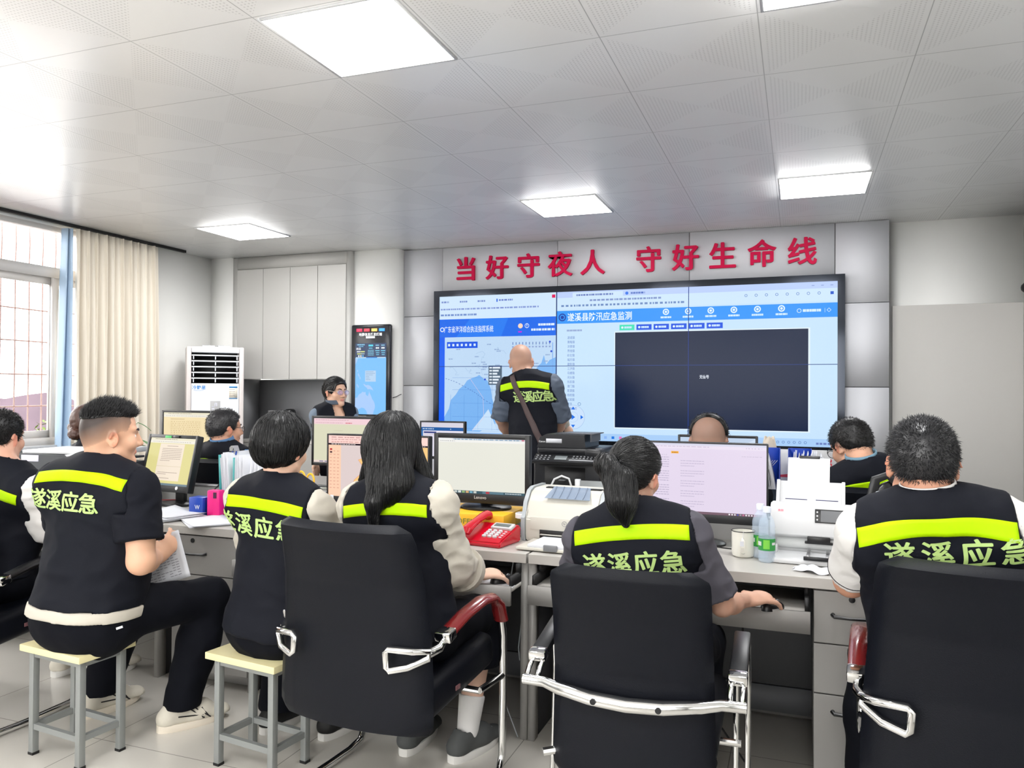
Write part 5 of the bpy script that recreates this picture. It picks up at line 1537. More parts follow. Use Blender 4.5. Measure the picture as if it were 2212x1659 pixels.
b = MB(); b.box((0.11, -0.022, 0.010), (0.17, 0.012, 0.003), m=TQ, bev=0.001)
for i in range(4):
    for k in range(3):
        b.box((-0.18 + i * 0.025, -0.022 + k * 0.02, 0.010), (0.013, 0.008, 0.003), m=TQ, bev=0.001)
for i in range(7):
    for k in range(2):
        b.box((0.045 + i * 0.022, 0.0 + k * 0.02, 0.010), (0.011, 0.009, 0.003), m=TQ, bev=0.001)
b.build('key_field', mat('silver_keys', (150, 152, 156), 0.4), mf)
b = MB(); b.box((-0.01, -0.19, 0.13), (0.25, 0.006, 0.17)); b.build('output_opening', M_blackm, mf, smooth_angle=0)
b = MB(); b.box((-0.02, -0.195, 0.14), (0.04, 0.05, 0.004), m=None); b.build('paper_flap', M_grey, mf)
b = MB(); b.box((-0.1, -0.1305, 0.365), (0.10, 0.002, 0.026)); b.build('paper_label', M_paper, mf, smooth_angle=0)
V, Fc, w, h = glyphs('Canon', 0.02); b = MB(); b.raw([(x * 0.016 - 0.176, -0.131, y * 0.016 + 0.36) for x, y, z in V], Fc); b.build('lettering', M_white, mf, smooth_angle=0)

# blue magazine files behind the pink monitor
def mag_file(label, x, seed, lean):
    o = thing('magazine_file', label, 'magazine file', (x, 4.42, DZ + 0.0005), 0, 'blue magazine files')
    b = MB()
    for s in (-0.058, 0.058):
        b.prism([(-0.13, 0.0), (0.13, 0.0), (0.13, 0.36), (0.05, 0.36), (-0.13, 0.12)], s - 0.0015, s + 0.0015, axis='x')
    b.box((0, 0.13, 0.18), (0.12, 0.003, 0.36)); b.box((0, -0.13, 0.06), (0.12, 0.003, 0.12)); b.box((0, 0, 0.002), (0.118, 0.26, 0.004))
    b.build('file_box', mat('file_blue', (24, 62, 168), 0.4), o, smooth_angle=0)
    b = MB()
    for k in range(5):
        b.box((-0.03 + k * 0.014, -0.1325, 0.06), (0.004, 0.001, 0.035), m=None)
        b.prism([(-0.03 + k * 0.012, 0.26), (-0.026 + k * 0.012, 0.26), (-0.002 + k * 0.012, 0.29), (-0.006 + k * 0.012, 0.29)], 0.1275, 0.1285, axis='y')
    b.build('print', M_white, o, smooth_angle=0)
    r = random.Random(seed)
    d = thing('document_bundle', 'fanned white documents standing in the %s' % ('left blue magazine file' if lean < 0 else 'right blue magazine file'), 'documents', (x, 4.42, DZ + 0.006))
    b = MB()
    for k in range(26):
        xo = -0.05 + 0.1 * k / 25
        cv = lean * (0.5 + 1.2 * k / 25) + r.uniform(-0.005, 0.005)
        hh = 0.33 * r.uniform(0.9, 1.06)
        b.grid(lambda u, v: Vector((xo + cv * v * v, (u - .5) * 0.22, hh * v)), 2, 7)
    b.build('page_stack', M_paper, d, smooth_angle=0, solid=0.0026)
mag_file('blue magazine file just right of the pink monitor', -0.155, 4, -0.03)
mag_file('blue magazine file of papers nearest the red and white sign', 0.005, 5, 0.04)
pc = thing('paper_bag', 'beige crumpled paper bag behind the blue magazine files', 'bag', (-0.16, 4.72, DZ + 0.0005))
b = MB(); b.grid(lambda u, v: Vector(((0.05 + 0.012 * math.sin(5 * 2 * PI * u)) * (1 - 0.55 * v ** 3) * math.cos(2 * PI * u), 0.04 * (1 - 0.5 * v ** 3) * math.sin(2 * PI * u), 0.40 * v + 0.015 * math.sin(3 * 2 * PI * u) * v)), 24, 10, closed_u=True); b.build('bag_body', mat('kraft', (214, 202, 186), 0.8), pc, solid=0.002)
sg = thing('desk_sign', 'red and white desk sign partly hidden by the man with glasses on the right', 'sign', (0.045, 4.66, DZ + 0.0005))
b = MB(); b.box((0, 0.0, 0.005), (0.30, 0.09, 0.01), bev=0.002); b.box((0, 0, 0.175), (0.30, 0.006, 0.34), mi=0)
b.build('sign_board', M_white, sg, smooth_angle=0)
b = MB(); b.prism([(-0.15, 0.188), (0.15, 0.188), (0.15, 0.222), (0.07, 0.228), (-0.04, 0.214), (-0.15, 0.2)], -0.0042, -0.0036, axis='y'); V, Fc, w, h = glyphs('示范岗', 0.0); b.raw([(x * 0.075 + 0.02, -0.0042, y * 0.085 + 0.26) for x, y, z in V], Fc); b.build('print', mat('sign_red', (220, 66, 84), 0.5), sg, smooth_angle=0)
gn = thing('sticky_notes', 'lime green sticky note pad behind the pink monitor', 'sticky notes', (-0.065, 3.60, DZ + 0.0005))
b = MB(); b.box((0, 0, 0.09), (0.09, 0.05, 0.18), bev=0.004); b.build('note_case', mat('lime', (170, 226, 40), 0.5), gn)

# potted plant on the rear desk
pl = thing('potted_plant', 'green potted plant on the rear desk, behind the face of the man with papers', 'plant', (-4.60, 4.25, DZ + 0.0005))
b = MB(); b.lathe([(0.001, 0), (0.05, 0), (0.065, 0.1), (0.068, 0.11), (0.058, 0.11), (0.05, 0.095), (0.001, 0.095)], n=24); b.build('pot', M_white, pl)
r_ = random.Random(8)
M_pl = mat('houseplant_green', (96, 140, 84), 0.45, noise=0.15, nscale=12)
for i in range(15):
    a, L, up = r_.uniform(0, 6.28), r_.uniform(0.12, 0.22), r_.uniform(0.12, 0.32)
    tip = Vector((math.cos(a) * L, math.sin(a) * L, 0.1 + up))
    b = MB(); b.tube([(0, 0, 0.09), (tip.x * 0.4, tip.y * 0.4, 0.1 + up * 0.75), tip], 0.002, 5)
    side = Vector((-math.sin(a), math.cos(a), 0))
    out = Vector((math.cos(a), math.sin(a), -0.35))
    b.grid(lambda u, v: tip + out * 0.09 * v + side * (u - .5) * 0.055 * math.sin(PI * min(v * 0.93 + 0.06, 1)) - Vector((0, 0, 0.03 * v * v)) + Vector((0, 0, 0.01 * abs(u - .5))), 5, 7)
    b.build('leaf', M_pl, pl)
# ================================================================== STOOLS AND CHAIRS
M_stool = mat('stool_top', (226, 216, 168), 0.38, noise=0.03, nscale=9)
M_stleg = mat('stool_grey_steel', (140, 143, 142), 0.45, 0.2)
def make_stool(label, loc, rz, sz=0.43):
    o = thing('stool', label, 'stool', loc, rz, 'low square stools')
    b = MB(); b.box((0, 0, sz - 0.013), (0.352, 0.242, 0.026), bev=0.003); b.build('seat', M_stool, o)
    fx, fy, lw = 0.137, 0.085, 0.026
    for sx in (-1, 1):
        for sy in (-1, 1):
            b = MB(); b.box((sx * fx, sy * fy, (sz - 0.027 + 0.008) / 2), (lw, lw, sz - 0.027 - 0.008), bev=0.002)
            lg = b.build('leg', M_stleg, o)
            b = MB(); b.box((sx * fx, sy * fy, 0.005), (lw + 0.002, lw + 0.002, 0.01)); b.build('rubber_foot', M_blackm, lg)
    for zz in (0.11, sz - 0.04):
        for sy in (-1, 1):
            b = MB(); b.box((0, sy * fy, zz), (2 * fx - lw, 0.018, 0.022)); b.build('stretcher', M_stleg, o)
        for sx in (-1, 1):
            b = MB(); b.box((sx * fx, 0, zz), (0.018, 2 * fy - lw, 0.022)); b.build('stretcher', M_stleg, o)
    return o
make_stool('square stool with cream top under the man holding papers', (-2.65, 2.285, 0), math.radians(-5.5))
make_stool('square stool with cream top under the short-haired person', (-1.915, 2.465, 0), math.radians(-7.5))

def back_slab(b, prof, curve, n=14, m=26):
    """prof: rows (z, y, half width, thickness); curve: how far the edges come forward."""
    import bisect
    zs = [p[0] for p in prof]
    def lerp(t):
        z = zs[0] + (zs[-1] - zs[0]) * t
        i = min(max(bisect.bisect(zs, z) - 1, 0), len(zs) - 2)
        f = (z - zs[i]) / (zs[i + 1] - zs[i])
        f = f * f * (3 - 2 * f)
        return [prof[i][k] + (prof[i + 1][k] - prof[i][k]) * f for k in range(4)]
    # a closed section per height: rounded rectangle in (x, y)
    ring = []
    for k in range(n):
        ring.append((-1 + 2 * k / (n - 1), -1))
    for k in range(n):
        ring.append((1 - 2 * k / (n - 1), 1))
    rows = []
    for j in range(m + 1):
        t = j / m
        z, y, hw, th = lerp(t)
        # round the top and bottom corners
        e0, e1 = (z - zs[0]), (zs[-1] - z)
        rc = 0.05
        q = 0.0
        for e in (e0, e1):
            if e < rc:
                q = max(q, rc - math.sqrt(max(rc * rc - (rc - e) ** 2, 0)))
        hw2 = hw - q
        tq = th * (math.sqrt(max(1 - (1 - min(e0, e1, th * .5) / (th * .5)) ** 2, 0.0)) * 0.98 + 0.02)
        row = []
        for (a, s) in ring:
            ed = abs(a)
            tt = tq / 2 * (math.sqrt(max(1 - max((ed - 0.9) / 0.1, 0) ** 2, 0)) * 0.96 + 0.04)
            row.append(b.bm.verts.new((a * hw2, y + s * tt + curve * (a * a), z)))
        rows.append(row)
    k = len(ring)
    for A, B in zip(rows, rows[1:]):
        for i in range(k):
            f = b.bm.faces.new((A[i], A[(i + 1) % k], B[(i + 1) % k], B[i])); f.smooth = True
    b.bm.faces.new(rows[0][::-1]); b.bm.faces.new(rows[-1])

def seat_cushion(b, z0, z1, y0, y1, hw, rise=0.03):
    b.box((0, 0, 0), (2 * hw, y1 - y0, z1 - z0), m=mx((0, (y0 + y1) / 2, (z0 + z1) / 2), 0, math.atan(rise / (y1 - y0))), bev=0.04, seg=4)

def make_chair_a(label, loc, yaw, arms='wood', group='black leather conference chairs'):
    """wide leather back, red wood arms, chrome bracket clips, cantilever tube frame"""
    o = thing('conference_chair', label, 'chair', loc, -math.radians(yaw), group)
    b = MB()
    prof = [(0.33, -0.285, 0.302, 0.05), (0.5, -0.282, 0.298, 0.055), (0.64, -0.282, 0.29, 0.055), (0.80, -0.30, 0.276, 0.055), (0.94, -0.335, 0.264, 0.06), (1.005, -0.36, 0.26, 0.07)]
    back_slab(b, prof, 0.045)
    bk = b.build('backrest', M_leather, o, smooth_angle=50)
    b = MB(); seat_cushion(b, 0.37, 0.50, -0.21, 0.29, 0.265, 0.05); b.build('seat', M_leather, o)
    b = MB(); b.box((0.268, -0.02, 0.415), (0.004, 0.03, 0.016), bev=0.001); b.build('seat_tag', mat('tag_brown', (120, 80, 84), 0.4), o)
    wm = M_wood if arms == 'wood' else M_black
    for s in (-1, 1):
        x = s * 0.305
        b = MB(); b.tube([(x, -0.16, 0.645), (x, -0.05, 0.672), (x, 0.08, 0.688), (x, 0.16, 0.68), (x, 0.215, 0.645), (x, 0.245, 0.58)], [1] * 6, 14, flat=(0.029, 0.017, (0, 0, 1)))
        ar = b.build('armrest', wm, o, smooth_angle=50)
        b = MB(); b.box((0, 0, 0), (0.058, 0.05, 0.034), m=mx((x, -0.175, 0.641), 0, math.radians(14)), bev=0.006); b.build('end_cap', M_chrome, ar)
        # bracket from the arm to the back: a knuckle and a loop lying against the back
        b = MB()
        b.tube([(x, -0.185, 0.628), (x, -0.215, 0.61), (x - s * 0.02, -0.25, 0.60)], [0.012, 0.015, 0.016], 10)
        yb = -0.315
        lp_ = [(x - s * 0.01, -0.262, 0.612), (x - s * 0.045, yb + 0.012, 0.618), (x - s * 0.12, yb - 0.008, 0.622), (x - s * 0.128, yb - 0.01, 0.612), (x - s * 0.126, yb - 0.01, 0.565), (x - s * 0.115, yb - 0.01, 0.556), (x - s * 0.06, yb + 0.008, 0.568), (x - s * 0.012, -0.264, 0.59)]
        b.tube(lp_, 0.0115, 8, closed=True)
        b.build('bracket', M_chrome, o, smooth_angle=60)
        b = MB(); b.tube([(x, 0.24, 0.60), (x, 0.262, 0.52), (x, 0.268, 0.3), (x, 0.262, 0.08), (x, 0.235, 0.028), (x, 0.16, 0.016), (x, -0.05, 0.016), (x - s * 0.02, -0.2, 0.016), (x - s * 0.06, -0.26, 0.016), (x - s * 0.15, -0.285, 0.016)], 0.0145, 12); b.build('leg', M_chrome, o, smooth_angle=60)
    b = MB(); b.tube([(-0.16, -0.285, 0.016), (0.16, -0.285, 0.016)], 0.0145, 12, caps=False); b.build('base_bar', M_chrome, o)
    b = MB(); b.tube([(-0.29, 0.1, 0.365), (0.29, 0.1, 0.365)], 0.012, 10); b.tube([(-0.29, 0.1, 0.365), (-0.303, 0.2, 0.37), (-0.305, 0.262, 0.37)], 0.012, 8); b.tube([(0.29, 0.1, 0.365), (0.303, 0.2, 0.37), (0.305, 0.262, 0.37)], 0.012, 8); b.build('seat_bar', M_chrome, o)
    return o

def make_chair_b(label, loc, yaw):
    """narrow leather back with a bowed chrome bar across it and black arm pads"""
    o = thing('conference_chair', label, 'chair', loc, -math.radians(yaw), 'black leather conference chairs')
    b = MB()
    prof = [(0.30, -0.265, 0.235, 0.045), (0.5, -0.262, 0.232, 0.045), (0.62, -0.268, 0.229, 0.045), (0.78, -0.30, 0.226, 0.045), (0.91, -0.34, 0.226, 0.045), (0.937, -0.35, 0.226, 0.045)]
    back_slab(b, prof, 0.03)
    b.build('backrest', M_leather, o, smooth_angle=50)
    b = MB(); seat_cushion(b, 0.38, 0.47, -0.22, 0.27, 0.235, 0.03); b.build('seat', M_leather, o)
    b = MB(); b.tube([(-0.315, -0.27, 0.575), (-0.25, -0.275, 0.575), (-0.2, -0.30, 0.572), (-0.1, -0.318, 0.562), (0, -0.322, 0.558), (0.1, -0.318, 0.562), (0.2, -0.30, 0.572), (0.25, -0.275, 0.575), (0.315, -0.27, 0.575)], [0.015, 0.015, 0.018, 0.0205, 0.021, 0.0205, 0.018, 0.015, 0.015], 14)
    cb_ = b.build('cross_bar', M_chrome, o, smooth_angle=60)
    for s in (-1, 1):
        b = MB(); b.lathe([(0.0085, 0), (0.0085, 0.004), (0.001, 0.0045)], n=14, m=mx((s * 0.09, -0.3385, 0.563), 0, PI / 2)); b.build('bolt', M_black, cb_)
    for s in (-1, 1):
        x = s * 0.29
        b = MB(); b.box((0, 0, 0), (0.05, 0.27, 0.028), m=mx((x, -0.08, 0.652), 0, math.radians(10)), bev=0.008); ar = b.build('armrest', M_black, o)
        b = MB(); b.box((0, 0, 0), (0.053, 0.04, 0.031), m=mx((x, -0.206, 0.63), 0, math.radians(10)), bev=0.006); b.build('end_cap', M_chrome, ar)
        for dx in (-0.018, 0.016):
            b = MB(); b.tube([(x + dx, -0.27, 0.578), (x + dx, -0.24, 0.60), (x + dx, -0.17, 0.625)], 0.008, 8); b.build('arm_strut', M_chrome, o, smooth_angle=60)
            b = MB(); b.tube([(x + dx, 0.02, 0.66), (x + dx, 0.05, 0.5), (x + dx, 0.02, 0.2), (x + dx, -0.02, 0.05), (x + dx, -0.05, 0.012), (x + dx, -0.26, 0.012)], 0.009, 8); b.build('leg', M_chrome, o, smooth_angle=60)
        b = MB(); b.box((x, -0.27, 0.012), (0.06, 0.02, 0.022), bev=0.004); b.tube([(x - s * 0.03, -0.25, 0.36), (x - s * 0.07, -0.23, 0.365)], 0.012, 8); b.build('frame_clip', M_chrome, o)
    b = MB(); b.tube([(-0.29, -0.02, 0.37), (0.29, -0.02, 0.37)], 0.011, 10); b.build('seat_bar', M_chrome, o)
    return o

make_chair_a('black leather chair with red wood arms before the long-haired woman', (-1.352, 2.468, 0), 4)
make_chair_b('black leather chair with bowed chrome bar across its back', (-0.45, 2.45, 0), -1)
make_chair_a('black leather chair with red wood arms at the right edge of the view', (0.475, 2.52, 0), 5)
make_chair_a('black leather chair of the man at the left edge of the view', (-3.36, 2.42, 0), -3, arms='black')
make_chair_a('black leather chair of the man with glasses before the rear-left desk', (-3.36, 4.13, 0), 2, arms='black')
make_chair_a('black leather chair of the person with a hair bun', (-4.38, 4.13, 0), 0, arms='black')
make_chair_a('black leather chair of the man with the shaved head', (-0.41, 4.13, 0), 0, arms='black')
make_chair_a('black leather chair of the man with blue collar on the right', (0.36, 4.13, 0), -8, arms='black')
# ================================================================== PEOPLE: a small implicit-surface modeller
from mathutils import noise as mnoise

def smin(a, b, k):
    h = np.maximum(k - np.abs(a - b), 0.0) / k
    return np.minimum(a, b) - h * h * k * 0.25

def npv(p):
    return np.array((p[0], p[1], p[2]), dtype=np.float32)

class Cone:
    """capsule with two radii; flat = (direction, factor) thins it along one direction"""
    def __init__(self, a, b, ra, rb, k=0.02, flat=None):
        self.a, self.b, self.ra, self.rb, self.k, self.flat = npv(a), npv(b), ra, rb, k, flat
    def grow(self, t):
        return Cone(self.a, self.b, self.ra + t, self.rb + t, self.k, self.flat)
    def box(self):
        r = max(self.ra, self.rb)
        return np.minimum(self.a, self.b) - r, np.maximum(self.a, self.b) + r
    def d(self, P):
        a, b = self.a, self.b
        ab = b - a
        L = float(ab @ ab) + 1e-12
        t = np.clip(((P - a) @ ab) / L, 0, 1)
        q = P - a - t[..., None] * ab
        r = self.ra + (self.rb - self.ra) * t
        if self.flat is not None:
            n = npv(self.flat[0]); f = self.flat[1]
            c = q @ n
            ln = np.sqrt(np.maximum((q * q).sum(-1) + c * c * (1 / (f * f) - 1), 1e-12))
            return (ln - r) * (0.5 + 0.5 * f)
        return np.sqrt((q * q).sum(-1)) - r

class Ell:
    def __init__(self, c, r, R=None, k=0.02):
        self.c, self.r, self.R, self.k = npv(c), np.array(r, dtype=np.float32), R, k
    def grow(self, t):
        return Ell(self.c, self.r + t, self.R, self.k)
    def box(self):
        m = float(self.r.max())
        return self.c - m, self.c + m
    def d(self, P):
        q = P - self.c
        if self.R is not None:
            q = q @ self.R            # columns of R: local axes
        q1 = q / self.r
        k0 = np.sqrt((q1 * q1).sum(-1))
        k1 = np.sqrt(((q1 / self.r) ** 2).sum(-1)) + 1e-9
        return k0 * (k0 - 1) / k1

class Field:
    def __init__(self, prims, step, extra=0.02):
        lo = np.min([p.box()[0] for p in prims], axis=0) - extra - 2 * step
        hi = np.max([p.box()[1] for p in prims], axis=0) + extra + 2 * step
        self.lo, self.step = lo, step
        self.n = np.ceil((hi - lo) / step).astype(int) + 1
        self.D = np.full(self.n, 0.6, dtype=np.float32)
        self.ax = [(lo[i] + step * np.arange(self.n[i])).astype(np.float32) for i in range(3)]
        for p in prims:
            self.add(p)
    def _sub(self, box, m):
        sl, ax = [], []
        for i in range(3):
            a = int(max(0, math.floor((box[0][i] - m - self.lo[i]) / self.step)))
            b = int(min(self.n[i], math.ceil((box[1][i] + m - self.lo[i]) / self.step) + 1))
            sl.append(slice(a, max(b, a))); ax.append(self.ax[i][a:max(b, a)])
        return tuple(sl), ax
    def _pts(self, ax):
        P = np.empty((len(ax[0]), len(ax[1]), len(ax[2]), 3), dtype=np.float32)
        P[..., 0] = ax[0][:, None, None]; P[..., 1] = ax[1][None, :, None]; P[..., 2] = ax[2][None, None, :]
        return P
    def add(self, p):
        sl, ax = self._sub(p.box(), p.k + 0.03)
        if min(len(a) for a in ax) == 0:
            return self
        self.D[sl] = smin(self.D[sl], p.d(self._pts(ax)), p.k)
        return self
    def carve(self, p, k=0.006):
        sl, ax = self._sub(p.box(), k + 0.03)
        if min(len(a) for a in ax) == 0:
            return self
        d = -p.d(self._pts(ax))
        self.D[sl] = -smin(-self.D[sl], -d, k)
        return self
    def plane(self, p, n):
        """keep the side the normal points away from"""
        n = npv(n) / np.linalg.norm(npv(n)); p = npv(p)
        d = ((self.ax[0] - p[0]) * n[0])[:, None, None] + ((self.ax[1] - p[1]) * n[1])[None, :, None] + ((self.ax[2] - p[2]) * n[2])[None, None, :]
        self.D = np.maximum(self.D, d)
        return self
    def fn(self, f):
        """keep where f(points) < 0"""
        self.D = np.maximum(self.D, f(self._pts(self.ax)))
        return self
    def mesh(self):
        D = self.D
        ins = D < 0
        nx, ny, nz = D.shape
        c = [ins[i:nx - 1 + i, j:ny - 1 + j, k:nz - 1 + k] for i in (0, 1) for j in (0, 1) for k in (0, 1)]
        s = np.zeros((nx - 1, ny - 1, nz - 1), dtype=np.int8)
        for q in c:
            s += q
        act = np.argwhere((s > 0) & (s < 8))
        if len(act) == 0:
            return np.zeros((0, 3)), np.zeros((0, 4), int)
        idx = -np.ones((nx - 1, ny - 1, nz - 1), dtype=np.int64)
        idx[act[:, 0], act[:, 1], act[:, 2]] = np.arange(len(act))
        acc = np.zeros((len(act), 3)); cnt = np.zeros(len(act))
        corners = [(i, j, k) for i in (0, 1) for j in (0, 1) for k in (0, 1)]
        for a in range(8):
            for ax in range(3):
                if corners[a][ax] == 0:
                    ca = np.array(corners[a]); cb = ca.copy(); cb[ax] = 1
                    A = act + ca; B = act + cb
                    da = D[A[:, 0], A[:, 1], A[:, 2]]; db = D[B[:, 0], B[:, 1], B[:, 2]]
                    m = (da < 0) != (db < 0)
                    t = np.where(m, da / np.where(m, da - db, 1), 0)
                    p = ca[None, :] + t[:, None] * (cb - ca)[None, :]
                    acc += p * m[:, None]; cnt += m
        V = self.lo + (act + acc / cnt[:, None]) * self.step
        quads = []
        for ax in range(3):
            o1, o2 = [(1, 2), (2, 0), (0, 1)][ax]
            sh = [nx, ny, nz]; sh[ax] -= 1
            sl0 = [slice(None)] * 3; sl1 = [slice(None)] * 3
            sl0[ax] = slice(0, -1); sl1[ax] = slice(1, None)
            a, b = ins[tuple(sl0)], ins[tuple(sl1)]
            e = np.argwhere(a != b)
            e = e[(e[:, o1] > 0) & (e[:, o2] > 0) & (e[:, o1] < D.shape[o1] - 1) & (e[:, o2] < D.shape[o2] - 1)]
            if len(e) == 0:
                continue
            d1 = np.zeros(3, int); d1[o1] = 1
            d2 = np.zeros(3, int); d2[o2] = 1
            q = [e - d1 - d2, e - d2, e, e - d1]
            I = np.stack([idx[x[:, 0], x[:, 1], x[:, 2]] for x in q], 1)
            fl = ~a[e[:, 0], e[:, 1], e[:, 2]]
            I[fl] = I[fl][:, ::-1]
            quads.append(I)
        Q = np.concatenate(quads)
        Q = Q[(Q >= 0).all(1)]
        return V, Q

def relax(V, Q, it=2, w=0.5):
    """Laplacian smoothing along the quad edges"""
    E = np.concatenate([Q[:, [0, 1]], Q[:, [1, 2]], Q[:, [2, 3]], Q[:, [3, 0]]])
    for _ in range(it):
        S = np.zeros_like(V); C = np.zeros(len(V))
        np.add.at(S, E[:, 0], V[E[:, 1]]); np.add.at(S, E[:, 1], V[E[:, 0]])
        np.add.at(C, E[:, 0], 1); np.add.at(C, E[:, 1], 1)
        V = V * (1 - w) + w * S / np.maximum(C, 1)[:, None]
    return V

def normals(V, Q):
    n = np.cross(V[Q[:, 2]] - V[Q[:, 0]], V[Q[:, 3]] - V[Q[:, 1]])
    N = np.zeros_like(V)
    for k in range(4):
        np.add.at(N, Q[:, k], n)
    return N / (np.linalg.norm(N, axis=1)[:, None] + 1e-12)

def qmesh(name, V, Q, m, parent, origin, colors=None, smooth=True):
    me = bpy.data.meshes.new(name)
    V = np.asarray(V, dtype=np.float32) - np.array(origin, dtype=np.float32)
    me.vertices.add(len(V)); me.vertices.foreach_set('co', V.ravel())
    k = Q.shape[1]
    me.loops.add(Q.size); me.loops.foreach_set('vertex_index', Q.astype(np.int32).ravel())
    me.polygons.add(len(Q)); me.polygons.foreach_set('loop_start', (np.arange(len(Q)) * k).astype(np.int32))
    me.update(calc_edges=True); me.validate()
    if smooth:
        me.polygons.foreach_set('use_smooth', np.ones(len(me.polygons), dtype=bool))
    if colors is not None:
        ca = me.color_attributes.new('Col', 'FLOAT_COLOR', 'POINT')
        ca.data.foreach_set('color', np.concatenate([colors, np.ones((len(colors), 1))], 1).astype(np.float32).ravel())
    me.materials.append(m)
    o = bpy.data.objects.new(name, me)
    COL.objects.link(o)
    o.parent = parent
    return o

def fold(V, N, amp, sc, seed, stretch=(1, 1, 1)):
    """cloth folds: ridged noise along the normals"""
    out = V.copy()
    o = Vector((seed * 3.1, seed * 1.7, seed * 0.9))
    for i in range(len(V)):
        v = V[i]
        p = Vector((v[0] * sc * stretch[0], v[1] * sc * stretch[1], v[2] * sc * stretch[2])) + o
        a = 1 - abs(mnoise.noise(p)) * 2.2
        b2 = mnoise.noise(p * 2.3)
        out[i] = v + N[i] * (amp * (a * 0.8 - 0.5) + amp * 0.35 * b2)
    return out

# ------------------------------------------------------------------ anatomy
def skinmat():
    m = mat('skin', (226, 184, 160), 0.5, spec=0.35, attr=True, bump=0.05, bscale=900)
    b = m.node_tree.nodes['Principled BSDF']
    b.inputs['Subsurface Weight'].default_value = 0.12
    b.inputs['Subsurface Radius'].default_value = (0.012, 0.005, 0.003)
    return m
M_skin = skinmat()
M_vest = mat('navy_vest_cloth', (12, 15, 25), 0.75, spec=0.2, noise=0.08, nscale=30, bump=0.12, bscale=700)
M_strip = mat('fluorescent_tape', (176, 222, 0), 0.6, spec=0.15, emit=0.0, noise=0.05, nscale=120)
M_print = mat('reflective_print', (174, 202, 122), 0.6, noise=0.06, nscale=60)
M_trouser = mat('black_trouser_cloth', (8, 10, 18), 0.85, spec=0.15, noise=0.08, nscale=40)
M_hair = mat('black_hair', (10, 9, 11), 0.42, spec=0.4, noise=0.25, nscale=160)
M_hairb = mat('brown_hair', (66, 40, 30), 0.42, spec=0.5, noise=0.25, nscale=160)
M_eyew = mat('eye_white', (236, 232, 228), 0.2)
M_iris = mat('iris', (28, 18, 14), 0.15)

def axes(yaw, pitch=0.0, roll=0.0):
    """right, front, up for a heading (degrees clockwise from +Y), nod down, tilt to the right"""
    y, p, r = math.radians(yaw), math.radians(pitch), math.radians(roll)
    M = Matrix.Rotation(-y, 3, 'Z') @ Matrix.Rotation(-p, 3, 'X') @ Matrix.Rotation(r, 3, 'Y')
    return Vector(M.col[0]), Vector(M.col[1]), Vector(M.col[2])

class HeadFrame:
    def __init__(self, c, yaw, pitch, roll, s=1.0):
        self.c = Vector(c); self.x, self.y, self.z = axes(yaw, pitch, roll); self.s = s
        self.R = np.array([self.x, self.y, self.z], dtype=np.float32).T
    def p(self, x, y, z):
        return self.c + (self.x * x + self.y * y + self.z * z) * self.s
    def local(self, P):
        return ((np.asarray(P) - npv(self.c)) @ self.R) / self.s

def head_prims(h, neck, fem=False, wide=1.0):
    s = h.s
    w = 0.97 if fem else 1.0
    E = lambda c, r, k=0.015: Ell(h.p(*c), [q * s for q in r], h.R, k)
    C = lambda a, b, ra, rb, k=0.012: Cone(h.p(*a), h.p(*b), ra * s, rb * s, k)
    pr = [E((0, -0.012, 0.034), (0.0765 * w * wide, 0.097, 0.086)),
          E((0, -0.045, 0.0), (0.066 * w * wide, 0.058, 0.06), 0.02),
          E((0, 0.03, -0.03), (0.063 * w * wide, 0.06, 0.075), 0.02),
          C((-0.05 * wide, 0.008, -0.065), (-0.012, 0.07, -0.098), 0.022 * w, 0.019 * w, 0.02),
          C((0.05 * wide, 0.008, -0.065), (0.012, 0.07, -0.098), 0.022 * w, 0.019 * w, 0.02),
          E((0, 0.074, -0.098), (0.017, 0.015, 0.013), 0.014),
          C((0, 0.088, 0.01), (0, 0.106, -0.031), 0.008, 0.0115, 0.012),
          C((-0.013, 0.094, -0.036), (0.013, 0.094, -0.036), 0.0085, 0.0085, 0.008),
          E((0, 0.0865, -0.060), (0.020, 0.007, 0.005), 0.006), E((0, 0.085, -0.068), (0.018, 0.007, 0.005), 0.006),
          E((-0.04, 0.058, -0.028), (0.024, 0.024, 0.024), 0.02), E((0.04, 0.058, -0.028), (0.024, 0.024, 0.024), 0.02),
          C((-0.045, 0.068, 0.026), (-0.012, 0.083, 0.02), 0.009, 0.009, 0.012), C((0.045, 0.068, 0.026), (0.012, 0.083, 0.02), 0.009, 0.009, 0.012)]
    for sx in (-1, 1):
        R2 = h.R @ np.array(Matrix.Rotation(sx * math.radians(-28), 3, 'Z'), dtype=np.float32)
        pr.append(Ell(h.p(sx * 0.079 * wide, -0.008, -0.012), [0.008 * s, 0.019 * s, 0.033 * s], R2, 0.008))
        pr.append(Cone(h.p(sx * 0.083 * wide, -0.014, 0.012), h.p(sx * 0.086 * wide, -0.022, -0.005), 0.006 * s, 0.006 * s, 0.006))
    pr.append(Cone(h.p(0, -0.028, -0.045), neck, 0.052 * (0.88 if fem else 1.05) * s, 0.058 * (0.88 if fem else 1.08), 0.03))
    return pr

def head_carves(h):
    s = h.s
    out = []
    for sx in (-1, 1):
        out.append(Ell(h.p(sx * 0.032, 0.092, -0.002), [0.017 * s, 0.014 * s, 0.009 * s], h.R, 0.006))
        out.append(Ell(h.p(sx * 0.0905, -0.006, -0.01), [0.006 * s, 0.009 * s, 0.017 * s], h.R, 0.004))
    return out

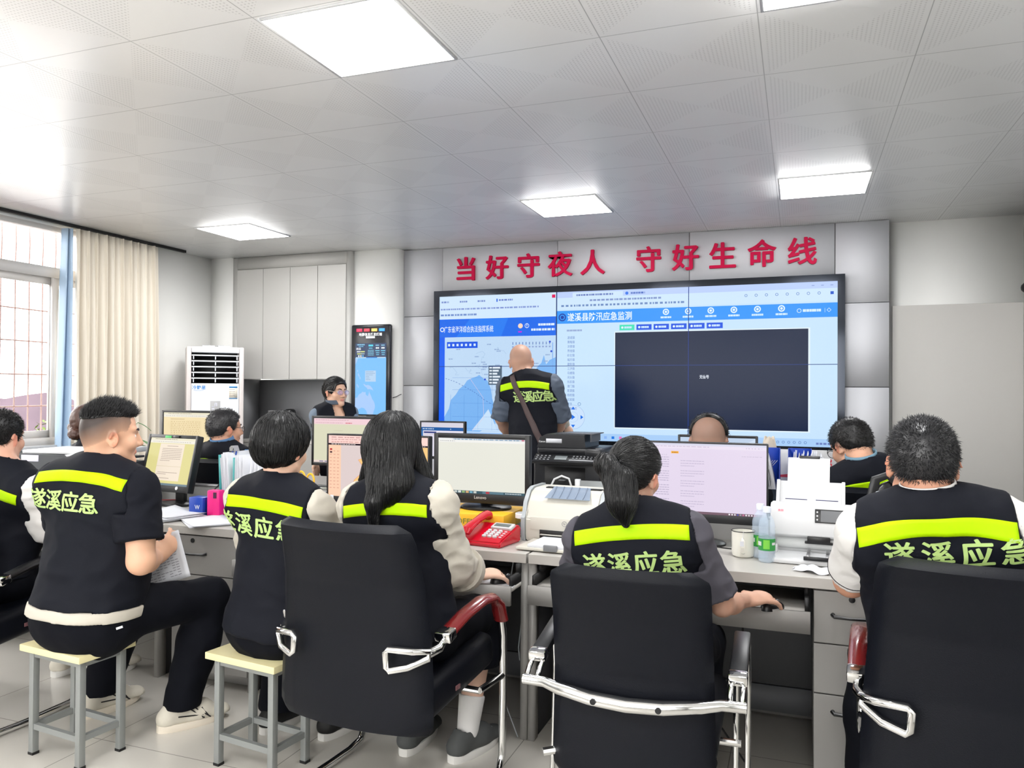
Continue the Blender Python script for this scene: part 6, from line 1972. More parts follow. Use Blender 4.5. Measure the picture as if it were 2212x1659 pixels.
def hand_prims(w, d, up, thumb, curl=35, spread=1.0, s=1.0, wave=(0, 4, 2, -4)):
    """w wrist, d pointing direction, up back of the hand, thumb +1/-1 along d x up"""
    d = Vector(d).normalized(); up = Vector(up); up = (up - d * up.dot(d)).normalized()
    sd = d.cross(up) * thumb
    pr = [Cone(w, w + d * 0.03 * s, 0.026 * s, 0.030 * s, 0.015, (up, 0.75)),
          Cone(w + d * 0.03 * s - sd * 0.004, w + d * 0.078 * s, 0.037 * s, 0.040 * s, 0.015, (up, 0.42))]
    L = [0.040, 0.046, 0.042, 0.033]
    for i in range(4):
        off = (1.5 - i) * 0.0195 * s * spread
        base = w + d * (0.086 - 0.004 * abs(i - 1.2)) * s + sd * off - up * 0.002
        fd = (d + sd * (1.5 - i) * 0.06 * spread).normalized()
        ax = fd.cross(up).normalized()
        a, q = base, fd
        r = 0.0093 * s
        for seg in range(3):
            ang = math.radians((curl + wave[i]) * (0.55, 1.0, 0.8)[seg])
            q = (Quaternion(ax, -ang) @ q).normalized()
            b2 = a + q * L[i] * (1.0, 0.62, 0.5)[seg] * s
            pr.append(Cone(a, b2, r, r * 0.9, 0.005))
            a, r = b2, r * 0.92
    tb = w + d * 0.028 * s + sd * 0.027 * s
    t1 = tb + (d * 0.6 + sd * 0.75 - up * 0.25).normalized() * 0.04 * s
    t2 = t1 + (d * 0.9 + sd * 0.25 - up * 0.35).normalized() * 0.032 * s
    pr += [Cone(w + d * 0.012 * s + sd * 0.012, tb, 0.016 * s, 0.0155 * s, 0.012), Cone(tb, t1, 0.0145 * s, 0.0115 * s, 0.008), Cone(t1, t2, 0.011 * s, 0.009 * s, 0.006)]
    return pr

def build_person(sp):
    """sp: a dictionary that fixes joints in metres; see the list of people below."""
    g = sp.get('g', 1.0)                       # build: girth
    fem = sp.get('fem', False)
    step = sp.get('step', 0.0065)
    hip, c7 = Vector(sp['hip']), Vector(sp['c7'])
    yaw = sp['yaw']
    t = (c7 - hip).normalized()
    r0 = Vector((math.cos(math.radians(yaw)), -math.sin(math.radians(yaw)), 0))
    s = (r0 - t * r0.dot(t)).normalized()
    f = t.cross(s).normalized()                # front
    if f.dot(Vector((math.sin(math.radians(yaw)), math.cos(math.radians(yaw)), 0))) < 0:
        f = -f
    tl = (c7 - hip).length
    sw = sp.get('sw', 0.175)
    root = thing('person', sp['label'], 'person', (hip.x, hip.y, sp.get('floor', 0.0)))
    org = root.location
    shl, shr = sp.get('shl'), sp.get('shr')
    SL = Vector(shl) if shl else c7 - s * sw - t * sp.get('drop', 0.065) + f * sp.get('slump', 0.02)
    SR = Vector(shr) if shr else c7 + s * sw - t * sp.get('drop', 0.065) + f * sp.get('slump', 0.02)
    h = HeadFrame(sp['head'], *sp['hrot'], sp.get('hs', 1.0))
    tor = [Cone(hip + t * 0.0 + f * 0.01, hip + t * 0.14 + f * 0.02, 0.155 * g, 0.148 * g, 0.06, (f, 0.74)),
           Cone(hip + t * 0.14 + f * 0.02, c7 - t * 0.25 + f * 0.055, 0.148 * g, 0.158 * g, 0.06, (f, 0.70)),
           Cone(c7 - t * 0.25 + f * 0.055, c7 - t * 0.13 + f * 0.05, 0.16 * g, 0.145 * g, 0.06, (f, 0.66)),
           Cone(SL * 0.82 + c7 * 0.18 - t * 0.045, SR * 0.82 + c7 * 0.18 - t * 0.045, 0.068 * g, 0.068 * g, 0.06),
           Cone(c7 - t * 0.0 + f * 0.015, SL + t * 0.005, 0.054, 0.052 * g, 0.05), Cone(c7 - t * 0.0 + f * 0.015, SR + t * 0.005, 0.054, 0.052 * g, 0.05)]
    if sp.get('belly'):
        tor.append(Ell(hip + t * 0.16 + f * 0.07, [0.15 * g, 0.11 * g, 0.15], None, 0.06))
    lim_u = sp.get('arm_r', 0.048) * (0.9 if fem else 1.0) * (0.5 + 0.5 * g)
    arms = []
    for side, S_ in ((-1, SL), (1, SR)):
        e, w = Vector(sp['elb'][0 if side < 0 else 1]), Vector(sp['wri'][0 if side < 0 else 1])
        arms.append((side, S_, e, w))
    body = [p.grow(-0.012) for p in tor]
    for side, S_, e, w in arms:
        body += [Cone(S_, e, lim_u * 1.08, lim_u * 0.84, 0.01), Cone(e, e + (w - e) * 0.4, lim_u * 0.84, lim_u * 0.82, 0.02), Cone(e + (w - e) * 0.4, w, lim_u * 0.82, lim_u * 0.56, 0.02)]
        hd = sp['hand'][0 if side < 0 else 1]
        if hd:
            body += hand_prims(w, hd[0], hd[1], hd[2], *hd[3:])
        else:
            body += hand_prims(w, (w - e), Vector((0, 0, 1)) + t * 0.1, -side if True else 1, 35)
    legs = []
    for side in (-1, 1):
        k, a = Vector(sp['knee'][0 if side < 0 else 1]), Vector(sp['ank'][0 if side < 0 else 1])
        hj = hip + s * side * 0.09 - t * 0.0 + f * 0.02
        legs.append((side, hj, k, a))
        body += [Cone(hj, k, 0.082 * g, 0.052, 0.04), Cone(k, k + (a - k) * 0.35, 0.052, 0.054, 0.03), Cone(k + (a - k) * 0.35, a, 0.054, 0.036, 0.03)]
    body += head_prims(h, c7 + f * 0.02 - t * 0.02, fem, sp.get('wide', 1.0))
    F = Field(body, step)
    for cprim in head_carves(h):
        F.carve(cprim)
    V, Q = F.mesh()
    V = relax(V, Q, 1, 0.35)
    L = h.local(V)
    sk = np.array(lin(sp.get('skin', (212, 168, 144))))
    colv = np.tile(sk, (len(V), 1))
    inhead = (np.abs(L[:, 0]) < 0.12) & (np.abs(L[:, 1]) < 0.13) & (L[:, 2] > -0.14) & (L[:, 2] < 0.14)
    lips = inhead & (np.abs(L[:, 0]) < 0.021) & (L[:, 2] > -0.074 + 30 * L[:, 0] ** 2 * 0.5) & (L[:, 2] < -0.0555 - 12 * L[:, 0] ** 2) & (L[:, 1] > 0.083)
    colv[lips] = np.array(lin((204, 132, 122)))
    ears = inhead & (np.abs(L[:, 0]) > 0.0835 * sp.get('wide', 1.0)) & (np.abs(L[:, 2] + 0.01) < 0.032) & (np.abs(L[:, 1] + 0.008) < 0.03)
    colv[ears] *= np.array((1.0, 0.74, 0.70))
    stub = sp.get('stubble')
    if stub:
        wgt = np.clip(stub(L), 0, 1) * inhead
        colv = colv * (1 - wgt[:, None]) + np.array(lin((44, 38, 38))) * wgt[:, None]
    qmesh('body', V, Q, M_skin, root, org, colv)
    # eyes and brows
    for sx in (-1, 1):
        b = MB(); b.lathe([(0.0001, -0.0115), (0.006, -0.0098), (0.0098, -0.006), (0.0115, 0), (0.0098, 0.006), (0.006, 0.0098), (0.0045, 0.0106)], n=14, mi=0, cap=False)
        b.lathe([(0.0045, 0.0106), (0.002, 0.0114), (0.0001, 0.0116)], n=14, mi=1, cap=False)
        eo = b.build('eye', [M_eyew, M_iris], root, fix=True)
        R = Matrix((h.x, h.z * -1, h.y)).transposed().to_4x4()
        eo.matrix_local = Matrix.Translation(h.p(sx * 0.032, 0.0705, -0.002) - org) @ R @ Matrix.Scale(h.s * 0.92, 4)
        b = MB(); b.tube([h.p(sx * 0.014, 0.0935, 0.021) - org, h.p(sx * 0.03, 0.088, 0.0265) - org, h.p(sx * 0.048, 0.072, 0.022) - org], [0.0032, 0.0036, 0.0018], 6)
        b.build('eyebrow', M_hair, root)
    # vest
    vg = sp.get('vg', 0.016)
    vest0 = list(tor)
    hem = hip + t * sp.get('hem', 0.03)
    if sp.get('hem', 0.03) < 0.06:
        vest0.append(Cone(hip + t * 0.0 - s * 0.05 + f * 0.005, hip + t * 0.0 + s * 0.05 + f * 0.005, 0.134 * g, 0.134 * g, 0.05, (t, 0.95)))
    vest = [p.grow(vg) for p in vest0]
    F = Field(vest, sp.get('vstep', 0.0085))
    F.plane(hem, -t)
    ah = sp.get('ahole', 0.0)
    for side, S_, e, w in arms:
        F.plane(S_ + s * side * (0.018 + ah) - t * 0.0, s * side + t * 0.18)
    nk = c7 + f * 0.03
    F.carve(Cone(nk - t * 0.02 + f * 0.01, nk + t * 0.25 + (h.c - c7) * 0.3, 0.064, 0.075, 0.01), 0.008)
    if sp.get('vneck'):
        F.carve(Cone(nk + f * 0.02, c7 - t * 0.2 + f * 0.22, 0.06, 0.03, 0.01), 0.008)
    V, Q = F.mesh()
    V = relax(V, Q, 2, 0.4)
    N = normals(V, Q)
    V = fold(V, N, sp.get('fold', 0.006), 8, sp.get('seed', 1), (1, 1, 1.5))
    vobj = qmesh('vest', V, Q, sp.get('vmat', M_vest), root, org)
    bvh = BVHTree.FromPolygons([tuple(v) for v in V.tolist()], [tuple(q) for q in Q.tolist()])
    def on_back(x, z, off=0.003, front=False):
        o = c7 + s * x + t * z + (f if front else -f) * 0.6
        loc, nor, ix, dist = bvh.ray_cast(o, -f if front else f)
        if loc is None:
            return None
        return loc + (f if front else -f) * off
    # reflective strip over the shoulder blades
    z0, z1 = sp.get('strip', (-0.135, -0.092))
    hwd = sp.get('sthw', sw + 0.004)
    sv = sp.get('sbow', 0.012)
    rows = []
    nn = 41
    for i in range(nn):
        x = -hwd + 2 * hwd * i / (nn - 1)
        col = [on_back(x, z0 + (z1 - z0) * j / 4 - sv * (x / hwd) ** 2) for j in range(5)]
        rows.append(col)
    b = MB()
    vm = {}
    for i in range(nn):
        for j in range(5):
            if rows[i][j] is not None:
                vm[i, j] = b.bm.verts.new(rows[i][j] - org)
    for i in range(nn - 1):
        for j in range(4):
            ks = [(i, j), (i + 1, j), (i + 1, j + 1), (i, j + 1)]
            if all(k in vm for k in ks) and max((vm[ks[0]].co - vm[ks[2]].co).length, (vm[ks[1]].co - vm[ks[3]].co).length) < 0.06:
                b.bm.faces.new([vm[k] for k in ks])
    b.build('reflective_strip', M_strip, vobj, smooth_angle=60, solid=0.0015)
    # lettering
    if sp.get('text', True):
        ch = sp.get('chh', 0.088)
        cz = sp.get('cz', -0.215)
        pitch = sp.get('cp', 0.094)
        b = MB()
        for i, cc in enumerate(sp.get('chars', '遂溪应急')):
            VV, FF, gw, gh = bold_glyphs(cc, 0.022)
            t2 = bmesh.new()
            vs_ = [t2.verts.new((x * ch, y * ch, 0)) for x, y, z in VV]
            for fc in FF:
                try:
                    t2.faces.new([vs_[k] for k in fc])
                except ValueError:
                    pass
            for _ in range(3):
                es = [e for e in t2.edges if e.calc_length() > 0.018]
                if es:
                    bmesh.ops.subdivide_edges(t2, edges=es, cuts=1)
            bmesh.ops.triangulate(t2, faces=[q for q in t2.faces if len(q.verts) > 4])
            mp = {}
            for v in t2.verts:
                q = on_back(v.co.x + (i - 1.5) * pitch + sp.get('cx', 0.0), v.co.y + cz, 0.0035 + 0.0002 * (hash((round(v.co.x, 3))) % 3))
                mp[v] = b.bm.verts.new(q - org) if q is not None else None
            for fc in t2.faces:
                q = [mp[v] for v in fc.verts]
                if all(x is not None for x in q) and max((q[0].co - x.co).length for x in q) < 0.05:
                    try:
                        b.bm.faces.new(q)
                    except ValueError:
                        pass
            t2.free()
        b.build('lettering', M_print, vobj, smooth_angle=60, fix=False)
    # shirt: sleeves (and a hem or a collar that shows)
    shm = sp['shirt']
    F = Field([p.grow(0.002) for p in tor] + [Cone(S_, S_ + (e - S_) * 0.4, lim_u * 1.12 + 0.005, lim_u * 1.04 + 0.006, 0.01) for _, S_, e, w in arms], 0.011)
    F.carve(Cone(nk - t * 0.02 + f * 0.01, nk + t * 0.25 + (h.c - c7) * 0.3, 0.066, 0.08, 0.01), 0.008); F.plane(hip + t * 0.05, -t)
    if sp.get('vneck'):
        F.carve(Cone(nk + f * 0.02, c7 - t * 0.2 + f * 0.22, 0.065, 0.035, 0.01), 0.008)
    V, Q = F.mesh(); V = relax(V, Q, 1, 0.4); qmesh('shirt', V, Q, shm, root, org)
    slv = sp.get('sleeve', 0.62)               # fraction of the upper arm, above 1 it runs on along the forearm
    loose = sp.get('loose', 0.014)
    for side, S_, e, w in arms:
        pr = [Ell(S_ - s * side * 0.005 - t * 0.008, [0.060 * (0.5 + 0.5 * g) + loose * 0.5] * 3, None, 0.03), Cone(S_ - s * side * 0.03, S_ + (e - S_) * min(slv + 0.12, 1.0), lim_u * 1.16 + loose, lim_u * 0.95 + loose * 1.15, 0.03)]
        if slv > 1:
            q = e + (w - e) * min(slv - 1, 1.0)
            pr += [Cone(S_ + (e - S_) * 0.9, e, lim_u * 0.95 + loose * 1.1, lim_u * 0.95 + loose * 1.1, 0.03), Cone(e, q, lim_u * 0.92 + loose * 1.1, lim_u * 0.66 + loose * 1.15, 0.03)]
        F = Field(pr, sp.get('vstep', 0.0085) * 0.9)
        pn = npv((s * side + t * 0.18).normalized()); pp0 = npv(S_ + s * side * (0.012 + ah)); sc_ = npv(S_)
        F.fn(lambda P: -np.maximum((P - pp0) @ pn, np.sqrt(((P - sc_) ** 2).sum(-1)) - 0.125))
        if slv > 1:
            q = e + (w - e) * (slv - 1.06); F.plane(q, (w - e))
        else:
            F.plane(S_ + (e - S_) * slv, (e - S_))
        V, Q = F.mesh()
        V = relax(V, Q, 2, 0.4)
        N = normals(V, Q)
        V = fold(V, N, sp.get('sfold', 0.006), 11, sp.get('seed', 1) + side * 0.37, (1, 1, 1.6))
        so = qmesh('sleeve', V, Q, shm, root, org)
        if sp.get('cuff') and slv > 1:
            q = e + (w - e) * (slv - 1.06)
            dv = (w - e).normalized()
            b = MB(); rr = lim_u * 0.7 + loose * 1.3
            b.tube([q - dv * 0.05 - org, q - dv * 0.02 - org, q + dv * 0.004 - org], [rr + 0.007, rr + 0.006, rr + 0.003], 24); b.build('cuff', shm, so)
        if sp.get('trimline'):
            q = S_ + (e - S_) * (slv - 0.07)
            dv = (e - S_).normalized(); rr = lim_u * 1.0 + loose * 1.22 + 0.002
            bs = BVHTree.FromPolygons([tuple(v) for v in V.tolist()], [tuple(x) for x in Q.tolist()])
            pa = dv.orthogonal().normalized(); pb = dv.cross(pa); pts = []
            for kk in range(36):
                di = pa * math.cos(kk * PI / 18) + pb * math.sin(kk * PI / 18)
                loc, _, _, _ = bs.ray_cast(q + di * 0.2, -di)
                if loc is not None and (loc - q).length < 0.12:
                    pts.append(loc - org)
            if len(pts) > 20:
                b = MB(); b.tube(pts, 0.0017, 5, closed=True); b.build('trim', M_trouser, so)
    if sp.get('shem'):
        F = Field([p.grow(vg - 0.001) for p in vest0], 0.0085)
        F.plane(hip + t * (sp.get('hem', 0.03) - sp['shem']), -t); F.plane(hem + t * 0.004, t)
        V, Q = F.mesh(); V = relax(V, Q, 2, 0.4)
        qmesh('shirt_hem', V, Q, sp.get('hemmat', shm), root, org)
    if sp.get('collar'):
        cm_, rad, hh = sp['collar']
        b = MB()
        n = 30
        cc = c7 + f * 0.03 + t * 0.05 + (h.c - c7 - t * 0.12) * 0.15
        def cf(u, v):
            a = 2 * PI * u
            o = s * math.sin(a) * (rad + 0.006 * v) - f * math.cos(a) * (rad * 1.02 + 0.004 * v)
            up = t * (hh * (0.5 - v)) + t * 0.012 * math.cos(a) + f * 0.0
            return cc + o + up - org
        b.grid(cf, n, 5, closed_u=True)
        b.build('collar', cm_, root, solid=0.004)
    # trousers
    tp = [Cone(hip - s * 0.05 + f * 0.0, hip + s * 0.05 + f * 0.0, 0.135 * g, 0.135 * g, 0.05, (t, 0.95)), Cone(hip, hip + t * 0.10 + f * 0.015, 0.15 * g, 0.142 * g, 0.05, (f, 0.74))]
    tlz = sp.get('tl', 0.016)
    for side, hj, k, a in legs:
        tp += [Cone(hj, k, 0.088 * g + tlz * 0.5, 0.06 + tlz * 0.6, 0.05), Cone(k, k + (a - k) * 0.4, 0.062 + tlz * 0.6, 0.062 + tlz, 0.03), Cone(k + (a - k) * 0.4, a + (k - a) * 0.02, 0.062 + tlz, 0.046 + tlz * 1.1, 0.03)]
    F = Field(tp, 0.009)
    F.plane(hip + t * 0.14, t)
    zc = sp.get('legcut', 0.075)
    F.fn(lambda P: zc - P[..., 2])
    V, Q = F.mesh(); V = relax(V, Q, 2, 0.4); N = normals(V, Q)
    V = fold(V, N, 0.007, 9, sp.get('seed', 1) + 5)
    qmesh('trousers', V, Q, sp.get('tmat', M_trouser), root, org)
    if sp.get('shoes'):
        for side, hj, k, a in legs:
            shoe(root, org, a, sp['shoes'][1 if side > 0 else 0], sp['shoes'][2], sp['shoes'][3])
    return root, h, (s, f, t), bvh

def shoe(root, org, ank, yaw, um, sm, L=0.27, z=0.0):
    r, f, u = axes(yaw)
    base = Vector((ank.x, ank.y, z))
    hl = base - f * 0.055
    P = lambda y, zz, x=0.0: hl + f * y + u * zz + r * x
    F = Field([Cone(P(0.0, 0.055), P(0.015, 0.085), 0.036, 0.034, 0.03), Cone(P(0.0, 0.045), P(0.12, 0.05), 0.04, 0.045, 0.03, (u, 0.95)), Cone(P(0.12, 0.05), P(L - 0.055, 0.032), 0.047, 0.042, 0.03, (u, 0.8)), Cone(P(0.05, 0.09), P(0.14, 0.066), 0.034, 0.032, 0.03)], 0.006)
    F.carve(Cone(P(0.035, 0.11), P(0.045, 0.2), 0.03, 0.04), 0.006)
    F.plane(base + u * 0.026, -u)
    V, Q = F.mesh(); V = relax(V, Q, 2, 0.4)
    o = qmesh('shoe', V, Q, um, root, org)
    b = MB()
    n = 28
    pts = []
    for i in range(n):
        a = 2 * PI * i / n
        y = L / 2 - 0.04 + (L / 2 + 0.003) * math.cos(a)
        wd = 0.042 + 0.006 * math.sin(min(max((y + 0.04) / L, 0), 1) * PI * 0.9 + 0.4)
        pts.append((wd * (abs(math.sin(a)) ** 0.65) * (1 if math.sin(a) > 0 else -1), y))
    rings = [(0.0, 0.96), (0.006, 1.0), (0.024, 1.02), (0.03, 0.98)]
    R = [[b.bm.verts.new(P(y * (1 if k else 1), zz, x * sc_) - org + (u * 0.012 * max((y - 0.15) / 0.09, 0) ** 2)) for (x, y) in pts] for k, (zz, sc_) in enumerate(rings)]
    for A, B in zip(R, R[1:]):
        for i in range(n):
            b.bm.faces.new((A[i], A[(i + 1) % n], B[(i + 1) % n], B[i]))
    b.bm.faces.new(R[0][::-1]); b.bm.faces.new(R[-1])
    b.build('sole', sm, o)
    b = MB()
    for k in range(4):
        b.tube([P(0.10 + 0.026 * k, 0.103 - 0.010 * k, -0.022) - org, P(0.108 + 0.026 * k, 0.108 - 0.011 * k, 0.0) - org, P(0.10 + 0.026 * k, 0.103 - 0.010 * k, 0.022) - org], 0.0028, 6)
    b.build('laces', M_paper, o)
    if um.name.startswith('cream'):
        for sx in (-1, 1):
            b = MB()
            for (a0, a1) in (((0.03, 0.062), (0.13, 0.05)), ((0.075, 0.085), (0.135, 0.036)), ((0.10, 0.082), (0.16, 0.034)), ((0.13, 0.036), (0.10, 0.085)), ((0.155, 0.036), (0.125, 0.08))):
                pa, pb = [], []
                for k in range(7):
                    y = a0[0] + (a1[0] - a0[0]) * k / 6; zz = a0[1] + (a1[1] - a0[1]) * k / 6
                    pa.append(P(y, zz, sx * 0.0515 * (1 - 0.16 * max(zz - 0.05, 0) / 0.035) + sx * 0.0) - org)
                b.tube(pa, 0.0026, 5)
            b.build('side_stripes', M_blackm, o)
    return o

# ------------------------------------------------------------------ hair
def hairline(yv, pts):
    return np.interp(yv, [p[0] for p in pts], [p[1] for p in pts])

CROP = [(-0.13, -0.062), (-0.085, -0.06), (-0.05, -0.045), (-0.03, -0.02), (-0.012, 0.0), (0.012, 0.005), (0.02, -0.012), (0.034, -0.01), (0.045, 0.035), (0.07, 0.066), (0.12, 0.078)]
def hair_cap(root, h, name, m, thick, line, step=0.006, lump=0.0, wide=1.0, xs=1.0, extra=(), cuts=()):
    s = h.s
    E = lambda c, r, k=0.015: Ell(h.p(*c), [q * s for q in r], h.R, k)
    pr = [E((0, -0.012, 0.034), (0.0765 * wide + thick * xs, 0.097 + thick, 0.086 + thick)), E((0, -0.045, 0.0), (0.066 * wide + thick * xs, 0.058 + thick, 0.06 + thick), 0.02)] + list(extra)
    F = Field(pr, step)
    F.fn(lambda P: (hairline(h.local(P)[..., 1], line) - h.local(P)[..., 2]) * s * 0.8)
    for c in cuts:
        F.fn(c)
    V, Q = F.mesh()
    if len(V) == 0:
        return None
    V = relax(V, Q, 1, 0.4)
    N = normals(V, Q)
    if lump:
        V = fold(V, N, lump, 40, 3.3)
    return qmesh(name, V, Q, m, root, root.location), V, N, Q

def strands(root, h, V, N, m, n, length, comb, seed, r=0.0011, jit=0.5, keep=None, segs=2, gravity=0.0, name='hair_strands', nw=0.5, tangent=False, lift=0.12, TQ=None):
    """short hairs rooted on the cap, each a slim three-sided tapering blade"""
    rg = np.random.RandomState(seed)
    L = h.local(V)
    ok = np.arange(len(V))
    out = ((L - np.array((0, -0.012, 0.02))) * ((N @ h.R))).sum(1) > (-9 if tangent else 0.02)
    sel = out if keep is None else (out & keep(L))
    ok = ok[sel]
    if len(ok) == 0:
        return
    ids = rg.choice(ok, n)
    P0 = V[ids] + rg.normal(0, 0.003, (n, 3)) * h.s
    n0 = N[ids]
    cm_ = comb(L[ids]) @ h.R.T
    raw = cm_.copy()
    if tangent:
        cm_ = cm_ - n0 * (cm_ * n0).sum(1)[:, None]
        cm_ /= np.linalg.norm(cm_, axis=1)[:, None] + 1e-9
        d = cm_ + n0 * lift * 0.4 + rg.normal(0, jit * 0.05, (n, 3))
        cm_ = cm_ * 0 - n0 * lift * 1.2
    else:
        d = n0 * nw + cm_ + rg.normal(0, jit * 0.3, (n, 3))
    d /= np.linalg.norm(d, axis=1)[:, None]
    ln = length * rg.uniform(0.6, 1.15, n) * h.s
    a = np.cross(d, rg.normal(0, 1, (n, 3))); a /= np.linalg.norm(a, axis=1)[:, None]
    b2 = np.cross(d, a)
    VV = np.zeros((n, segs * 3 + 1, 3))
    if tangent:
        # walk each hair along the surface it lies on
        bv = BVHTree.FromPolygons([tuple(v) for v in V.tolist()], [tuple(q) for q in TQ.tolist()])
        path = np.zeros((n, segs + 1, 3))
        for i in range(n):
            p = Vector(P0[i]); g0 = Vector(raw[i]); hgt = 0.001 + 0.0022 * rg.rand()
            sl_ = ln[i] / segs; dd = None
            for k in range(segs + 1):
                loc, nr, ix, ds = bv.find_nearest(p)
                if loc is None:
                    path[i, k:] = p; break
                path[i, k] = loc + nr * hgt * (1 - 0.5 * k / segs)
                tg = g0 - nr * g0.dot(nr)
                tg = tg.normalized() if tg.length > 1e-4 else (dd or Vector((0, 0, -1)))
                dd = tg if dd is None else (dd * 0.4 + tg * 0.6 + Vector(rg.normal(0, jit * 0.06, 3))).normalized()
                p = loc + dd * sl_
        for k in range(segs):
            rr = r * (1 - 0.45 * k / segs)
            for j in range(3):
                th_ = 2 * PI * j / 3
                VV[:, k * 3 + j] = path[:, k] + (a * math.cos(th_) + b2 * math.sin(th_)) * rr
        VV[:, segs * 3] = path[:, segs]
    for k in range(0 if tangent else segs):
        tt = k / segs
        c = P0 - n0 * 0.002 + d * (ln * tt)[:, None] + (cm_ * 0.35) * (ln * tt * tt)[:, None] - np.array((0, 0, gravity)) * (tt * tt * ln)[:, None]
        rr = r * (1 - 0.45 * tt)
        for j in range(3):
            th_ = 2 * PI * j / 3
            VV[:, k * 3 + j] = c + (a * math.cos(th_) + b2 * math.sin(th_)) * rr
    if not tangent:
        VV[:, segs * 3] = P0 + d * ln[:, None] + (cm_ * 0.35) * ln[:, None] - np.array((0, 0, gravity)) * ln[:, None]
    quad = []
    for k in range(segs - 1):
        for j in range(3):
            quad.append((k * 3 + j, k * 3 + (j + 1) % 3, (k + 1) * 3 + (j + 1) % 3, (k + 1) * 3 + j))
    for j in range(3):
        quad.append(((segs - 1) * 3 + j, (segs - 1) * 3 + (j + 1) % 3, segs * 3, segs * 3))
    st = segs * 3 + 1
    me = bpy.data.meshes.new(name)
    allv = (VV.reshape(-1, 3) - np.array(root.location))
    faces = []
    base = np.arange(n)[:, None] * st
    q4 = np.array([q for q in quad if q[2] != q[3]]); q3 = np.array([q[:3] for q in quad if q[2] == q[3]])
    f4 = (base[:, :, None] + q4[None]).reshape(-1, 4) if len(q4) else np.zeros((0, 4), int)
    f3 = (base[:, :, None] + q3[None]).reshape(-1, 3)
    me.vertices.add(len(allv)); me.vertices.foreach_set('co', allv.astype(np.float32).ravel())
    loops = np.concatenate([f4.ravel(), f3.ravel()]).astype(np.int32)
    me.loops.add(len(loops)); me.loops.foreach_set('vertex_index', loops)
    starts = np.concatenate([np.arange(len(f4)) * 4, len(f4) * 4 + np.arange(len(f3)) * 3]).astype(np.int32)
    me.polygons.add(len(starts)); me.polygons.foreach_set('loop_start', starts)
    me.update(calc_edges=True)
    me.polygons.foreach_set('use_smooth', np.ones(len(starts), dtype=bool))
    me.materials.append(m)
    return me

def crop_hair(root, h, m=None, thick=0.006, line=CROP, n=3500, length=0.014, comb=None, seed=1, keep=None, wide=1.0, r=0.0011, jit=0.6):
    m = m or M_hair
    res = hair_cap(root, h, 'hair', m, thick, line, lump=0.0015, wide=wide)
    if not res:
        return
    o, V, N, Q = res
    comb = comb or (lambda L: np.stack([L[:, 0] * 3, 0.25 - 1.2 * np.maximum(-L[:, 1], 0) * 8, -2.0 * np.abs(L[:, 0]) * 6 * 0.5 - 0.6 * (L[:, 1] < -0.04)], 1) * 0.6)
    me = strands(root, h, V, N, m, n, length, comb, seed, r=r, jit=jit, keep=keep)
    if me:
        s2 = bpy.data.objects.new('hair_strands', me); COL.objects.link(s2); s2.parent = o
    return o

def glasses(root, h, m=None, lens=None, rad=0.021, temple=True):
    org = root.location
    b = MB()
    for sx in (-1, 1):
        c = []
        for k in range(20):
            a = 2 * PI * k / 20
            x, z = rad * 1.12 * math.cos(a), rad * 0.86 * math.sin(a)
            c.append(h.p(sx * 0.034 + x, 0.106 - 0.006 * abs(sx * 0.034 + x) / 0.05, -0.003 + z) - org)
        b.tube(c, 0.0016 * h.s, 6, closed=True)
        b.tube([h.p(sx * 0.058, 0.099, 0.004) - org, h.p(sx * 0.078, 0.07, 0.006) - org, h.p(sx * 0.0845, 0.0, 0.012) - org, h.p(sx * 0.085, -0.018, 0.002) - org, h.p(sx * 0.081, -0.026, -0.012) - org], 0.0017 * h.s, 6)
    b.tube([h.p(-0.011, 0.107, 0.002) - org, h.p(0.0, 0.109, 0.006) - org, h.p(0.011, 0.107, 0.002) - org], 0.0016 * h.s, 6)
    g = b.build('glasses', m or M_black, root)
    for sx in (-1, 1):
        b = MB()
        vv = [h.p(sx * 0.034, 0.1065, -0.003) - org] + [h.p(sx * 0.034 + rad * 1.08 * math.cos(2 * PI * k / 20), 0.1055 - 0.006 * abs(sx * 0.034 + rad * math.cos(2 * PI * k / 20)) / 0.05, -0.003 + rad * 0.83 * math.sin(2 * PI * k / 20)) - org for k in range(20)]
        b.raw(vv, [(0, k + 1, (k + 1) % 20 + 1) for k in range(20)])
        b.build('lens', lens or mat('lens', (220, 226, 240), 0.05, alpha=0.22), g, fix=False)
    return g
# ------------------------------------------------------------------ the people of the room
def hair_stripe_mat(name, rgb):
    m = mat(name, rgb, 0.36, spec=0.55)
    nt = m.node_tree
    b = nt.nodes['Principled BSDF']
    tc = nt.nodes.new('ShaderNodeTexCoord'); mp = nt.nodes.new('ShaderNodeMapping')
    mp.inputs['Scale'].default_value = (260, 260, 9)
    no = nt.nodes.new('ShaderNodeTexNoise'); no.inputs['Scale'].default_value = 1.0; no.inputs['Detail'].default_value = 3
    bp = nt.nodes.new('ShaderNodeBump'); bp.inputs['Strength'].default_value = 0.5; bp.inputs['Distance'].default_value = 0.003
    nt.links.new(tc.outputs['Object'], mp.inputs[0]); nt.links.new(mp.outputs[0], no.inputs['Vector'])
    nt.links.new(no.outputs['Fac'], bp.inputs['Height']); nt.links.new(bp.outputs[0], b.inputs['Normal'])
    return m
M_longhair = hair_stripe_mat('long_black_hair', (8, 8, 11))
SHORT = [(-0.13, -0.05), (-0.085, -0.05), (-0.05, -0.038), (-0.035, -0.01), (-0.025, 0.02), (0.012, 0.022), (0.02, -0.005), (0.034, -0.005), (0.045, 0.035), (0.07, 0.066), (0.12, 0.078)]
M_cream_cloth = mat('cream_cloth', (192, 186, 174), 0.85, bump=0.1, bscale=400)
M_white_cloth = mat('white_cloth', (212, 210, 208), 0.85, bump=0.08, bscale=400)
M_black_tee = mat('black_tee', (15, 17, 26), 0.8, spec=0.18, bump=0.1, bscale=500)
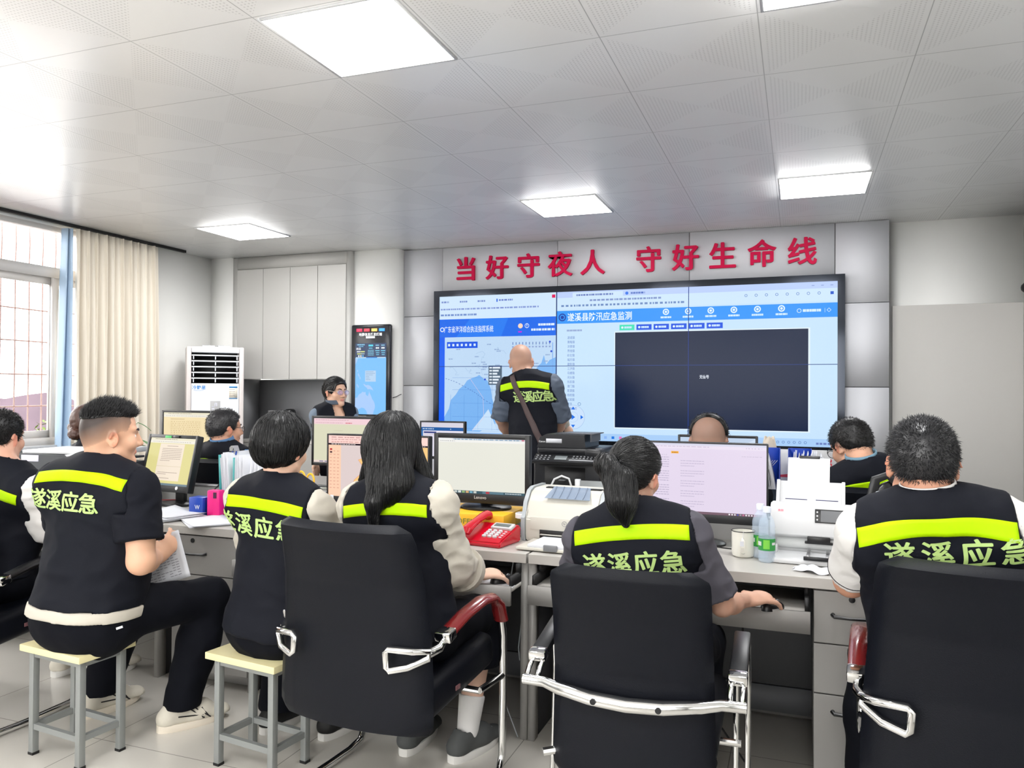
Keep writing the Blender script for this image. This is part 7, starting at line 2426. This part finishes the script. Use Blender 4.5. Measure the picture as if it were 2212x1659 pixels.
M_grey_tee = mat('grey_tee', (72, 70, 79), 0.85, bump=0.1, bscale=500)
M_grey_shirt = mat('slate_shirt', (74, 84, 100), 0.7, bump=0.06, bscale=400)
M_bluecol = mat('steel_blue_cloth', (112, 146, 166), 0.8)
M_creamshoe = mat('cream_shoe', (206, 200, 186), 0.7, noise=0.06, nscale=60)
M_darkshoe = mat('dark_grey_shoe', (70, 72, 72), 0.75, noise=0.06, nscale=60)
M_sole = mat('pale_sole', (226, 216, 200), 0.6)
M_soleb = mat('white_sole', (214, 212, 208), 0.6)
Z = Vector((0, 0, 1))
def V3(*a):
    return Vector(a)

def put_mesh(me, name, parent):
    if me is None:
        return None
    o = bpy.data.objects.new(name, me); COL.objects.link(o); o.parent = parent
    return o
def down(h):
    return lambda L: np.tile(np.array(h.R.T @ npv((0, 0, -1))), (len(L), 1)) + L * np.array((2.0, 2.0, 0))

# --- man on the stool, holding papers
hx, hy = -2.60, 2.275
P2, h2, fr2, b2 = build_person(dict(
    label='heavyset man with faded haircut on a stool, holding printed papers, black tee under vest',
    hip=(hx, hy, 0.545), c7=at(203, 1016, 2.28), yaw=-6, head=at(240, 940, 2.35), hrot=(31, 2, 1), hs=1.04, g=1.16, sw=0.195, belly=True, wide=1.03,
    elb=(V3(-2.86, 2.42, 0.80), at(305, 1212, 2.28)), wri=(V3(-2.66, 2.60, 0.70), at(334, 1205, 2.50)),
    hand=((V3(1, 0.25, 0.0), V3(0, -0.3, 1), 1, 30), (V3(0.15, 0.8, 0.55), V3(0.8, -0.25, 0.2), -1, 30)),
    knee=(V3(-2.83, 2.69, 0.50), V3(-2.375, 2.70, 0.535)), ank=(V3(-2.88, 2.60, 0.09), V3(-2.44, 2.61, 0.09)),
    shirt=M_black_tee, sleeve=0.72, loose=0.026, arm_r=0.054, hem=0.05, shem=0.04, hemmat=M_cream_cloth, strip=(-0.036, 0.006), cz=-0.112, chh=0.082, cp=0.080, sbow=0.022, cx=-0.055,
    shoes=(12, 32, M_creamshoe, M_sole), step=0.0052, fold=0.007, seed=2, tl=0.026, legcut=0.085, vg=0.02,
    skin=(214, 168, 140),
    stubble=lambda L: 0.97 * np.clip((L[:, 2] + 0.012 - np.clip((L[:, 1] + 0.03) * 0.6, -0.05, 0.03)) / 0.08, 0, 1) ** 0.42 * (L[:, 1] < 0.055 - np.clip(0.05 - L[:, 2], 0, 1) * 0.4) * (L[:, 2] > -0.05)))
TOPL = [(-0.13, 0.062), (-0.10, 0.06), (-0.06, 0.066), (-0.02, 0.072), (0.03, 0.072), (0.06, 0.07), (0.09, 0.075), (0.13, 0.08)]
o, V, N, Q = hair_cap(P2, h2, 'hair', M_hair, 0.007, TOPL, lump=0.0015, xs=0.5)
put_mesh(strands(P2, h2, V, N, M_hair, 4200, 0.024, lambda L: np.stack([-L[:, 0] * 5, 0.5 + 0 * L[:, 0], 0.75 + 0 * L[:, 0]], 1), 3, r=0.0012, jit=0.4), 'hair_strands', o)
org = P2.location
b = MB(); b.box((0, 0, 0), (0.03, 0.003, 0.008), m=Matrix.Translation(at(258, 1356, 2.16) - org) @ Matrix.Rotation(-0.35, 4, 'Y')); b.build('trouser_tag', M_paper, P2)
# the papers he holds
pc_ = at(343, 1212, 2.56)
pp = thing('held_papers', 'white printed papers held by the man on the stool', 'paper', pc_)
b = MB()
PT = Matrix(((0.80, -0.42, -0.43, 0), (0.34, 0.25, 0.0, 0), (0.28, 0.87, 0, 0), (0, 0, 0, 1)))
ax_ = V3(0.86, 0.42, 0.30).normalized(); ay_ = V3(-0.30, 0.02, 0.95); ay_ = (ay_ - ax_ * ay_.dot(ax_)).normalized(); az_ = ax_.cross(ay_)
def shp(k):
    return lambda u, v: ax_ * ((u - .5) * 0.20 + 0.01) + ay_ * ((v - .5) * 0.20) + az_ * (0.0016 * k + 0.02 * (u - 0.4) ** 2 + 0.014 * max(u - 0.6, 0) * v)
for k in range(4):
    b.grid(shp(-k * 1.5), 12, 12)
b.build('sheets', M_paper, pp, smooth_angle=0, solid=0.0008)
b = MB()
r_ = random.Random(3)
for i in range(15):
    for j in range(9):
        u0 = 0.1 + j * 0.085; v0 = 0.1 + i * 0.053
        if r_.random() < 0.86 and u0 + 0.07 < 0.92:
            q = [shp(1.4)(u, v) for (u, v) in ((u0, v0), (u0 + 0.07 * r_.uniform(.6, 1.1), v0), (u0 + 0.07, v0 + 0.014), (u0, v0 + 0.014))]
            b.raw(q, [(0, 1, 2, 3)])
b.build('print', mat('grey_print', (140, 140, 150), 0.8), pp, smooth_angle=0)

# --- man at the left edge
P1, h1, _, _ = build_person(dict(
    label='man in white long sleeves under a vest, sitting at the left edge of the view',
    hip=(-3.36, 2.44, 0.59), c7=at(10, 1015, 2.45), yaw=0, head=at(2, 945, 2.51), hrot=(-8, 4, 0), g=0.98, sw=0.17,
    elb=(V3(-3.60, 2.55, 0.84), V3(-3.11, 2.53, 0.82)), wri=(V3(-3.50, 2.82, 0.72), V3(-3.18, 2.82, 0.71)), hand=((V3(0.1, 1, -0.1), Z, 1, 30), (V3(-0.1, 1, -0.1), Z, -1, 30)),
    knee=(V3(-3.47, 2.88, 0.50), V3(-3.22, 2.88, 0.50)), ank=(V3(-3.45, 2.92, 0.09), V3(-3.22, 2.92, 0.09)), shirt=M_white_cloth, sleeve=1.85, loose=0.026, sfold=0.008,
    shoes=(-5, 8, M_creamshoe, M_soleb), seed=4, strip=(-0.105, -0.062), cp=0.075, cx=-0.075, cz=-0.19, skin=(212, 164, 142)))
crop_hair(P1, h1, thick=0.008, n=5000, length=0.010, seed=5)

# --- short-haired person on the second stool
P3, h3, _, _ = build_person(dict(
    label='person with bobbed black hair on a stool, beige sleeves under vest',
    hip=(-1.875, 2.475, 0.53), c7=at(594, 1052, 2.42), yaw=2, head=at(610, 968, 2.47), hrot=(6, 6, 2), g=0.98, sw=0.168, fem=True,
    elb=(V3(-2.06, 2.60, 0.80), V3(-1.62, 2.62, 0.82)), wri=(V3(-1.98, 2.84, 0.72), V3(-1.70, 2.90, 0.73)), hand=((V3(0.1, 1, 0), Z, 1, 35), (V3(-0.2, 1, 0), Z, -1, 30)),
    knee=(V3(-2.06, 2.88, 0.49), V3(-1.78, 2.88, 0.49)), ank=(V3(-2.06, 2.76, 0.09), V3(-1.80, 2.80, 0.09)), shirt=M_cream_cloth, sleeve=1.55, loose=0.028, sfold=0.008,
    hem=-0.01, shoes=(8, 10, M_blackm, M_soleb), seed=6, tl=0.035, strip=(-0.07, -0.027), cz=-0.135, cx=-0.035, skin=(220, 180, 156), vg=0.018))
BOB = [(-0.16, -0.088), (-0.10, -0.085), (-0.06, -0.075), (-0.02, -0.062), (0.02, -0.035), (0.04, 0.0), (0.07, 0.055), (0.13, 0.075)]
o, V, N, Q = hair_cap(P3, h3, 'hair', M_longhair, 0.021, BOB, lump=0.0022, xs=1.1)
put_mesh(strands(P3, h3, V, N, M_longhair, 3200, 0.05, down(h3), 8, r=0.0012, tangent=True, TQ=Q, segs=3, lift=0.10, jit=0.8), 'hair_strands', o)

# --- long-haired woman
P4, h4, fr4, b4 = build_person(dict(
    label='woman with long straight black hair and beige shirt sleeves, hand on a mouse',
    hip=(-1.30, 2.47, 0.57), c7=at(846, 1052, 2.42), yaw=3, head=at(853, 968, 2.49), hrot=(2, 2, 0), g=0.93, sw=0.165, fem=True,
    elb=(V3(-1.52, 2.62, 0.80), at(968, 1215, 2.55)), wri=(V3(-1.46, 2.90, 0.71), at(1026, 1242, 2.85)), hand=((V3(0.15, 1, -0.05), Z, 1, 30), (V3(0.62, 0.78, -0.02), V3(0.05, -0.2, 1), -1, 27, 1.2)),
    knee=(V3(-1.42, 2.92, 0.52), V3(-1.20, 2.93, 0.53)), ank=(V3(-1.44, 2.80, 0.09), V3(-1.215, 2.81, 0.09)), shirt=M_cream_cloth, sleeve=1.66, loose=0.038, sfold=0.010, cuff=True,
    hem=0.0, shoes=(0, 18, M_darkshoe, M_soleb), step=0.0052, seed=9, legcut=0.33, tl=0.03, strip=(-0.082, -0.04), cz=-0.165, cp=0.078, chh=0.075, cx=-0.075, skin=(224, 186, 164), vg=0.018))
org = P4.location
for an, kn in ((V3(-1.44, 2.80, 0.09), V3(-1.42, 2.92, 0.52)), (V3(-1.215, 2.81, 0.09), V3(-1.20, 2.93, 0.53))):
    F = Field([Cone(an - Z * 0.01, an + (kn - an) * 0.32, 0.041, 0.053, 0.02)], 0.006); F.plane(an + (kn - an) * 0.30, (kn - an))
    VV, QQ = F.mesh(); VV = relax(VV, QQ, 1, .4); qmesh('sock', VV, QQ, M_white_cloth, P4, org)
LH = [(-0.2, -0.3), (-0.02, -0.3), (0.0, -0.2), (0.02, -0.12), (0.04, -0.02), (0.07, 0.055), (0.13, 0.08)]
lock = [Cone(h4.p(0, -0.05, 0.0), at(846, 1042, 2.40) - V3(0, 0.015, 0), 0.094, 0.088, 0.04, (h4.y, 0.62)),
        Cone(at(846, 1040, 2.385), at(806, 1085, 2.335), 0.07, 0.03, 0.03, (h4.y, 0.5)), Cone(at(806, 1085, 2.33), at(806, 1175, 2.33), 0.026, 0.012, 0.02, (h4.y, 0.6)),
        Cone(h4.p(0.07, -0.01, -0.0), at(930, 1062, 2.50), 0.034, 0.03, 0.03), Cone(h4.p(-0.07, -0.01, -0.0), at(792, 1050, 2.50), 0.034, 0.032, 0.03), Cone(at(928, 1058, 2.50), at(934, 1085, 2.52), 0.03, 0.012, 0.02)]
o, V, N, Q = hair_cap(P4, h4, 'hair', M_longhair, 0.015, [(-0.4, -0.62), (-0.0, -0.62), (0.03, -0.3), (0.045, 0.0), (0.07, 0.058), (0.13, 0.08)], extra=lock, lump=0.0016, xs=1.1)
put_mesh(strands(P4, h4, V, N, M_longhair, 4200, 0.10, down(h4), 12, r=0.0011, tangent=True, TQ=Q, segs=4, lift=0.05, jit=0.5), 'hair_strands', o)

# --- ponytail woman
P5, h5, fr5, b5 = build_person(dict(
    label='woman with black ponytail and grey tee sleeves, hand on a mouse',
    hip=(-0.455, 2.49, 0.56), c7=at(1366, 1112, 2.52), yaw=-1, head=at(1371, 1024, 2.60), hrot=(18, 8, 4), hs=0.97, g=0.99, sw=0.180, fem=True,
    elb=(V3(-0.74, 2.66, 0.76), at(1560, 1306, 2.62)), wri=(V3(-0.62, 2.92, 0.70), at(1610, 1296, 2.84)), hand=((V3(0.15, 1, -0.05), Z, 1, 25), (V3(0.66, 0.74, 0.02), V3(0.05, -0.25, 1), -1, 27, 1.2)),
    knee=(V3(-0.56, 2.93, 0.51), V3(-0.32, 2.93, 0.51)), ank=(V3(-0.56, 2.85, 0.09), V3(-0.34, 2.85, 0.09)), shirt=M_grey_tee, sleeve=0.86, loose=0.024, sfold=0.008,
    hem=0.0, shoes=(0, 6, M_blackm, M_soleb), step=0.0052, seed=11, strip=(-0.072, -0.026), cz=-0.148, chh=0.079, cp=0.083, skin=(204, 160, 138)))
PT5 = [(-0.16, -0.075), (-0.10, -0.07), (-0.06, -0.06), (-0.03, -0.035), (-0.015, 0.0), (0.02, 0.005), (0.035, 0.02), (0.05, 0.045), (0.08, 0.068), (0.13, 0.08)]
tie = h5.p(-0.032, -0.116, 0.03)
o, V, N, Q = hair_cap(P5, h5, 'hair', M_longhair, 0.010, PT5, lump=0.0012)
tl_ = np.array((-0.032, -0.116, 0.03))
put_mesh(strands(P5, h5, V, N, M_longhair, 3600, 0.06, lambda L: tl_ - L, 13, r=0.0011, tangent=True, TQ=Q, segs=3, lift=0.08, jit=0.5), 'hair_strands', o)
e1, e2, e3 = at(1340, 1045, 2.45), at(1344, 1085, 2.43), at(1352, 1132, 2.42)
F = Field([Cone(tie, tie + V3(-0.012, -0.03, -0.005), 0.022, 0.03, 0.02), Cone(tie + V3(-0.012, -0.03, -0.005), e1, 0.028, 0.046, 0.03, ((0, 1, 0), 0.75)), Cone(e1, e2, 0.046, 0.042, 0.03, ((0, 1, 0), 0.75)), Cone(e2, e3, 0.042, 0.012, 0.03, ((0, 1, 0), 0.8))], 0.006)
V, Q = F.mesh(); V = relax(V, Q, 1, .4); N = normals(V, Q); V = fold(V, N, 0.0016, 40, 2.2)
pt_ = qmesh('ponytail', V, Q, M_longhair, P5, P5.location)
put_mesh(strands(P5, h5, V, N, M_longhair, 1300, 0.11, down(h5), 14, r=0.0011, tangent=True, TQ=Q, segs=4, lift=0.05, jit=0.5), 'ponytail_strands', pt_)
b = MB(); b.tube([tie + V3(-0.003, -0.006, 0) + h5.x * 0.024 * math.cos(k * PI / 9) + (h5.z * 0.95 + h5.y * 0.2) * 0.024 * math.sin(k * PI / 9) - P5.location for k in range(18)], 0.0055, 8, closed=True); b.build('hair_tie', M_blackm, P5)

# --- man at the right
P6, h6, fr6, b6 = build_person(dict(
    label='broad man with bristly black hair and white polo sleeve, at the right edge',
    hip=(0.415, 2.50, 0.57), c7=at(2012, 1102, 2.32), yaw=4, head=at(1992, 1001, 2.40), hrot=(2, 3, 0), hs=1.0, g=1.10, sw=0.180, belly=True, wide=1.04,
    elb=(at(1838, 1254, 2.56), V3(0.66, 2.58, 0.80)), wri=(at(1893, 1236, 2.82), V3(0.52, 2.90, 0.80)), hand=((V3(0.45, 0.8, -0.1), V3(0, -0.1, 1), 1, 35), (V3(-0.4, 0.9, -0.05), Z, -1, 30)),
    knee=(V3(0.235, 2.92, 0.52), V3(0.60, 2.92, 0.52)), ank=(V3(0.21, 2.82, 0.09), V3(0.60, 2.80, 0.09)), shirt=M_white_cloth, sleeve=0.80, loose=0.018, arm_r=0.053, trimline=True,
    hem=0.0, shoes=(-6, 6, M_blackm, M_blackm), seed=14, strip=(-0.035, 0.012), cz=-0.085, chh=0.077, cp=0.088, sbow=0.03, cx=0.045, collar=(M_white_cloth, 0.066, 0.03), skin=(202, 150, 124), vg=0.019))
crop_hair(P6, h6, mat('greying_hair', (26, 26, 30), 0.36, spec=0.6, noise=0.3, nscale=200), thick=0.006, n=8000, length=0.0105, seed=7, wide=1.0, r=0.0011, line=SHORT,
          comb=lambda L: np.stack([L[:, 0] * 4, 0.1 - 0 * L[:, 1], np.where(L[:, 2] > 0.07, 0.1, -0.5)], 1) * 0.7)

# --- man with blue collar and glasses, right of the magazine files
P7, h7, _, _ = build_person(dict(
    label='man with glasses and blue collar bending over the rear-right desk',
    hip=(0.38, 4.10, 0.58), c7=at(1872, 1016, 3.88), yaw=-12, head=at(1838, 962, 3.99), hrot=(-36, 26, -4), hs=1.02, g=1.03, sw=0.18,
    elb=(V3(0.06, 4.08, 0.82), V3(0.60, 4.13, 0.82)), wri=(V3(0.14, 4.33, 0.80), V3(0.44, 4.38, 0.80)), hand=((V3(0.2, 1, -0.1), Z, 1, 30), (V3(-0.2, 1, -0.1), Z, -1, 30)),
    knee=(V3(0.27, 4.53, 0.51), V3(0.47, 4.53, 0.51)), ank=(V3(0.27, 4.5, 0.09), V3(0.47, 4.5, 0.09)), shirt=M_bluecol, sleeve=0.8, loose=0.02, shoes=(0, 0, M_blackm, M_blackm),
    seed=16, step=0.0075, strip=(-0.06, -0.018), cz=-0.14, collar=(M_bluecol, 0.066, 0.05), skin=(206, 158, 132),
    stubble=lambda L: 0.8 * np.clip((L[:, 2] + 0.035) / 0.04, 0, 1) * (L[:, 1] < 0.0)))
crop_hair(P7, h7, thick=0.006, n=4000, length=0.007, seed=8, keep=lambda L: ((L[:, 0] - 0.01) ** 2 + (L[:, 1] + 0.075) ** 2 + (L[:, 2] - 0.085) ** 2) > 0.022 ** 2)
glasses(P7, h7)

# --- man with the shaved nape behind the pink monitor
P8, h8, _, _ = build_person(dict(
    label='man with shaved nape and dark hair on top, behind the pink monitor',
    hip=(-0.41, 4.10, 0.57), c7=at(1533, 1010, 3.88), yaw=0, head=at(1531, 951, 3.93), hrot=(-2, 2, 0), g=1.05, sw=0.18, hs=1.02, wide=1.05,
    elb=(V3(-0.68, 4.08, 0.82), V3(-0.14, 4.08, 0.82)), wri=(V3(-0.56, 4.36, 0.80), V3(-0.26, 4.36, 0.80)), hand=((V3(0.2, 1, -0.1), Z, 1, 30), (V3(-0.2, 1, -0.1), Z, -1, 30)),
    knee=(V3(-0.52, 4.53, 0.51), V3(-0.30, 4.53, 0.51)), ank=(V3(-0.52, 4.5, 0.09), V3(-0.30, 4.5, 0.09)), shirt=M_grey_shirt, sleeve=0.8, shoes=(0, 0, M_blackm, M_blackm), seed=18, step=0.0075, skin=(204, 160, 138),
    stubble=lambda L: 0.6 * np.clip((L[:, 2] + 0.04) / 0.06, 0, 1) * (L[:, 1] < 0.03)))
o, V, N, Q = hair_cap(P8, h8, 'hair', M_hair, 0.012, [(-0.14, 0.14), (-0.055, 0.118), (-0.035, 0.03), (0.0, 0.02), (0.04, 0.04), (0.07, 0.066), (0.12, 0.08)], wide=1.05)
put_mesh(strands(P8, h8, V, N, M_hair, 1500, 0.005, lambda L: np.stack([L[:, 0] * 3, -0.2 + 0 * L[:, 0], 0 * L[:, 0]], 1), 3), 'hair_strands', o)

# --- man with glasses before the rear-left desk
P9, h9, _, _ = build_person(dict(
    label='man with glasses and short greying hair, sitting before the rear-left desk',
    hip=(-3.36, 4.10, 0.57), c7=at(474, 972, 3.88), yaw=4, head=at(487, 926, 3.95), hrot=(27, 0, 0), g=1.0, sw=0.175,
    elb=(V3(-3.62, 4.08, 0.82), V3(-3.08, 4.08, 0.82)), wri=(V3(-3.50, 4.36, 0.80), V3(-3.2, 4.36, 0.80)), hand=((V3(0.2, 1, -0.1), Z, 1, 30), (V3(-0.2, 1, -0.1), Z, -1, 30)),
    knee=(V3(-3.47, 4.53, 0.51), V3(-3.24, 4.53, 0.51)), ank=(V3(-3.47, 4.5, 0.09), V3(-3.24, 4.5, 0.09)), shirt=mat('blue_shirt', (84, 122, 164), 0.8), sleeve=0.8, shoes=(0, 0, M_blackm, M_blackm), seed=20, step=0.0075,
    strip=(-0.07, -0.03), cz=-0.15, collar=(mat('blue_shirt', (0, 0, 0)), 0.066, 0.04), skin=(206, 156, 130)))
crop_hair(P9, h9, mat('dark_grey_hair', (38, 37, 40), 0.42, noise=0.3, nscale=200), thick=0.007, n=4000, length=0.008, seed=9)
glasses(P9, h9)

# --- person with a bun, mostly behind the man with papers
P12, h12, _, _ = build_person(dict(
    label='woman with brown hair in a low bun, behind the man with papers',
    hip=(-4.40, 4.10, 0.57), c7=at(193, 962, 3.9), yaw=0, head=at(192, 914, 3.97), hrot=(10, 0, 0), g=0.93, sw=0.16, fem=True,
    elb=(V3(-4.64, 4.10, 0.82), V3(-4.18, 4.10, 0.82)), wri=(V3(-4.54, 4.36, 0.80), V3(-4.26, 4.36, 0.80)), hand=((V3(0.2, 1, -0.1), Z, 1, 30), (V3(-0.2, 1, -0.1), Z, -1, 30)),
    knee=(V3(-4.50, 4.53, 0.51), V3(-4.28, 4.53, 0.51)), ank=(V3(-4.5, 4.5, 0.09), V3(-4.28, 4.5, 0.09)), shirt=M_white_cloth, sleeve=1.5, shoes=(0, 0, M_blackm, M_blackm), seed=22, step=0.0085, strip=(-0.075, -0.035), skin=(238, 200, 178)))
hair_cap(P12, h12, 'hair', M_hairb, 0.012, PT5, lump=0.003)
F = Field([Ell(at(163, 938, 3.86), (0.05, 0.045, 0.038), None, 0.02), Cone(at(163, 938, 3.86), h12.p(-0.04, -0.08, -0.03), 0.03, 0.04, 0.02)], 0.006)
V, Q = F.mesh(); V = relax(V, Q, 1, .4); V = fold(V, normals(V, Q), 0.005, 45, 1.1); qmesh('hair_bun', V, Q, M_hairb, P12, P12.location)

# --- standing woman with glasses
yb_ = 5.42
P10, h10, _, _ = build_person(dict(
    label='standing woman with glasses and clipped-up dark hair, looking towards the screen',
    hip=at(726, 968, yb_), c7=at(718, 882, yb_), yaw=122, head=at(725, 847, yb_), hrot=(108, 0, 0), hs=0.98, g=0.92, sw=0.155, drop=0.045, fem=True,
    elb=(at(775, 955, yb_ - 0.1), at(682, 955, yb_ + 0.02)), wri=(at(765, 1000, yb_ - 0.25), at(684, 1000, yb_ - 0.1)), hand=((V3(0.2, -0.3, -1), V3(1, 0, 0), 1, 20), (V3(0.1, -0.3, -1), V3(-1, 0, 0), -1, 20)),
    knee=(at(733, 1060, yb_ - 0.06), at(716, 1060, yb_ + 0.06)), ank=(V3(-3.43, yb_ - 0.05, 0.09), V3(-3.53, yb_ + 0.09, 0.09)),
    shirt=mat('grey_blouse', (110, 124, 140), 0.8), sleeve=0.9, loose=0.008, arm_r=0.04, shoes=(125, 120, M_blackm, M_soleb), seed=24, step=0.006, vneck=True, text=False, collar=(M_grey_shirt, 0.064, 0.035), skin=(216, 174, 150)))
o, V, N, Q = hair_cap(P10, h10, 'hair', M_longhair, 0.012, [(-0.16, -0.06), (-0.08, -0.06), (-0.04, -0.045), (-0.02, -0.01), (0.0, 0.0), (0.03, -0.02), (0.045, 0.0), (0.06, 0.05), (0.09, 0.075), (0.13, 0.085)], lump=0.002)
put_mesh(strands(P10, h10, V, N, M_longhair, 1400, 0.06, lambda L: np.stack([0 * L[:, 0], -1 + 0 * L[:, 0], -0.6 + 0 * L[:, 0]], 1), 3, tangent=True, TQ=Q, segs=3, lift=0.08), 'hair_strands', o)
F = Field([Ell(h10.p(0, -0.125, 0.02), (0.035, 0.035, 0.045), None, 0.02), Cone(h10.p(0, -0.12, 0.0), h10.p(0, -0.10, -0.10), 0.03, 0.022, 0.02), Cone(h10.p(0.055, 0.07, 0.06), h10.p(0.066, 0.06, 0.01), 0.010, 0.005, 0.01)], 0.006)
V, Q = F.mesh(); V = relax(V, Q, 1, .4); V = fold(V, normals(V, Q), 0.004, 40, 2.1); qmesh('hair_knot', V, Q, M_longhair, P10, P10.location)
b = MB(); b.tube([h10.p(0.03 * math.cos(k * PI / 8), -0.14, 0.035 + 0.03 * math.sin(k * PI / 8)) - P10.location for k in range(16)], 0.006, 6, closed=True); b.build('hair_claw', M_black, P10)
glasses(P10, h10, mat('thin_gold', (170, 160, 150), 0.3, 0.6), mat('blue_lens', (150, 150, 230), 0.05, alpha=0.35), rad=0.024)
# strip on the chest of her vest
org = P10.location
vb = [c for c in bpy.data.objects if c.parent is P10 and c.name.startswith('vest')][0]
bv = BVHTree.FromPolygons([tuple(v.co + Vector(org)) for v in vb.data.vertices], [tuple(p.vertices) for p in vb.data.polygons])
s_, f_, t_ = axes(122)[0], axes(122)[1], Z
c7_ = at(718, 882, yb_)
for sx in (-1, 1):
    b = MB(); rows = []
    for i in range(9):
        row = []
        for j in range(4):
            q = c7_ + s_ * (sx * (0.075 + 0.10 * i / 8)) - t_ * (0.075 + 0.05 * j / 3 + 0.012 * i / 8) + f_ * 0.5
            loc, _, _, _ = bv.ray_cast(q, -f_)
            row.append(b.bm.verts.new(loc + f_ * 0.003 - org) if loc else None)
        rows.append(row)
    for i in range(8):
        for j in range(3):
            q = [rows[i][j], rows[i + 1][j], rows[i + 1][j + 1], rows[i][j + 1]]
            if all(q):
                b.bm.faces.new(q)
    b.build('chest_strip', M_strip, vb, solid=0.0015)

# --- bald man before the video wall
ys_ = 5.36
P11, h11, fr11, b11 = build_person(dict(
    label='bald standing man with a brown strap across his vest, facing the video wall',
    hip=at(1150, 985, ys_), c7=at(1140, 815, ys_ - 0.04), yaw=6, head=at(1126, 781, ys_ + 0.04), hrot=(-10, 0, -4), hs=1.05, g=1.03, sw=0.19,
    elb=(at(1083, 905, ys_ + 0.06), at(1212, 905, ys_ + 0.1)), wri=(at(1100, 945, ys_ + 0.28), at(1200, 945, ys_ + 0.3)), hand=((V3(0.3, 1, 0), Z, 1, 30), (V3(-0.3, 1, 0), Z, -1, 30)),
    knee=(V3(-1.92, ys_, 0.47), V3(-1.72, ys_, 0.47)), ank=(V3(-1.93, ys_ - 0.02, 0.09), V3(-1.72, ys_ - 0.02, 0.09)), shirt=M_grey_shirt, sleeve=1.0, loose=0.028, sfold=0.009, arm_r=0.052,
    shoes=(-8, 8, M_blackm, M_blackm), seed=26, step=0.0062, hem=-0.03, strip=(-0.07, -0.022), cz=-0.135, chh=0.086, cp=0.075, cx=0.065, sbow=0.025, fold=0.008,
    skin=(186, 146, 126), stubble=lambda L: 0.2 * np.clip((L[:, 2] - 0.0) / 0.03, 0, 1) * (L[:, 1] < 0.03)))
s_, f_, t_ = fr11
c7_ = at(1140, 815, ys_ - 0.04)
b = MB(); rows = []
for i in range(40):
    q = i / 39
    x0, z0 = -0.105 + 0.245 * q, 0.02 - 0.52 * q
    row = []
    for j in range(4):
        w_ = -0.02 + 0.04 * j / 3
        o_ = c7_ + s_ * (x0 + w_ * 0.9) + t_ * (z0 + w_ * 0.42) - f_ * 0.6
        loc, nor, ix, d_ = b11.ray_cast(o_, f_)
        row.append(b.bm.verts.new(loc - f_ * 0.007 - P11.location) if loc else None)
    rows.append(row)
for i in range(39):
    for j in range(3):
        q = [rows[i][j], rows[i + 1][j], rows[i + 1][j + 1], rows[i][j + 1]]
        if all(q):
            b.bm.faces.new(q)
b.build('shoulder_strap', mat('brown_strap', (72, 56, 56), 0.6), P11, solid=0.004)

# --- person half hidden beyond him
P13, h13, _, _ = build_person(dict(
    label='person leaning forward beyond the bald man, only one arm and shoulder showing',
    hip=at(1150, 985, 5.78), c7=at(1172, 880, 5.92), yaw=2, head=at(1150, 858, 6.05), hrot=(-15, 20, 0), g=0.98, sw=0.165,
    elb=(at(1130, 925, 6.02), at(1217, 920, 6.0)), wri=(at(1150, 945, 6.25), at(1240, 948, 6.22)), hand=((V3(0.2, 1, 0), Z, 1, 30), (V3(0.2, 1, 0), Z, -1, 30)),
    knee=(V3(-1.98, 5.86, 0.47), V3(-1.80, 5.86, 0.47)), ank=(V3(-1.98, 5.86, 0.09), V3(-1.80, 5.86, 0.09)), shirt=M_cream_cloth, sleeve=0.8, shoes=(0, 0, M_blackm, M_blackm), seed=28, step=0.0085, text=False, skin=(232, 190, 166)))
crop_hair(P13, h13, n=1200, seed=10)
